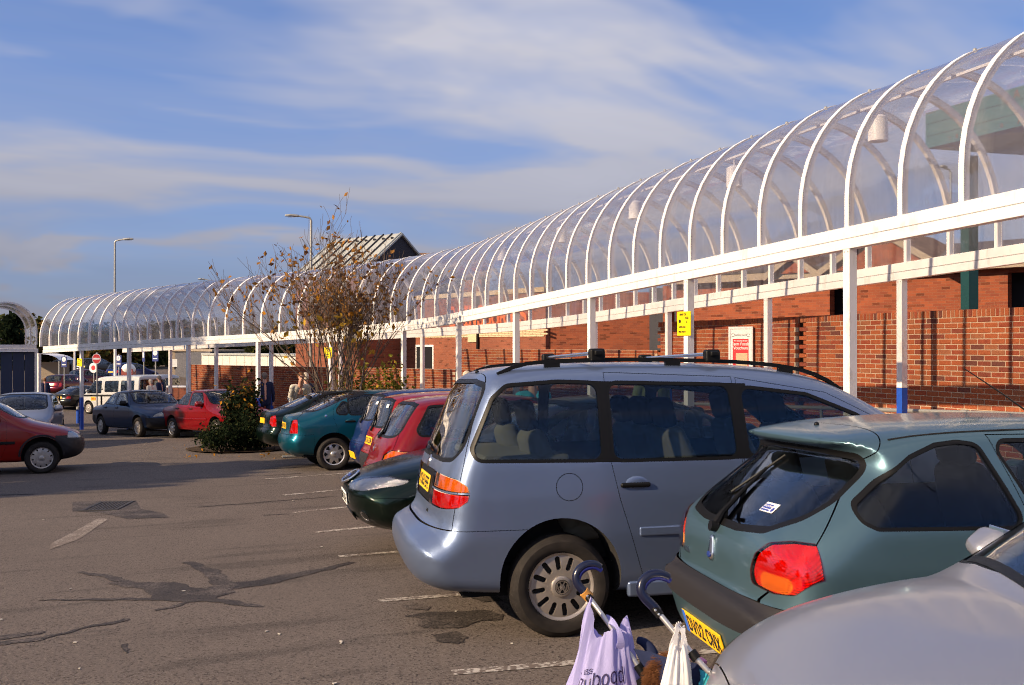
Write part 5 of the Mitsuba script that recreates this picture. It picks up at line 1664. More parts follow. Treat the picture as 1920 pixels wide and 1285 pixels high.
def add_car(name, label, cat_, outline, pm, M, W=1.66, kx=1.0, kz=1.0, h=0.04, wheel='rim_slots', drop=(), bump_mat=None, fine=True, tail=None, group=None, seats=True, strip=False, lens='red_lens', top=0.0, head=None, extra=()):
    o = OUT[outline]
    f = lambda pts: [(x * kx, z * kz) for x, z in pts]
    sil_ = [(x * kx + (top * max(0, z - .9) if x < o['L'] * .35 else 0), z * kz, D) for x, z, D in o['sil']]
    B = Body(sil_, W, [(a * kz, b) for a, b in o['zw']], [(a * kx, b) for a, b in o['plan']], h)
    g = lambda pts: [(y * W / 1.66, z * kz) for y, z in pts]
    tl = tail or o['tail']
    hd = head or o['head']
    fx = lambda r: (r[0] * kx, r[1] * kx)
    regs = list(extra)
    if tl:
        regs.append(('tail_light', tl[0], g(tl[1]) if tl[0] == 'end' else f(tl[1]), fx(tl[2]) if tl[0] == 'end' else tl[2], lens, .006, True, dict(bowl=-.015, r=.02)))
    regs.append(('headlight', hd[0], g(hd[1]), fx(hd[2]), 'clear_lens', .005, True, dict(bowl=-.015, r=.02)))
    if fine:
        bz, fx_, fz = o['bumper'] * kz, o['fb'][0] * kx, o['fb'][1] * kz
        regs.append(('rear_bumper', 'side', [(-.1, .1), (o['axles'][0] * kx - .34, .1), (o['axles'][0] * kx - .34, bz), (-.1, bz)], (-YB, YB), bump_mat, 0.0, False))
        regs.append(('front_bumper', 'side', [(fx_, .1), (9, .1), (9, fz), (fx_, fz)], (-YB, YB), bump_mat, 0.0, False))
        regs.append(('tailgate', 'side', f(o['tailgate']), (-YB, YB), None, 0.0, False))
        for nm, q in o['doors']:
            regs.append((nm, 'side', f(q), (.4, YB), None, 0.0, True))
    spec = dict(paint=pm, R=o['R'], arch=o['R'] + .05, arch_up=.03, axles=tuple(a * kx for a in o['axles']), wheel=wheel, sealw=.022, swr=.05, swin=[f(q) for q in o['swin']],
                ewin={n: (g(q[0]), q[1] * kx, q[2] * kx, q[3], q[4]) for n, q in o['ewin'].items()}, regions=regs, cabin=(o['cabin'][0] * kx, o['cabin'][1] * kx, o['cabin'][2]), group=group,
                dash=(o['dash'][0] * kx, o['dash'][1] * kz), mirrors=[(o['mir'][0] * kx, o['mir'][1] * kz)], mirror_mat='black_plastic' if bump_mat else pm,
                handles=[(a * kx, b * kz, 'black_plastic') for a, b in o['handles']] if fine else [], seats=[(a * kx, b, c, 'seat_dark') for a, b, c in o['seats']] if seats else [])
    key = make_car(name, label, cat_, M, B, spec)
    if strip:
        for s in (1, -1):
            x0, x1 = spec['axles'][0] + .42, spec['axles'][1] - .42
            for q in np.linspace(x0, x1, 3)[:-1]:
                xm, ln = q + (x1 - x0) / 4, (x1 - x0) / 2 - .012
                part(key, 'side_strip', rbox((xm, s * (handle_y(B, xm, .56 * kz) + .002), .56 * kz), (ln, .022, .05), .008), strip, 30, T(M))
    return key, B, spec


def at(px, Y):
    return ((px - 960) / 1850 * Y, Y)


# dark green car, nose to the left, between the people carrier and the red hatchback
TH = 194.0
M = car_matrix((4.30, 0.0), at(648, 9.0), TH)
OUT['saloon_round'] = dict(OUT['fastback'], sil=[q if q[0] < 3.1 else {(3.3, .20, .08): (3.3, .20, .08), (4.05, .22, .12): (4.0, .24, .12), (4.27, .30, .42): (4.20, .31, .46), (4.32, .46, .45): (4.30, .46, .52), (4.28, .60, .45): (4.31, .60, .52), (4.15, .72, .40): (4.26, .69, .48),
                           (3.85, .82, .28): (4.02, .79, .36), (3.40, .90, .24): (3.55, .90, .26), (3.15, .95, .22): (3.15, .97, .22)}[q] for q in OUT['fastback']['sil']])
car, B, sp = add_car('green_car', 'dark bottle green car with oval grille facing left beside the people carrier', 'car', 'saloon_round', 'paint_bottle_green', M, 1.75, 1.0, 1.0, .032, 'rim_slots',
                     head=('end', [(.20, .63), (.34, .612), (.58, .62), (.74, .675), (.72, .72), (.56, .745), (.36, .72), (.22, .67)], (3.7, 4.5)))
tw = T(M)
plate_part(car, M, skin_frame(B, .0, .52, False), 'M871 HFE', True)
fr = skin_frame(B, 0, .685, False)
k = part(car, 'grille', tm(m3.Manifold.sphere(1, 24).scale((.165, .088, .02))), 'black_plastic', 40, T(M @ fr))
part(k, 'surround', tube([[.168 * math.cos(a), .09 * math.sin(a), .012] for a in np.linspace(0, 2 * PI, 33)], .011, 8, False), 'chrome', 40, T(M @ fr))
part(k, 'emblem', tm(m3.Manifold.sphere(1, 16).scale((.05, .022, .012)).translate([0, 0, .02])), 'sign_blue', 40, T(M @ fr))
part(k, 'grille_bar', cat([box((0, y, .016), (.30 - abs(y) * 1.4, .008, .01)) for y in (-.045, -.022, 0, .022, .045)]), 'grey_plastic', tw=T(M @ fr))
for s in (1, -1):
    fr = skin_frame(B, .56 * s, .40, False)
    k = part(car, 'fog_lamp', lathe([(0, .006), (.045, .006), (.06, 0), (.06, -.02)], 24), 'clear_lens', 40, T(M @ fr))
    part(k, 'reflector', lathe([(0, -.03), (.05, 0.0)], 24), 'chrome', 40, T(M @ fr))
fr = skin_frame(B, 0, .37, False)
part(car, 'air_intake', rbox((0, 0, 0), (.62, .075, .012), .005), 'black_plastic', 30, T(M @ fr))

# two red hatchbacks and a blue one
REAR = [('red_hatchback', 'red hatchback with sloping tail and glowing orange lamp, nearest beyond the green car', 'paint_red', (692, 11.2), 17, 1.60, 1.0, .985, .12, None),
        ('red_hatchback', 'bright red upright hatchback with yellow rear plate, second beyond the green car', 'paint_bright_red', (684, 13.4), 17, 1.62, 1.03, .99, -.22, None),
        ('blue_hatchback', 'bright blue hatchback parked between the red hatchback and the teal car', 'paint_blue', (664, 15.3), 18, 1.62, 1.03, 1.01, -.05, None)]
for i, (nm, lb, pm, (px, Y), th, W, kx, kz, top, tl) in enumerate(REAR):
    M = car_matrix((0.04, 0.0), at(px, Y), th)
    car, B, sp = add_car(nm, lb, 'car', 'hatch', pm, M, W, kx, kz, .034, 'rim_slots', bump_mat=[None, 'grey_plastic', None][i], top=top,
                         tail=[('end', [(.86, .80), (.64, .82), (.50, .76), (.46, .64), (.86, .63)], (-.2, .42)), ('end', [(.86, .86), (.66, .87), (.66, .62), (.86, .62)], (-.2, .20)), ('end', [(.86, .86), (.66, .87), (.66, .62), (.86, .62)], (-.2, .20))][i],
                         lens=['amber_lens', 'red_lens', 'red_lens'][i])
    tw = T(M)
    z = [.50, .75, .42][i]
    plate_part(car, M, skin_frame(B, 0, z), ['', 'K34 EDN', ''][i])
    wz = [1.0, .97, 1.0][i]
    q = [[end_x(B, y, zz) - .012, y, zz] for y, zz in ((0, wz - .09), (.02, wz), (.20, wz + .14))]
    part(car, 'rear_wiper', tube(q, [.02, .012, .008], 6), 'black_plastic', 40, tw)
    if i == 0:
        fr = skin_frame(B, 0, .80)
        part(car, 'emblem', cat([tube([[.035 * math.cos(a), .035 * math.sin(a), .004] for a in np.linspace(0, 2 * PI, 21)], .005, 6, False), box((0, 0, .004), (.07, .008, .004))]), 'chrome', 40, T(M @ fr))
    else:
        fr = skin_frame(B, -.42, 1.22)
        part(car, 'sticker', box((0, 0, 0), (.09, .05, .002)), 'sign_white', tw=T(M @ fr))

# teal five-door
M = car_matrix((.85, -.84), (at(627, 17.2)), 20)
car, B, sp = add_car('teal_car', 'metallic teal five door car with scalloped alloy wheels left of the red hatchbacks', 'car', 'fastback', 'paint_teal', M, 1.70, 1.0, 1.0, .032, 'scallop8')
tw = T(M)
plate_part(car, M, skin_frame(B, 0, .78), 'R42 WOT')
part(car, 'fuel_cap', lathe([(0, .008), (.02, .006), (.022, 0)], 16), 'chrome', 40, T(M @ frame_matrix([.72, -handle_y(B, .72, .955) - .002, .955], [1, 0, 0], [0, -1, .1])))
part(car, 'exhaust', tube([[.45, -.35, .24], [.02, -.35, .24]], .024, 10), 'galvanised', 40, tw)
# dark green one beyond
M = car_matrix((.0, 0.0), at(484, 20.6), 24)
car, B, sp = add_car('dark_green_car', 'very dark green car with round red lamps behind the teal car', 'car', 'fastback', 'paint_bottle_green', M, 1.69, 1.0, .99, .036, 'rim_slots',
                     tail=('end', [(.86, .90), (.66, .90), (.54, .84), (.53, .72), (.64, .66), (.86, .66)], (-.2, .24)))
plate_part(car, M, skin_frame(B, 0, .76), '')

# red hatchback entering from the left edge
M = car_matrix((2.93, -.80), at(79, 17.4), 22)
OUT['hatch_clad'] = dict(OUT['hatch'], bumper=.66, fb=(3.22, .66))
car, B, sp = add_car('red_small_car', 'red small car with black bumper and wheel arch trim at the left edge', 'car', 'hatch_clad', 'paint_bright_red', M, 1.62, .975, 1.0, .034, 'rim_slots', bump_mat='grey_plastic', strip='black_plastic')
for s in (1, -1):
    for ax in sp['axles']:
        a_ = np.linspace(0.02, PI - 0.02, 22)
        P = np.array([[ax + .358 * math.cos(q), 0, .315 + .358 * math.sin(q)] for q in a_])
        P[:, 1] = [s * (handle_y(B, x, z) + .004) for x, z in P[:, [0, 2]]]
        part(car, 'arch_trim', bar(P, .045, .03, np.column_stack([np.cos(a_), 0 * a_, np.sin(a_)])), 'grey_plastic', tw=T(M))
# pale silver hatchback behind it, facing us
M = car_matrix((3.60, .70), at(82, 23.6), -72)
add_car('silver_hatchback', 'pale silver hatchback facing the camera behind the red small car', 'car', 'hatch', 'paint_pale_silver', M, 1.62, 1.0, .98, .04)
# shaded blue saloon and red saloon, noses to the right
M = car_matrix((.85, -.80), (-12.75, 30.6), -44)
car, B, sp = add_car('blue_saloon', 'dark blue boxy saloon in the shade by the canopy', 'car', 'saloon', 'paint_deep_blue', M, 1.68, 1.0, 1.0, .04, bump_mat='grey_plastic')
fr = skin_frame(B, 0, .66, False)
part(car, 'grille', rbox((0, 0, 0), (.66, .11, .02), .006), 'black_plastic', 30, T(M @ fr))
M = car_matrix((.85, -.80), (-9.70, 28.2), -44)
car, B, sp = add_car('red_saloon', 'red boxy saloon with its front half in sun, behind the orange leaved shrub', 'car', 'saloon', 'paint_red', M, 1.68, .97, 1.0, .04, 'scallop8', strip='paint_red')
# white minibus
M = car_matrix((0, .95), at(262, 50.0), 153.6)
car, B, sp = add_car('white_minibus', 'white minibus with dark side windows beyond the canopy posts', 'van', 'van', 'paint_white', M, 1.95, 1.0, 1.0, .05)
k = part(car, 'side_notice', rbox((3.30, .975, .80), (.34, .02, .20), .005), 'plate_yellow', 30, T(M))
part(k, 'lettering', meshkit.text_mesh('BB0L0', .10, .004, True).apply_transform(frame_matrix([3.44, .986, .75], [-1, 0, 0], [0, 1, 0]) @ np.diag([.78, 1, 1, 1])), 'sign_red', tw=T(M))
M = car_matrix((0, .95), at(300, 56.0), 160)
add_car('white_minibus', 'second white minibus, only its roof showing behind the first', 'van', 'van', 'paint_white', M, 1.95, 1.0, 1.04, .06, fine=False)
# distant cars
for nm, lb, ol, pm, px, Y, th, kx in (('grey_saloon', 'dark grey saloon seen from behind, left of the white minibus', 'fastback', 'paint_charcoal', 107, 55.5, 68, 1.03),
                                      ('maroon_hatchback', 'maroon hatchback with a sunlit tail beyond the grey saloon', 'hatch', 'paint_maroon', 132, 66, 62, 1.1),
                                      ('red_estate', 'dark red car with its boot shoppers, just behind the grey saloon', 'hatch', 'paint_maroon', 92, 62, 75, 1.1),
                                      ('far_car', 'dark blue distant car behind the maroon hatchback', 'hatch', 'paint_dusty_black', 152, 76, 80, 1.1),
                                      ('far_car', 'distant dark car roof left of the maroon hatchback', 'saloon', 'paint_charcoal', 96, 75, 85, 1.1),
                                      ('far_car', 'distant blue car between the no entry sign and the minibus', 'hatch', 'paint_blue', 205, 72, 60, 1.1)):
    M = car_matrix((0, 0), at(px, Y), th)
    car, B, sp = add_car(nm, lb, 'car', ol, pm, M, 1.7, kx, 1.0, .06, fine=False)
    plate_part(car, M, skin_frame(B, 0, .72), '')
# ------------------------------------------------------------------ trees and shrubs
def leaf_bsdf(name, c, trans=0.55):
    return mat(name, two({'type': 'principled', 'base_color': rgb(c), 'roughness': 0.6, 'specular': 0.3}) if trans == 0 else
               {'type': 'principledthin', 'base_color': rgb(c), 'roughness': 0.6, 'diff_trans': trans, 'spec_trans': 0.0, 'eta': 1.4})


leaf_bsdf('leaf_rust', (0.37, 0.18, 0.05))
leaf_bsdf('leaf_brown', (0.16, 0.075, 0.04))
leaf_bsdf('leaf_yellow', (0.55, 0.34, 0.045))
leaf_bsdf('leaf_orange', (0.44, 0.19, 0.02))
leaf_bsdf('leaf_olive', (0.085, 0.085, 0.022))
leaf_bsdf('leaf_dull', (0.055, 0.058, 0.022))
leaf_bsdf('leaf_autumn', (0.145, 0.085, 0.028))
leaf_bsdf('leaf_dark', (0.018, 0.028, 0.014))
leaf_bsdf('leaf_fresh', (0.20, 0.20, 0.035))
mat('bark', pri(mikit.proc(lambda p, n, uv: mix((0.085, 0.062, 0.050), (0.17, 0.13, 0.105), fbm(p.x * 25, p.y * 25, p.z * 9, 3))), 0.9, spec=0.2))
mat('soil', pri(mikit.proc(lambda p, n, uv: mix((0.022, 0.016, 0.011), (0.06, 0.042, 0.028), fbm(p.x * 14, p.y * 14, 0, 3))), 0.95, spec=0.1))


def leaves(P, size, r, elong=1.7, fold=True):
    """One mesh of folded leaf blades at the points P, each turned its own way."""
    n = len(P)
    a = r.normal(size=(n, 3))
    a[:, 2] -= 0.3
    a /= np.linalg.norm(a, axis=1, keepdims=True)
    b = np.cross(a, r.normal(size=(n, 3)))
    b /= np.linalg.norm(b, axis=1, keepdims=True)
    c = np.cross(a, b)
    s = (size * r.uniform(0.6, 1.35, n))[:, None]
    v = np.stack([P, P + a * s * elong * .5 + b * s * .5 + c * s * .12, P + a * s * elong, P + a * s * elong * .5 - b * s * .5 + c * s * .12], 1)
    k = np.arange(n)[:, None] * 4
    f = np.concatenate([k + [[0, 1, 2]], k + [[0, 2, 3]]])
    return trimesh.Trimesh(v.reshape(-1, 3), f, process=False)


def tubes(segs, sides=4):
    """Many branch pieces (points, radii) as one mesh, open tubes."""
    V_, F_, at_ = [], [], 0
    ang_ = np.arange(sides) * 2 * PI / sides
    for n in {len(p) for p, _ in segs}:
        P = np.array([p for p, _ in segs if len(p) == n], float)
        R_ = np.array([np.broadcast_to(q, (n,)) for p, q in segs if len(p) == n], float)
        d = P[:, -1] - P[:, 0]
        d /= np.linalg.norm(d, axis=1, keepdims=True) + 1e-12
        ref = np.where(np.abs(d[:, 2:]) < .8, [[0, 0, 1.0]], [[1.0, 0, 0]])
        A = np.cross(d, ref)
        A /= np.linalg.norm(A, axis=1, keepdims=True)
        B = np.cross(d, A)
        v = P[:, :, None] + R_[:, :, None, None] * (np.cos(ang_)[None, None, :, None] * A[:, None, None] + np.sin(ang_)[None, None, :, None] * B[:, None, None])
        i, j = np.meshgrid(np.arange(n - 1), np.arange(sides), indexing='ij')
        q = np.stack([i * sides + j, i * sides + (j + 1) % sides, (i + 1) * sides + (j + 1) % sides, (i + 1) * sides + j], -1).reshape(-1, 4)
        f = np.vstack([q[:, [0, 1, 2]], q[:, [0, 2, 3]]])
        F_.append((f[None] + (np.arange(len(P)) * n * sides)[:, None, None]).reshape(-1, 3) + at_)
        V_.append(v.reshape(-1, 3))
        at_ += len(V_[-1])
    return trimesh.Trimesh(np.vstack(V_), np.vstack(F_), process=False)


def grow(base, r, stems, height, spread, depth=4, r0=0.05, lean=None, twig=0.35, up=0.25):
    """Branch pieces and twig tips of a many-stemmed young tree."""
    segs, tips = [], []

    def go(p, d, L, rad, lev):
        n = 3
        pts = [p]
        for i in range(n):
            d = d + r.normal(0, 0.11, 3) + np.array([0, 0, up * 0.12])
            d /= np.linalg.norm(d)
            pts.append(pts[-1] + d * L / n)
        segs.append((np.array(pts), np.linspace(rad, rad * 0.62, n + 1)))
        if lev == 0:
            tips.extend(pts[1:])
            return
        kids = int(r.integers(3, 5)) if lev > 1 else int(r.integers(3, 6))
        for i in range(kids):
            t = r.uniform(0.35, 1.0)
            q = pts[0] + (pts[-1] - pts[0]) * t if i else pts[-1]
            side = np.cross(d, r.normal(size=3))
            side /= np.linalg.norm(side)
            nd = d * r.uniform(0.7, 1.0) + side * r.uniform(0.3, 0.66) + np.array([0, 0, up])
            go(np.array(q), nd / np.linalg.norm(nd), L * r.uniform(0.55, 0.78), rad * 0.55, lev - 1)
    for i in range(stems):
        a = 2 * PI * i / stems + r.uniform(-.3, .3)
        d = np.array([math.cos(a) * spread, math.sin(a) * spread, 1.0]) + r.normal(0, .06, 3)
        go(np.asarray(base, float) + [math.cos(a) * .12, math.sin(a) * .12, 0], d / np.linalg.norm(d), height * 0.42 * r.uniform(.8, 1.1), r0 * r.uniform(.7, 1.1), depth - 1)
    return segs, np.array(tips)


# the bare autumn tree in front of the canopy
r = np.random.default_rng(5)
tx, ty = at(638, 21.6)
tz = float(zg(tx, ty))
k = thing('autumn_tree', 'nearly bare many stemmed tree with rust brown and yellow leaves in front of the canopy', 'tree')
segs, tips = grow((tx, ty, tz), r, 10, 4.7, 0.14, 5, 0.030, up=0.34)
zs = np.array([s[0][0, 2] for s in segs])
part(k, 'trunk', tubes([s for s in segs if s[1][0] > 0.013], 6), 'bark', 40)
part(k, 'twigs', tubes([(p[[0, 2, 3]], np.maximum(q[[0, 2, 3]], .0036)) for p, q in segs if q[0] <= 0.013], 3), 'bark', kind='stuff')
hz = tips[:, 2] - tz
pick = r.random(len(tips)) < np.clip(.55 - hz * .07, .10, .46)
lp = tips[pick] + r.normal(0, .03, (pick.sum(), 3))
low = (lp[:, 2] - tz < 3.0) & (np.hypot(lp[:, 0] - tx, lp[:, 1] - ty) < 1.5)
w = r.random(len(lp))
for nm, m_ in (('leaf_yellow', low & (w < .46)), ('leaf_orange', (low & (w >= .46) & (w < .62)) | (~low & (w > .90))), ('leaf_rust', (~low & (w < .6)) | (low & (w >= .62) & (w < .88))), ('leaf_brown', (~low & (w >= .6) & (w <= .90)) | (low & (w >= .88)))):
    if m_.any():
        part(k, 'leaves', leaves(lp[m_], .070 if nm != 'leaf_yellow' else .085, r), nm, kind='stuff')


def shrub(name, label, cat_, x, y, h, rx, n, mats, size, seed, stems=14, wood=True):
    r_ = np.random.default_rng(seed)
    z = float(zg(x, y))
    k_ = thing(name, label, cat_)
    ends = []
    segs_ = []
    for i in range(stems):
        a, q = r_.uniform(0, 2 * PI), math.sqrt(r_.random())
        e = np.array([x + math.cos(a) * q * rx, y + math.sin(a) * q * rx * .8, z + h * r_.uniform(.55, 1.0) * (1 - .35 * q * q)])
        m_ = (np.array([x, y, z]) + e) / 2 + r_.normal(0, .06 * h, 3)
        segs_.append((np.array([[x + r_.normal(0, .08), y + r_.normal(0, .08), z], m_, e]), np.array([.012, .008, .003])))
        ends.append((m_, e))
    part(k_, 'stems', tubes(segs_, 5), 'bark', kind='stuff')
    ce = np.array([[*(m_ + (e - m_) * t)] for m_, e in ends for t in (.1, .4, .7, 1.0)])
    P = ce[r_.integers(0, len(ce), n)] + r_.normal(0, 1, (n, 3)) * [rx * .20, rx * .20, h * .09]
    P[:, 2] = np.maximum(P[:, 2], z + .03)
    hh = (P[:, 2] - z) / h
    w_ = r_.random(n)
    lo = 0
    for nm, frac, zmin in mats:
        sel = (w_ >= lo) & (w_ < lo + frac) & (hh > zmin)
        lo += frac
        if sel.any():
            part(k_, 'foliage', leaves(P[sel], size, r_), nm, kind='stuff')
    return k_


# beds
def bed(px, Y, rx, ry, label):
    x, y = at(px, Y)
    e = Polygon([(x + rx * math.cos(a) * U[0] + ry * math.sin(a) * V[0], y + rx * math.cos(a) * U[1] + ry * math.sin(a) * V[1]) for a in np.linspace(0, 2 * PI, 30)])
    single('planting_bed', on_ground(ragged(e, .04, 4), .03), 'soil', label, 'flower bed', kind='structure')


bed(450, 23.2, 1.6, 1.2, 'dark soil bed under the orange leaved shrub')
bed(620, 22.6, 2.0, 1.0, 'dark soil bed under the bare tree')
x, y = at(452, 22.8)
shrub('orange_shrub', 'dark shrub with orange and yellow top leaves in front of the red saloon', 'shrub', x, y, 1.75, .46, 3600, [('leaf_dark', .72, -1), ('leaf_autumn', .14, .2), ('leaf_orange', .06, .5), ('leaf_yellow', .025, .6)], .06, 3, 22)
x, y = at(470, 22.4)
shrub('dark_shrub', 'low dark green shrub at the foot of the orange leaved one', 'shrub', x, y, 0.85, .55, 2800, [('leaf_dark', .85, -1), ('leaf_dull', .15, -1)], .05, 4, 20)
x, y = at(418, 22.0)
shrub('dark_shrub', 'small dark low shrub at the edge of the lane beside the orange shrub', 'shrub', x, y, .75, .55, 2400, [('leaf_dark', .85, -1), ('leaf_dull', .15, -1)], .045, 5, 16)
x, y = at(717, 23.2)
shrub('leafy_shrub', 'yellow green leafy shrub against the brick wall right of the bare tree', 'shrub', x, y, 2.1, .55, 1500, [('leaf_fresh', .55, -1), ('leaf_olive', .35, -1), ('leaf_yellow', .10, .4)], .06, 6, 14)
x, y = at(660, 23.4)
shrub('leafy_shrub', 'olive leafy shrub between the bare tree and the yellow green one', 'shrub', x, y, 2.0, .75, 1700, [('leaf_olive', .6, -1), ('leaf_fresh', .12, .3), ('leaf_autumn', .28, -1)], .06, 7, 14)


def big_tree(name, label, x, y, h, rx, mats, seed, n=2600, size=.32, z0=.22, group=None, conic=False, trunk_r=.18, clumps=26, zbase=None):
    """Trunk and limbs with leaf clumps spread through the crown's volume."""
    r_ = np.random.default_rng(seed)
    z = float(zg(x, y)) if zbase is None else zbase
    k_ = thing(name, label, 'tree', group)
    segs_ = [(np.array([[x, y, z], [x + r_.normal(0, .1), y, z + h * .35], [x + r_.normal(0, .2), y + r_.normal(0, .2), z + h * .8]]), np.array([trunk_r, trunk_r * .7, trunk_r * .2]))]
    C = []
    for i in range(clumps):
        t = r_.uniform(z0, 1.0)
        prof = (1 - t) ** .8 if conic else math.sin(PI * min(1, (t - z0) / (1 - z0) * .88 + .12)) ** .65
        a, q = r_.uniform(0, 2 * PI), math.sqrt(r_.uniform(.05, 1))
        c = np.array([x + math.cos(a) * rx * q * prof, y + math.sin(a) * rx * q * prof, z + h * t * .95])
        C.append((c, (rx * (.30 if not conic else .22)) * r_.uniform(.7, 1.3)))
        segs_.append((np.array([[x, y, max(z + h * .18, c[2] - h * .22)], (np.array([x, y, c[2] - h * .08]) + c) / 2, c]), np.array([trunk_r * .35, trunk_r * .2, .02])))
    part(k_, 'trunk', tubes(segs_, 6), 'bark', 40)
    ci = r_.integers(0, len(C), n)
    cc, cr = np.array([c for c, _ in C])[ci], np.array([q for _, q in C])[ci]
    d = r_.normal(size=(n, 3))
    d /= np.linalg.norm(d, axis=1, keepdims=True)
    P = cc + d * (cr * r_.uniform(.35, 1.05, n) ** .6)[:, None] * [1, 1, .8]
    w_, lo = r_.random(n), 0
    tone = meshkit.noise(P * .45, seed)
    w_ = np.clip(w_ * .6 + tone * .4, 0, .999)
    w_ = np.argsort(np.argsort(w_)) / n
    for nm, frac in mats:
        sel = (w_ >= lo) & (w_ < lo + frac)
        lo += frac
        if sel.any():
            part(k_, 'crown', leaves(P[sel], size, r_, 1.3), nm, kind='stuff')
    return k_


# far trees behind the canopy at left: (pixel, depth, height, radius)
DULL = [('leaf_dark', .25), ('leaf_dull', .45), ('leaf_olive', .30)]
BROWN = [('leaf_dull', .35), ('leaf_autumn', .40), ('leaf_olive', .25)]
FAR = [(26, 88, 8.3, 2.3, [('leaf_dark', .9), ('leaf_dull', .1)], True, 'tall dark conifer seen through the end arch at left'), (-14, 92, 5.8, 4.5, DULL, False, 'dull green tree at the left edge behind the end arch'),
       (62, 96, 5.6, 4.2, BROWN, False, 'brown tinged tree just right of the conifer'), (112, 92, 5.0, 3.8, BROWN, False, 'russet tree above the red distant cars'),
       (165, 98, 4.9, 4.6, DULL, False, 'dull tree behind the no entry sign'), (214, 92, 4.9, 3.6, BROWN, False, 'brownish tree behind the white minibus roof'),
       (262, 96, 4.7, 4.2, DULL, False, 'dull green tree right of the minibus'), (312, 102, 5.2, 4.0, DULL, False, 'olive tree behind the grey kiosk'),
       (352, 110, 5.6, 4.0, BROWN, False, 'brown tree behind the pale shed, at its left end'), (402, 112, 5.4, 4.4, DULL, False, 'dark tree behind the pale shed, at its middle'),
       (456, 114, 5.4, 4.6, DULL, False, 'dark tree behind the pale shed, at its right end'), (516, 116, 5.2, 4.6, DULL, False, 'dark tree seen through the bare tree')]
for q, (px, Y, h, rx, ms, con, lb) in enumerate(FAR):
    x, y = at(px, Y)
    big_tree('conifer' if con else 'far_tree', lb, x, y, h * (.63 if con else .80), rx * (.75 if con else 1.0), ms, 100 + q, 1500, .42, .05 if con else .12, 'trees beyond the car park' if not con else None, con, .14, 22)
r = np.random.default_rng(8)
hp_ = np.column_stack([np.linspace(-62, -22, 3200), np.linspace(104, 122, 3200), np.zeros(3200)]) + r.normal(0, 1, (3200, 3)) * [.8, 1.2, 0]
hp_[:, 2] = zg(hp_[:, 0], hp_[:, 1]) + r.uniform(0, 2.3, 3200)
k = thing('far_hedge', 'long dark hedge closing the far side of the car park', 'hedge', kind='stuff')
put(k, leaves(hp_, .5, r, 1.3), 'leaf_dull')

# trees outside the frame at left: they shade the far bays and show in the car windows
SHADE = [(-26.0, 23.2, 15.0, 4.0, 11, 6500, 'leafy boundary tree left of the frame, shading the blue saloon'), (-23.0, 8.6, 10.3, 3.2, 12, 4200, 'leafy boundary tree left of the frame, shading the red small car'),
         (-29.0, 31.0, 7.6, 2.6, 13, 1100, 'thin boundary tree left of the frame, dappling the second canopy'), (-31.5, 14.0, 8.5, 3.0, 14, 2600, 'boundary tree left of the frame between two others'),
         (-30, -8, 9, 3.6, 15, 2600, 'boundary tree behind the camera at far left'), (-22, -20, 9, 3.8, 16, 2600, 'boundary tree behind the camera at left'), (-6, -26, 10, 4.0, 17, 2600, 'boundary tree straight behind the camera'), (10, -27, 9, 3.6, 18, 2600, 'boundary tree behind the camera at right')]
for q, (x, y, h, rx, sd_, n_, lb) in enumerate(SHADE):
    big_tree('boundary_tree', lb, x, y, h, rx, BROWN if q % 2 else DULL, sd_, n_, .36, .20, 'boundary trees outside the picture', False, .2, 34)
# ------------------------------------------------------------------ people
def capsule_body(bones, edge=.03, it=6):
    """bones: (p, q, rp, rq); one smooth skin over all of them."""
    ms = [m3.Manifold.batch_hull([m3.Manifold.sphere(a[2], 16).translate(list(a[0])), m3.Manifold.sphere(a[3], 16).translate(list(a[1]))]) for a in bones]
    m = m3.Manifold.batch_boolean(ms, m3.OpType.Add).refine_to_length(edge)
    t = trimesh.Trimesh(m.to_mesh().vert_properties[:, :3], m.to_mesh().tri_verts, process=True)
    trimesh.smoothing.filter_taubin(t, iterations=it)
    return t


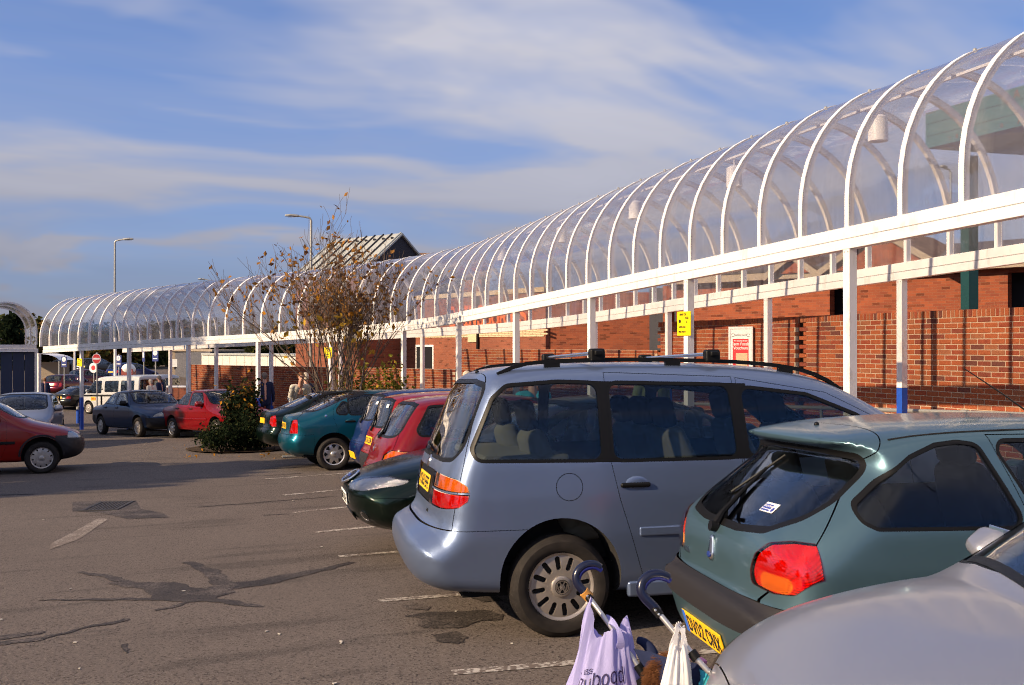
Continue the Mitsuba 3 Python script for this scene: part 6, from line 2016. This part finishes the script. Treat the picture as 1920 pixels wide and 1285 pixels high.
def head_mesh(c, f, s=1.0):
    """Head and face at c looking along f (plan direction); returns (head, eyes, hair cap maker)."""
    sp_ = lambda r, p: m3.Manifold.sphere(r * s, 24).translate([a * s for a in p])
    m = m3.Manifold.batch_hull([sp_(.078, (0, 0, .03)), sp_(.070, (-.03, 0, .035)), sp_(.045, (.045, 0, -.06)), sp_(.060, (.02, 0, -.02))])
    nose = m3.Manifold.batch_hull([sp_(.010, (.086, 0, .012)), sp_(.015, (.104, 0, -.022)), sp_(.012, (.085, .012, -.026)), sp_(.012, (.085, -.012, -.026))])
    m = m + nose + sp_(.016, (-.005, .076, .0)).scale((1, .6, 1.6)) + sp_(.016, (-.005, -.076, .0)).scale((1, .6, 1.6))
    m = m + m3.Manifold.batch_hull([sp_(.009, (.080, .02, -.052)), sp_(.009, (.080, -.02, -.052))])
    a = math.atan2(f[1], f[0])
    R_ = trimesh.transformations.rotation_matrix(a, [0, 0, 1])
    R_[:3, 3] = c
    t = trimesh.Trimesh(m.refine_to_length(.02 * s).to_mesh().vert_properties[:, :3], m.refine_to_length(.02 * s).to_mesh().tri_verts, process=True)
    trimesh.smoothing.filter_taubin(t, iterations=5)
    t.apply_transform(R_)
    hair = m3.Manifold.batch_hull([sp_(.086, (-.012, 0, .042)), sp_(.078, (-.04, 0, .02)), sp_(.055, (-.055, 0, -.035))]) - m3.Manifold.cube([.3 * s, .4 * s, .3 * s], True).translate([.20 * s, 0, -.085 * s])
    hair = hair.refine_to_length(.015 * s)
    hv = hair.to_mesh()
    ht = trimesh.Trimesh(hv.vert_properties[:, :3], hv.tri_verts, process=True)
    ht.vertices += ht.vertex_normals * ((meshkit.fbm(ht.vertices * 60 / s, 3, 2) - .45) * .022 * s)[:, None]
    ht.apply_transform(R_)
    eyes = cat([trimesh.creation.icosphere(1, .009 * s).apply_translation([.080 * s, y * s, .012 * s]) for y in (-.03, .03)])
    eyes.apply_transform(R_)
    return t, eyes, ht


def person(label, x, y, yaw, coat, hair, h=1.66, lean=.08, z=None, legs='cloth_navy', hold=None, hair_mat=None):
    z = float(zg(x, y)) + .11 if z is None else z
    s = h / 1.72
    f = np.array([math.cos(yaw), math.sin(yaw), 0])
    l = np.array([-f[1], f[0], 0])
    o = np.array([x, y, z])
    P = lambda a, b, c: o + (f * a + l * b + np.array([0, 0, c])) * s
    key = thing('person', label, 'person', 'shoppers on foot')
    top = lean * 1.0
    hip, chest, neck = P(0, 0, .92), P(top * .55, 0, 1.28), P(top * .85, 0, 1.47)
    hd = P(top + .03, 0, 1.615)
    B_, C_ = [], []
    B_.append((P(top * .75, 0, 1.40), neck + (hd - neck) * .45, .06 * s, .055 * s))
    legs_ = []
    for sd_ in (-1, 1):
        st = .13 * sd_
        hp0, kn, an = P(0, .09 * sd_, .90), P(.05 + st * .6, .095 * sd_, .49), P(-.04 + st * 1.2, .095 * sd_, .08)
        legs_ += [(hp0, kn, .085 * s, .062 * s), (kn, an, .062 * s, .045 * s)]
        sh, el = P(top * .7, .19 * sd_, 1.38), P(top * .6 - .04, .25 * sd_, 1.10)
        wr = P(top * .6 + .17, .22 * sd_, .96) if hold else P(top * .6 + .03, .26 * sd_, .86)
        C_ += [(P(top * .6, .10 * sd_, 1.38), sh, .075 * s, .065 * s), (sh, el, .064 * s, .052 * s), (el, wr, .052 * s, .040 * s)]
        d = (wr - el) / np.linalg.norm(wr - el)
        hand = wr + d * .07 * s
        B_.append((wr - d * .02 * s, hand, .028 * s, .030 * s))
        for i in range(4):
            b0 = hand + l * ((i - 1.5) * .016 * s)
            B_.append((b0, b0 + d * (.045 + .01 * (i in (1, 2))) * s, .0095 * s, .008 * s))
            B_.append((b0 + d * .05 * s, b0 + d * .06 * s + f * .022 * s - np.array([0, 0, .015 * s]), .0085 * s, .007 * s))
        B_.append((wr + d * .03 * s, wr + d * .06 * s + f * .035 * s, .011 * s, .009 * s))
    B_ += [(P(top * .6, 0, 1.3), P(0, 0, .95), .10 * s, .10 * s)] + [(a, b, q * .85, w_ * .85) for a, b, q, w_ in legs_] + [(a, b, q * .8, w_ * .8) for a, b, q, w_ in C_]
    body = capsule_body(B_, .035)
    hm, em, ht = head_mesh(hd, f, s)
    bm = tm(m3.Manifold(m3.Mesh(np.asarray(body.vertices, np.float32), np.asarray(body.faces, np.uint32))) + m3.Manifold(m3.Mesh(np.asarray(hm.vertices, np.float32), np.asarray(hm.faces, np.uint32)))) if body.is_watertight and hm.is_watertight else cat([body, hm])
    part(key, 'body', bm, 'skin', 50)
    part(key, 'eyes', em, 'ink_black')
    part(key, 'hair', ht, hair, 40)
    C_ += [(P(top * .6, s_ * .09, 1.34), P(.0, s_ * .085, 1.0), .105 * s, .11 * s) for s_ in (-1, 1)] + [(P(.0, s_ * .085, 1.0), P(0, s_ * .08, .80), .11 * s, .115 * s) for s_ in (-1, 1)]
    part(key, 'coat', capsule_body(C_, .035), coat, 50)
    part(key, 'trousers', capsule_body(legs_, .04), legs, 50)
    for sd_ in (-1, 1):
        st = .13 * sd_
        part(key, 'shoe', capsule_body([(P(-.09 + st * 1.2, .095 * sd_, .045), P(.09 + st * 1.2, .10 * sd_, .035), .048 * s, .036 * s)], .03, 3), 'black_plastic', 50)
    return key


ang = lambda v: math.atan2(v[1], v[0])
x, y = at(878, 20.0)
person('person with pale brown hair walking along the canopy, seen over the people carrier', x, y, ang(U), 'cloth_green', 'hair_white', 1.60)
x, y = at(909, 18.6)
person('grey haired person in grey coat beside the pale haired walker', x, y, ang(-U) + .4, 'cloth_grey', 'hair_grey', 1.70)
x, y = at(560, 23.6)
person('person in cream jacket stooping behind the dark green car', x, y, -1.2, 'cloth_cream', 'hair_brown', 1.66, .36, hold=True)
x, y = at(577, 25.6)
person('white haired person in dark coat behind the stooping person', x, y, 2.4, 'cloth_navy', 'hair_white', 1.66)
x, y = at(286, 43.0)
person('white haired person in cream coat behind the white minibus', x, y, 2.6, 'cloth_cream', 'hair_white', 1.62, .12)
x, y = at(302, 44.0)
person('person in navy coat close to the minibus tail', x, y, 2.9, 'cloth_navy', 'hair_grey', 1.78)
x, y = at(1003, 11.6)
person('person in turquoise coat seen through the people carrier rear quarter window', x, y, ang(U), 'cloth_turquoise', 'hair_brown', 1.55)
x, y = at(1218, 12.3)
person('person in dark green coat seen through the people carrier middle window', x, y, ang(-U), 'cloth_green', 'hair_grey', 1.66)
x, y = at(497, 30.0)
person('shaded person in navy walking behind the bare tree', x, y, ang(U), 'cloth_navy', 'hair_grey', 1.72)
x, y = at(84, 56.5)
person('shopper in dark coat at the open boot of the dark red car', x, y, 2.0, 'cloth_navy', 'hair_brown', 1.70, z=float(zg(x, y)))

# ------------------------------------------------------------------ pushchair with shopping bags, close to the camera
def smooth_path(pts, n=40):
    p = np.asarray(pts, float)
    t = np.r_[0, np.cumsum(np.linalg.norm(np.diff(p, axis=0), axis=1))]
    cs = CubicSpline(t, p)
    return cs(np.linspace(0, t[-1], n))


R3 = lambda lst, Y0, Y1: np.array([ray(px, py, Y0 + (Y1 - Y0) * i / (len(lst) - 1)) for i, (px, py) in enumerate(lst)])
pc = thing('pushchair', 'folding pushchair with navy seat and two hooked blue handles in the foreground', 'pushchair')
gripA = R3([(1124, 1064), (1108, 1058), (1092, 1063), (1081, 1078), (1083, 1094), (1092, 1106), (1101, 1116)], 3.40, 3.36)
shaftA = R3([(1098, 1112), (1140, 1168), (1205, 1262), (1262, 1350), (1330, 1470)], 3.36, 3.10)
gripB = R3([(1252, 1083), (1236, 1077), (1218, 1079), (1205, 1091), (1202, 1106), (1211, 1123), (1232, 1146)], 3.02, 2.98)
shaftB = R3([(1226, 1140), (1262, 1182), (1302, 1230), (1350, 1282), (1430, 1370), (1520, 1480)], 2.98, 2.78)
for nm, G_, S_, rg_ in (('left', gripA, shaftA, .0145), ('right', gripB, shaftB, .0150)):
    k = part(pc, 'handle', tube(smooth_path(G_), rg_, 14), 'cloth_navy', 40)
    scene[k]['bsdf'] = {'type': 'ref', 'id': 'grip_blue'}
    off = np.array([0.006, -.004, -.009])
    part(k, 'grip_inlay', tube(smooth_path(G_[:5] + off, 24), rg_ * .60, 10), 'grip_inlay', 40)  # brighter blue tube painted in for the highlight inside the hook
    q = part(pc, 'frame_tube', tube(smooth_path(S_), .0085, 12), 'alloy', 40)
    part(q, 'collar', tube(S_[0] + (S_[1] - S_[0]) / np.linalg.norm(S_[1] - S_[0]) * np.array([[-.006], [.03]]), .0135, 12), 'black_plastic', 40)
    part(q, 'rivet', cat([trimesh.creation.icosphere(1, .0045).apply_translation(S_[0] + (S_[1] - S_[0]) * t + [-.004, -.010, .004]) for t in (.12, .3)]), 'chrome')
    part(q, 'joint', tube([S_[2] - (S_[2] - S_[1]) * .16, S_[2] + (S_[2] - S_[1]) * .12], .015, 12), 'black_plastic', 40)
mat('grip_blue', pri((0.004, 0.006, 0.028), 0.22, coat=0.6))
mat('grip_inlay', pri((0.012, 0.018, 0.17), 0.45))  # highlight on the grips put in as a brighter blue
mat('bag_lilac', {'type': 'principledthin', 'base_color': rgb((0.50, 0.48, 0.82)), 'roughness': 0.32, 'diff_trans': 0.55, 'spec_trans': 0.0, 'eta': 1.45})
mat('bag_white', {'type': 'principledthin', 'base_color': rgb((0.86, 0.85, 0.86)), 'roughness': 0.3, 'diff_trans': 0.45, 'spec_trans': 0.0, 'eta': 1.45})
part(pc, 'band', tube(gripA[-1] + np.array([[-.012, 0, .012], [.008, 0, -.008]]), .0185, 12), 'leaf_orange_band', 40)
mat('leaf_orange_band', pri((0.55, 0.25, 0.05), 0.5))
# seat: back panel between the shafts, side wing, hood roll, pink trim
a0, a1, b0_, b1_ = shaftA[1], shaftA[4], shaftB[2], shaftB[5]


def cloth(c00, c10, c01, c11, sag, n=14, seed=1):
    u, v_ = np.meshgrid(np.linspace(0, 1, n), np.linspace(0, 1, n), indexing='ij')
    P = (1 - u)[..., None] * (1 - v_)[..., None] * c00 + u[..., None] * (1 - v_)[..., None] * c10 + (1 - u)[..., None] * v_[..., None] * c01 + (u * v_)[..., None] * c11
    nn = np.cross(np.asarray(c10) - c00, np.asarray(c01) - c00)
    nn /= np.linalg.norm(nn)
    w_ = np.sin(PI * u) * np.sin(PI * v_) * sag + (meshkit.fbm(np.stack([u * 4, v_ * 4, 0 * u + seed], -1), 3, seed) - .5) * .03
    return grid_mesh(P + nn * w_[..., None])


sA, sB = R3([(1190, 1215), (1250, 1330)], 3.25, 3.15), R3([(1330, 1250), (1420, 1370)], 2.92, 2.85)
part(pc, 'seat_back', cloth(sA[0], sA[1], sB[0], sB[1], .06, seed=3), 'cloth_navy', True)
w0 = R3([(1196, 1200), (1216, 1213), (1226, 1240), (1222, 1270), (1250, 1330)], 3.32, 3.22)
part(pc, 'side_wing', tube(smooth_path(w0, 24), [.012 + .012 * math.sin(PI * i / 23) for i in range(24)], 10), 'cloth_navy', 40)
part(pc, 'side_panel', cloth(ray(1199, 1240, 3.3), ray(1218, 1320, 3.25), ray(1234, 1234, 3.2), ray(1250, 1330, 3.1), .02, seed=5), 'cloth_navy', True)
part(pc, 'cross_strap', bar(R3([(1168, 1292), (1212, 1272), (1240, 1262)], 3.25, 3.2), .03, .02), 'black_plastic')
part(pc, 'pink_trim', tube(smooth_path(R3([(1262, 1233), (1285, 1231), (1310, 1236), (1322, 1243)], 2.99, 2.94), 20), .0085, 10), 'cloth_pink', 40)
part(pc, 'hood_panel', cloth(ray(1268, 1238, 3.02), ray(1270, 1300, 3.0), ray(1322, 1246, 2.94), ray(1335, 1320, 2.9), .03, seed=7), 'cloth_navy', True)
part(pc, 'side_patch', cloth(ray(1312, 1255, 2.93), ray(1310, 1310, 2.9), ray(1330, 1262, 2.9), ray(1336, 1320, 2.86), .01, seed=8), 'cloth_turquoise', True)
lb = cloth(ray(1224, 1238, 3.19), ray(1226, 1262, 3.19), ray(1244, 1239, 3.15), ray(1246, 1264, 3.15), .004, 8, 9)
part(pc, 'care_label', lb, 'sign_white', True)
# the lower frame and wheels, outside the picture but standing on the ground
for S_ in (shaftA, shaftB):
    e = S_[-1]
    zt = float(zg(e[0], e[1]))
    d = np.array([.35, .04, 0])
    part(pc, 'frame_tube', tube(smooth_path([e, e + d * .5 - [0, 0, .20], [*(e + d)[:2], zt + .09]], 16), .0085, 10), 'alloy', 40)
    part(pc, 'frame_tube', tube([e, [e[0] - .30, e[1], zt + .09]], .0085, 10), 'alloy', 40)
    for q in ((e + d)[:2], (e[0] - .30, e[1])):
        part(pc, 'wheel', lathe([(0, -.014), (.06, -.014), (.072, -.016), (.078, 0), (.072, .016), (.06, .014), (0, .014)], 28).apply_transform(frame_matrix([q[0], q[1], zt + .078], [1, 0, 0], [0, 1, 0])), 'tyre', 40)
# child's brown hair showing over the seat
hc = ray(1262, 1278, 3.14)
k = thing('person', 'child in the pushchair, only the brown hair showing between the bags', 'person')
hm, em, ht = head_mesh(hc, np.array([1.0, .1, 0]), .66)
body = capsule_body([(hc - [0, 0, .06], hc - [-.02, 0, .15], .04, .045), (hc - [-.02, 0, .17], hc - [-.04, 0, .38], .085, .095), (hc + [.04, .08, -.38], hc + [.27, .09, -.36], .055, .045), (hc + [.04, -.08, -.38], hc + [.27, -.09, -.36], .055, .045),
                     (hc + [.27, .09, -.36], hc + [.33, .09, -.56], .042, .032), (hc + [.27, -.09, -.36], hc + [.33, -.09, -.56], .042, .032), (hc + [.02, .10, -.17], hc + [.08, .13, -.30], .036, .03), (hc + [.02, -.10, -.17], hc + [.08, -.13, -.30], .036, .03),
                     (hc + [.08, .13, -.30], hc + [.18, .09, -.32], .03, .024), (hc + [.08, -.13, -.30], hc + [.18, -.09, -.32], .03, .024)], .03)
part(k, 'body', cat([body, hm]), 'skin', 50)
part(k, 'coat', capsule_body([(hc - [-.02, 0, .16], hc - [-.04, 0, .38], .10, .11), (hc + [.02, .10, -.17], hc + [.08, .13, -.30], .05, .044), (hc + [.02, -.10, -.17], hc + [.08, -.13, -.30], .05, .044)], .03), 'cloth_pink', 50)
part(k, 'eyes', em, 'ink_black')
rr_ = np.random.default_rng(4)
hn = ht.copy()
pts, fi = trimesh.sample.sample_surface(hn, 3500, seed=3)
nn = hn.face_normals[fi]
part(k, 'hair', cat([ht]), 'hair_brown', 40)
segs_ = []
for p, n_ in zip(pts, nn):
    t = n_ * .4 + np.array([-.6, 0, -.5]) + rr_.normal(0, .25, 3)
    t /= np.linalg.norm(t)
    segs_.append((np.array([p, p + n_ * .003 + t * .012, p + n_ * .001 + t * .026]), np.array([.0007, .0006, .0003])))
part(k, 'hair_strands', tubes(segs_, 3), 'hair_brown', kind='stuff')


def carrier_bag(name, label, m_, top, w0_, w1_, h_, depth, seed, lean=(0, 0), loops=(), ears=0.0):
    """A hanging plastic carrier: gathered at the top, sagging below, with folds that run down from the gathers."""
    nu, nv = 96, 48
    u, v_ = np.meshgrid(np.linspace(0, 2 * PI, nu), np.linspace(0, 1, nv), indexing='ij')
    prof = w0_ + (w1_ - w0_) * v_ ** .75
    prof = prof * np.where(v_ > .85, np.sqrt(np.clip(1 - ((v_ - .85) / .15) ** 2, 0.0, 1)) * .999 + .001, 1)
    fold = (meshkit.fbm(np.stack([np.cos(u) * 2.6, np.sin(u) * 2.6, v_ * .8 + seed], -1), 3, seed) - .5)
    fine = (meshkit.fbm(np.stack([np.cos(u) * 7 + v_ * 1.2, np.sin(u) * 7 - v_, v_ * 1.6 + seed], -1), 3, seed + 3) - .5)
    rad = 1 + fold * (.75 - .25 * v_) + fine * (.42 - .16 * v_)
    x_ = np.cos(u) * prof * rad + lean[0] * v_
    y_ = np.sin(u) * depth * (.25 + .75 * np.clip(v_ * 1.6, 0, 1)) * rad * np.where(v_ > .85, np.sqrt(np.clip(1 - ((v_ - .85) / .15) ** 2, 0, 1)) * .999 + .001, 1) + lean[1] * v_
    z_ = -v_ * h_ + .018 * np.cos(3 * u + seed) * (1 - v_) + fine * .03 * (1 - v_) + ears * np.maximum(0, np.cos(2 * u - .35)) ** 1.5 * np.clip(1 - v_ * 3.0, 0, 1) ** 1.5 * (1 + .35 * np.cos(u + 2.6))
    P = np.stack([x_, y_, z_], -1) + top
    P[-1] = P[0]
    k_ = thing(name, label, 'carrier bag')
    part(k_, 'sack', grid_mesh(P), m_, True)
    for lp_ in loops:
        pp = smooth_path(lp_, 20)
        wd = np.linspace(.030, .012, 10)
        wd = np.r_[wd, wd[::-1]]
        part(k_, 'handle_loop', cat([bar(pp[i:i + 2], float(wd[i]), .003, np.array([.2, -1, .1])) for i in range(19)]), m_)
    return k_, P


topA = ray(1143, 1186, 3.27)
kb, PB = carrier_bag('lilac_bag', 'lilac plastic carrier bag with dark lettering hanging from the left pushchair handle', 'bag_lilac', topA, .062, .165, .40, .085, 4, (-.03, -.03),
                     [[topA + [.030, -.03, -.05], topA + [.026, -.022, .015], shaftA[1] + [.012, -.014, .008], shaftA[1] + [-.004, .014, .010]]], .085)
# printed lettering follows the bag's front
from scipy.interpolate import RegularGridInterpolator


def print_on(k_, P, txt, uc, vc, h_, rot, m_):
    nu, nv = P.shape[:2]
    it = [RegularGridInterpolator((np.linspace(0, 2 * PI, nu), np.linspace(0, 1, nv)), P[..., i], bounds_error=False, fill_value=None) for i in range(3)]
    m = meshkit.text_mesh(txt, h_, .0004)
    v = m.vertices.copy()
    v[:, 0] -= (v[:, 0].min() + v[:, 0].max()) / 2
    c, s = math.cos(rot), math.sin(rot)
    a, b = v[:, 0] * c - v[:, 1] * s, v[:, 0] * s + v[:, 1] * c
    q = np.column_stack([uc + a / .15, vc - b / .40])
    W_ = np.column_stack([i(q) for i in it])
    nrm = np.array([0, -1.0, 0.15])
    m.vertices = W_ + nrm * (.004 + v[:, 2:3])
    part(k_, 'lettering', m, m_)


print_on(kb, PB, 'uss', 4.05, .27, .020, .12, 'ink_print')
print_on(kb, PB, 'izuboqd', 4.45, .385, .046, .05, 'ink_print')
mat('ink_print', pri((0.03, 0.02, 0.08), 0.5))
topB = ray(1269, 1182, 2.93)
carrier_bag('white_bag', 'white plastic carrier bag hanging from the right pushchair handle', 'bag_white', topB + [0, -.03, -.04], .016, .085, .36, .055, 8, (-.015, -.02),
            [[topB + [-.014, -.03, -.05], topB + [-.010, -.02, -.02], topB + [.0, -.016, .012], topB + [.004, .012, .010]], [topB + [.012, -.03, -.05], topB + [.016, -.022, -.01], topB + [.014, -.014, .006], topB + [.012, .012, .0]]])

# ------------------------------------------------------------------ far left: bollard, rails, signs, shelter, kiosk, shed, planter
x, y = gpt(147, 794)
k = thing('bollard', 'short blue bollard with a pale cap beside the far left canopy post', 'bollard')
zt = float(zg(x, y))
part(k, 'shaft', tube([[x, y, zt], [x, y, zt + .55]], .085, 14), 'blue_band', 40)
part(k, 'cap', tube([[x, y, zt + .55], [x, y, zt + .66], [x, y, zt + .68]], [.085, .085, .05], 14), 'galvanised', 40)
k = thing('guard_rail', 'thin black guard rail across the far canopy entrance', 'railing')
a, b = ray(74, 742, 39), ray(232, 742, 36)
part(k, 'rail', tube([a, b], .035, 8), 'black_plastic', 40)
for t in np.linspace(0, 1, 5):
    q = a + (b - a) * t
    part(k, 'upright', tube([[q[0], q[1], float(zg(q[0], q[1]))], q], .03, 8), 'black_plastic', 40)


def pole_sign(name, label, px, py, Y, shape, build, r_=.035):
    c = ray(px, py, Y)
    k_ = thing(name, label, 'sign')
    part(k_, 'pole', tube([[c[0], c[1] + .05, float(zg(c[0], c[1]))], [c[0], c[1] + .05, c[2] + .3]], r_, 8), 'galvanised', 40)
    M_ = frame_matrix(c, [1, -.3, 0], [-.28, -1, 0])
    build(k_, T(M_))
    return k_


def no_entry(k_, tw_):
    part(k_, 'disc', lathe([(0, .01), (.215, .01), (.215, -.01), (0, -.01)], 32), 'sign_red', tw=tw_)
    part(k_, 'rim', lathe([(.205, .0125), (.228, .0125), (.228, -.012)], 32), 'sign_white', tw=tw_)
    part(k_, 'bar', box((0, 0, .012), (.33, .08, .006)), 'sign_white', tw=tw_)


pole_sign('no_entry_sign', 'round red no entry sign with white bar behind the canopy posts', 181, 673, 44, None, no_entry)


def blue_round(k_, tw_):
    part(k_, 'panel', rbox((0, -.10, 0), (.42, .66, .03), .01), 'sign_blue', 30, tw_)
    part(k_, 'roundel', lathe([(0, .021), (.14, .021), (.15, .016)], 28).apply_translation([0, .06, 0]), 'sign_white', 40, tw_)
    part(k_, 'symbol', cat([box((0, .06, .024), (.02, .12, .004)), box((.025, .085, .0235), (.055, .02, .004))]), 'ink_blue', tw=tw_)
    part(k_, 'lettering', box((0, -.27, .019), (.28, .06, .005)), 'sign_white', tw=tw_)


pole_sign('blue_sign', 'blue sign with white roundel left of the yellow notice, near the shelter', 120, 676, 62, None, blue_round)
pole_sign('blue_sign', 'shaded blue sign with pale roundel right of the no entry sign', 222, 674, 58, None, blue_round)
pole_sign('blue_sign', 'blue sign partly behind the canopy post right of the minibus', 291, 664, 58, None, blue_round)
pole_sign('narrow_sign', 'narrow blue and white sign above the minibus roof', 269, 669, 60, None, lambda k_, tw_: (part(k_, 'panel', rbox((0, 0, 0), (.20, .62, .03), .01), 'sign_blue', 30, tw_), part(k_, 'face', box((0, .10, .017), (.11, .32, .006)), 'sign_white', tw=tw_)))
pole_sign('round_sign', 'small white round sign with red centre beside the maroon hatchback', 175, 690, 60, None, lambda k_, tw_: (part(k_, 'disc', lathe([(0, .01), (.30, .01), (.30, -.01), (0, -.01)], 28), 'sign_white', tw=tw_), part(k_, 'centre', lathe([(0, .014), (.15, .014), (.15, .01)], 24), 'sign_red', tw=tw_)))
for px, yt, Y, lb in ((140, 660, 70, 'plain grey post above the maroon hatchback'), (216, 655, 52, 'white post rising behind the minibus, right of the no entry sign')):
    c = ray(px, yt, Y)
    single('post', tube([[c[0], c[1], float(zg(c[0], c[1]))], [c[0], c[1], c[2] + .6]], .07, 10), 'white_steel', lb, 'post', smooth=40)
# shelter
c = ray(90, 690, 72)
k = thing('trolley_shelter', 'small shelter with pale rounded roof at far left', 'shelter')
zt = float(zg(c[0], c[1]))
roof = np.array([[[c[0] + w_, c[1] + d_, c[2] + .42 + .62 * math.sqrt(max(0, 1 - ((w_ + .3) / 1.75) ** 2))] for d_ in (-1.2, 1.2)] for w_ in np.linspace(-2.0, 1.4, 14)])
part(k, 'roof', grid_mesh(roof), 'white_steel', True)
part(k, 'back_panel', box((c[0] - .4, c[1] + 1.1, c[2] - .55), (2.9, .05, 1.9)), 'beige_fascia')
for w_ in (-1.9, 1.3):
    for d_ in (-1.1, 1.1):
        part(k, 'leg', box((c[0] + w_, c[1] + d_, (zt + c[2] + .5) / 2), (.08, .08, c[2] + .5 - zt)), 'galvanised')
# white display above the minibus
c = ray(241, 692, 62)
k = thing('white_kiosk', 'white rounded kiosk top behind the minibus roof', 'kiosk')
part(k, 'dome', tm(m3.Manifold.sphere(1, 24).scale((.42, .4, .34))).apply_translation(c), 'sign_white', 40)
part(k, 'base', box((c[0], c[1], (float(zg(c[0], c[1])) + c[2]) / 2), (.7, .6, c[2] - float(zg(c[0], c[1])))), 'red_board')
mat('red_board', pri((0.30, 0.06, 0.05), 0.6))
# grey kiosk
k = thing('grey_cabin', 'grey flat roofed cabin with a small white notice beyond the walkway', 'cabin')
a, b = ray(325, 690, 78), ray(394, 690, 74)
zt = min(float(zg(a[0], a[1])), float(zg(b[0], b[1]))) - .5
top_ = ray(360, 659, 76)[2]
part(k, 'wall', wall_quad(a[:2], b[:2], zt, top_, 2.4, (0, 1)), 'grey_cladding')
mat('grey_cladding', pri((0.085, 0.085, 0.10), 0.6))
part(k, 'roof', wall_quad(a[:2] + [-.2, -.2], b[:2] + [.2, -.2], top_ + .003, top_ + .16, 2.8, (0, 1)), 'beige_fascia')
part(k, 'post', wall_quad(a[:2] + [-.25, -.1], a[:2] + [.25, -.12], zt, top_ - .003, .09, (0, -1)), 'beige_fascia')
q = ray(325, 681, 77.6)
part(k, 'notice', box(q, (.34 * 2, .05, .62)), 'sign_white')
# pale long shed
k = thing('pale_shed', 'long pale sunlit clad shed behind the brick wall left of the bare tree', 'building')
a, b = ray(378, 682, 74), ray(640, 684, 62)
zt, top_ = a[2] - 3.5, ray(420, 666.5, 71)[2]
d = (b - a)[:2] / np.linalg.norm((b - a)[:2])
L_ = np.linalg.norm((b - a)[:2])
for q in np.arange(0, L_ - .1, 1.0):
    part(k, 'panel', wall_quad(a[:2] + d * q, a[:2] + d * (min(q + .96, L_)), zt, top_, .2, (0, 1)), 'pale_cladding')
part(k, 'core', wall_quad(a[:2] + [0, .1], b[:2] + [0, .1], zt, top_ - .05, 2.5, (0, 1)), 'beige_fascia')
part(k, 'roof', wall_quad(a[:2] - [0, .15], b[:2] - [0, .15], top_ + .003, top_ + .14, 3.0, (0, 1)), 'grey_metal_roof')
# brick planter with white rail
k = thing('brick_planter', 'low brick planter with white rail beyond the blue saloon', 'planter')
a, b = ray(314, 741, 44), ray(356, 741, 42)
zt = float(zg(a[0], a[1]))
part(k, 'wall', wall_quad(a[:2], b[:2], zt - .2, ray(330, 728, 43)[2], .4, (0, 1)), 'facade_shop')
part(k, 'rail', tube([a, ray(313, 725.5, 44), ray(357, 725.5, 42), b], .05, 8), 'white_steel', 40)
part(k, 'panel', wall_quad(a[:2] + [.20, -.03], a[:2] + [.55, -.05], zt - .1, ray(330, 729, 43)[2], .02, (0, -1)), 'galvanised')

# end bay of the second canopy at the far left, dark boarded below
k = thing('end_canopy', 'second arched canopy end with navy boarded screen at the left edge', 'canopy')
Yc = 37.6
c0e, c1e = ray(68, 650, Yc), ray(-45, 650, Yc - 1.0)
ex = (c0e - c1e)[:2]
wid = np.linalg.norm(ex)
ex = ex / wid
ey = np.array([-ex[1], ex[0]])
zb_ = ray(30, 654, Yc)[2]
for q in range(3):
    o = np.array([*(c1e[:2] + ey * q * 3.0), zb_ + .15])
    a_ = np.linspace(0, PI, 22)
    P = np.array([[0, 0, 0]] + [[wid / 2 - wid / 2 * math.cos(t), 0, .58 + wid / 2 * math.sin(t)] for t in a_] + [[wid, 0, 0]])
    W_ = np.array([[*(o[:2] + ex * p[0]), o[2] + p[2]] for p in P])
    rad_ = np.array([[*(-ex), 0]] + [[*(-ex * math.cos(t)), math.sin(t)] for t in a_] + [[*ex, 0]])
    part(k, 'hoop', bar(W_, .05 if q else .07, .06, rad_), 'white_steel')
    if q:
        part(k, 'roof_panel', grid_mesh(np.array([prev, W_])), 'poly_clear', True)
    prev = W_
part(k, 'beam', bar(np.array([[*c1e[:2], zb_ + .07], [*c0e[:2], zb_ + .07]]), .12, .16), 'white_steel')
part(k, 'gutter', bar(np.array([[*(c1e[:2] - ey * .03), zb_ - .07], [*(c0e[:2] - ey * .03), zb_ - .07]]), .12, .11), 'white_steel')
for t in (0.0, 1.0):
    q = c1e[:2] + ex * wid * t
    part(k, 'post', box((*q, (zb_ + float(zg(*q))) / 2), (.12, .12, zb_ - float(zg(*q))), math.atan2(ex[1], ex[0])), 'white_steel')
mat('navy_board', pri((0.018, 0.03, 0.075), 0.5))
for q in range(5):
    a_, b_ = c1e[:2] + ex * (wid * q / 5 + .01) + ey * .05, c1e[:2] + ex * (wid * (q + 1) / 5 - .01) + ey * .05
    part(k, 'board', wall_quad(a_, b_, float(zg(*a_)) + .1, zb_ - .13, .04, ey), 'navy_board')
# litter of fallen leaves by the shrub bed
r = np.random.default_rng(77)
q = np.array([gpt(px, py) for px, py in zip(r.uniform(330, 540, 50), r.uniform(836, 862, 50))])
single('fallen_leaves', leaves(np.column_stack([q, zg(q[:, 0], q[:, 1]) + .012]) + r.normal(0, .003, (50, 3)), .05, r), 'leaf_orange', 'fallen leaves scattered by the shrub bed', 'leaves', kind='stuff')
# car aerial standing up from the lilac silver car
k = thing('car_aerial', 'thin black aerial of a car standing out of view at the right edge', 'aerial')
a, b = ray(1806, 690, 3.9), ray(1960, 796, 3.7)
part(k, 'rod', tube([a, (a + b) / 2 + [0, 0, .004], b], [.0022, .003, .0045], 6), 'black_plastic', 40)
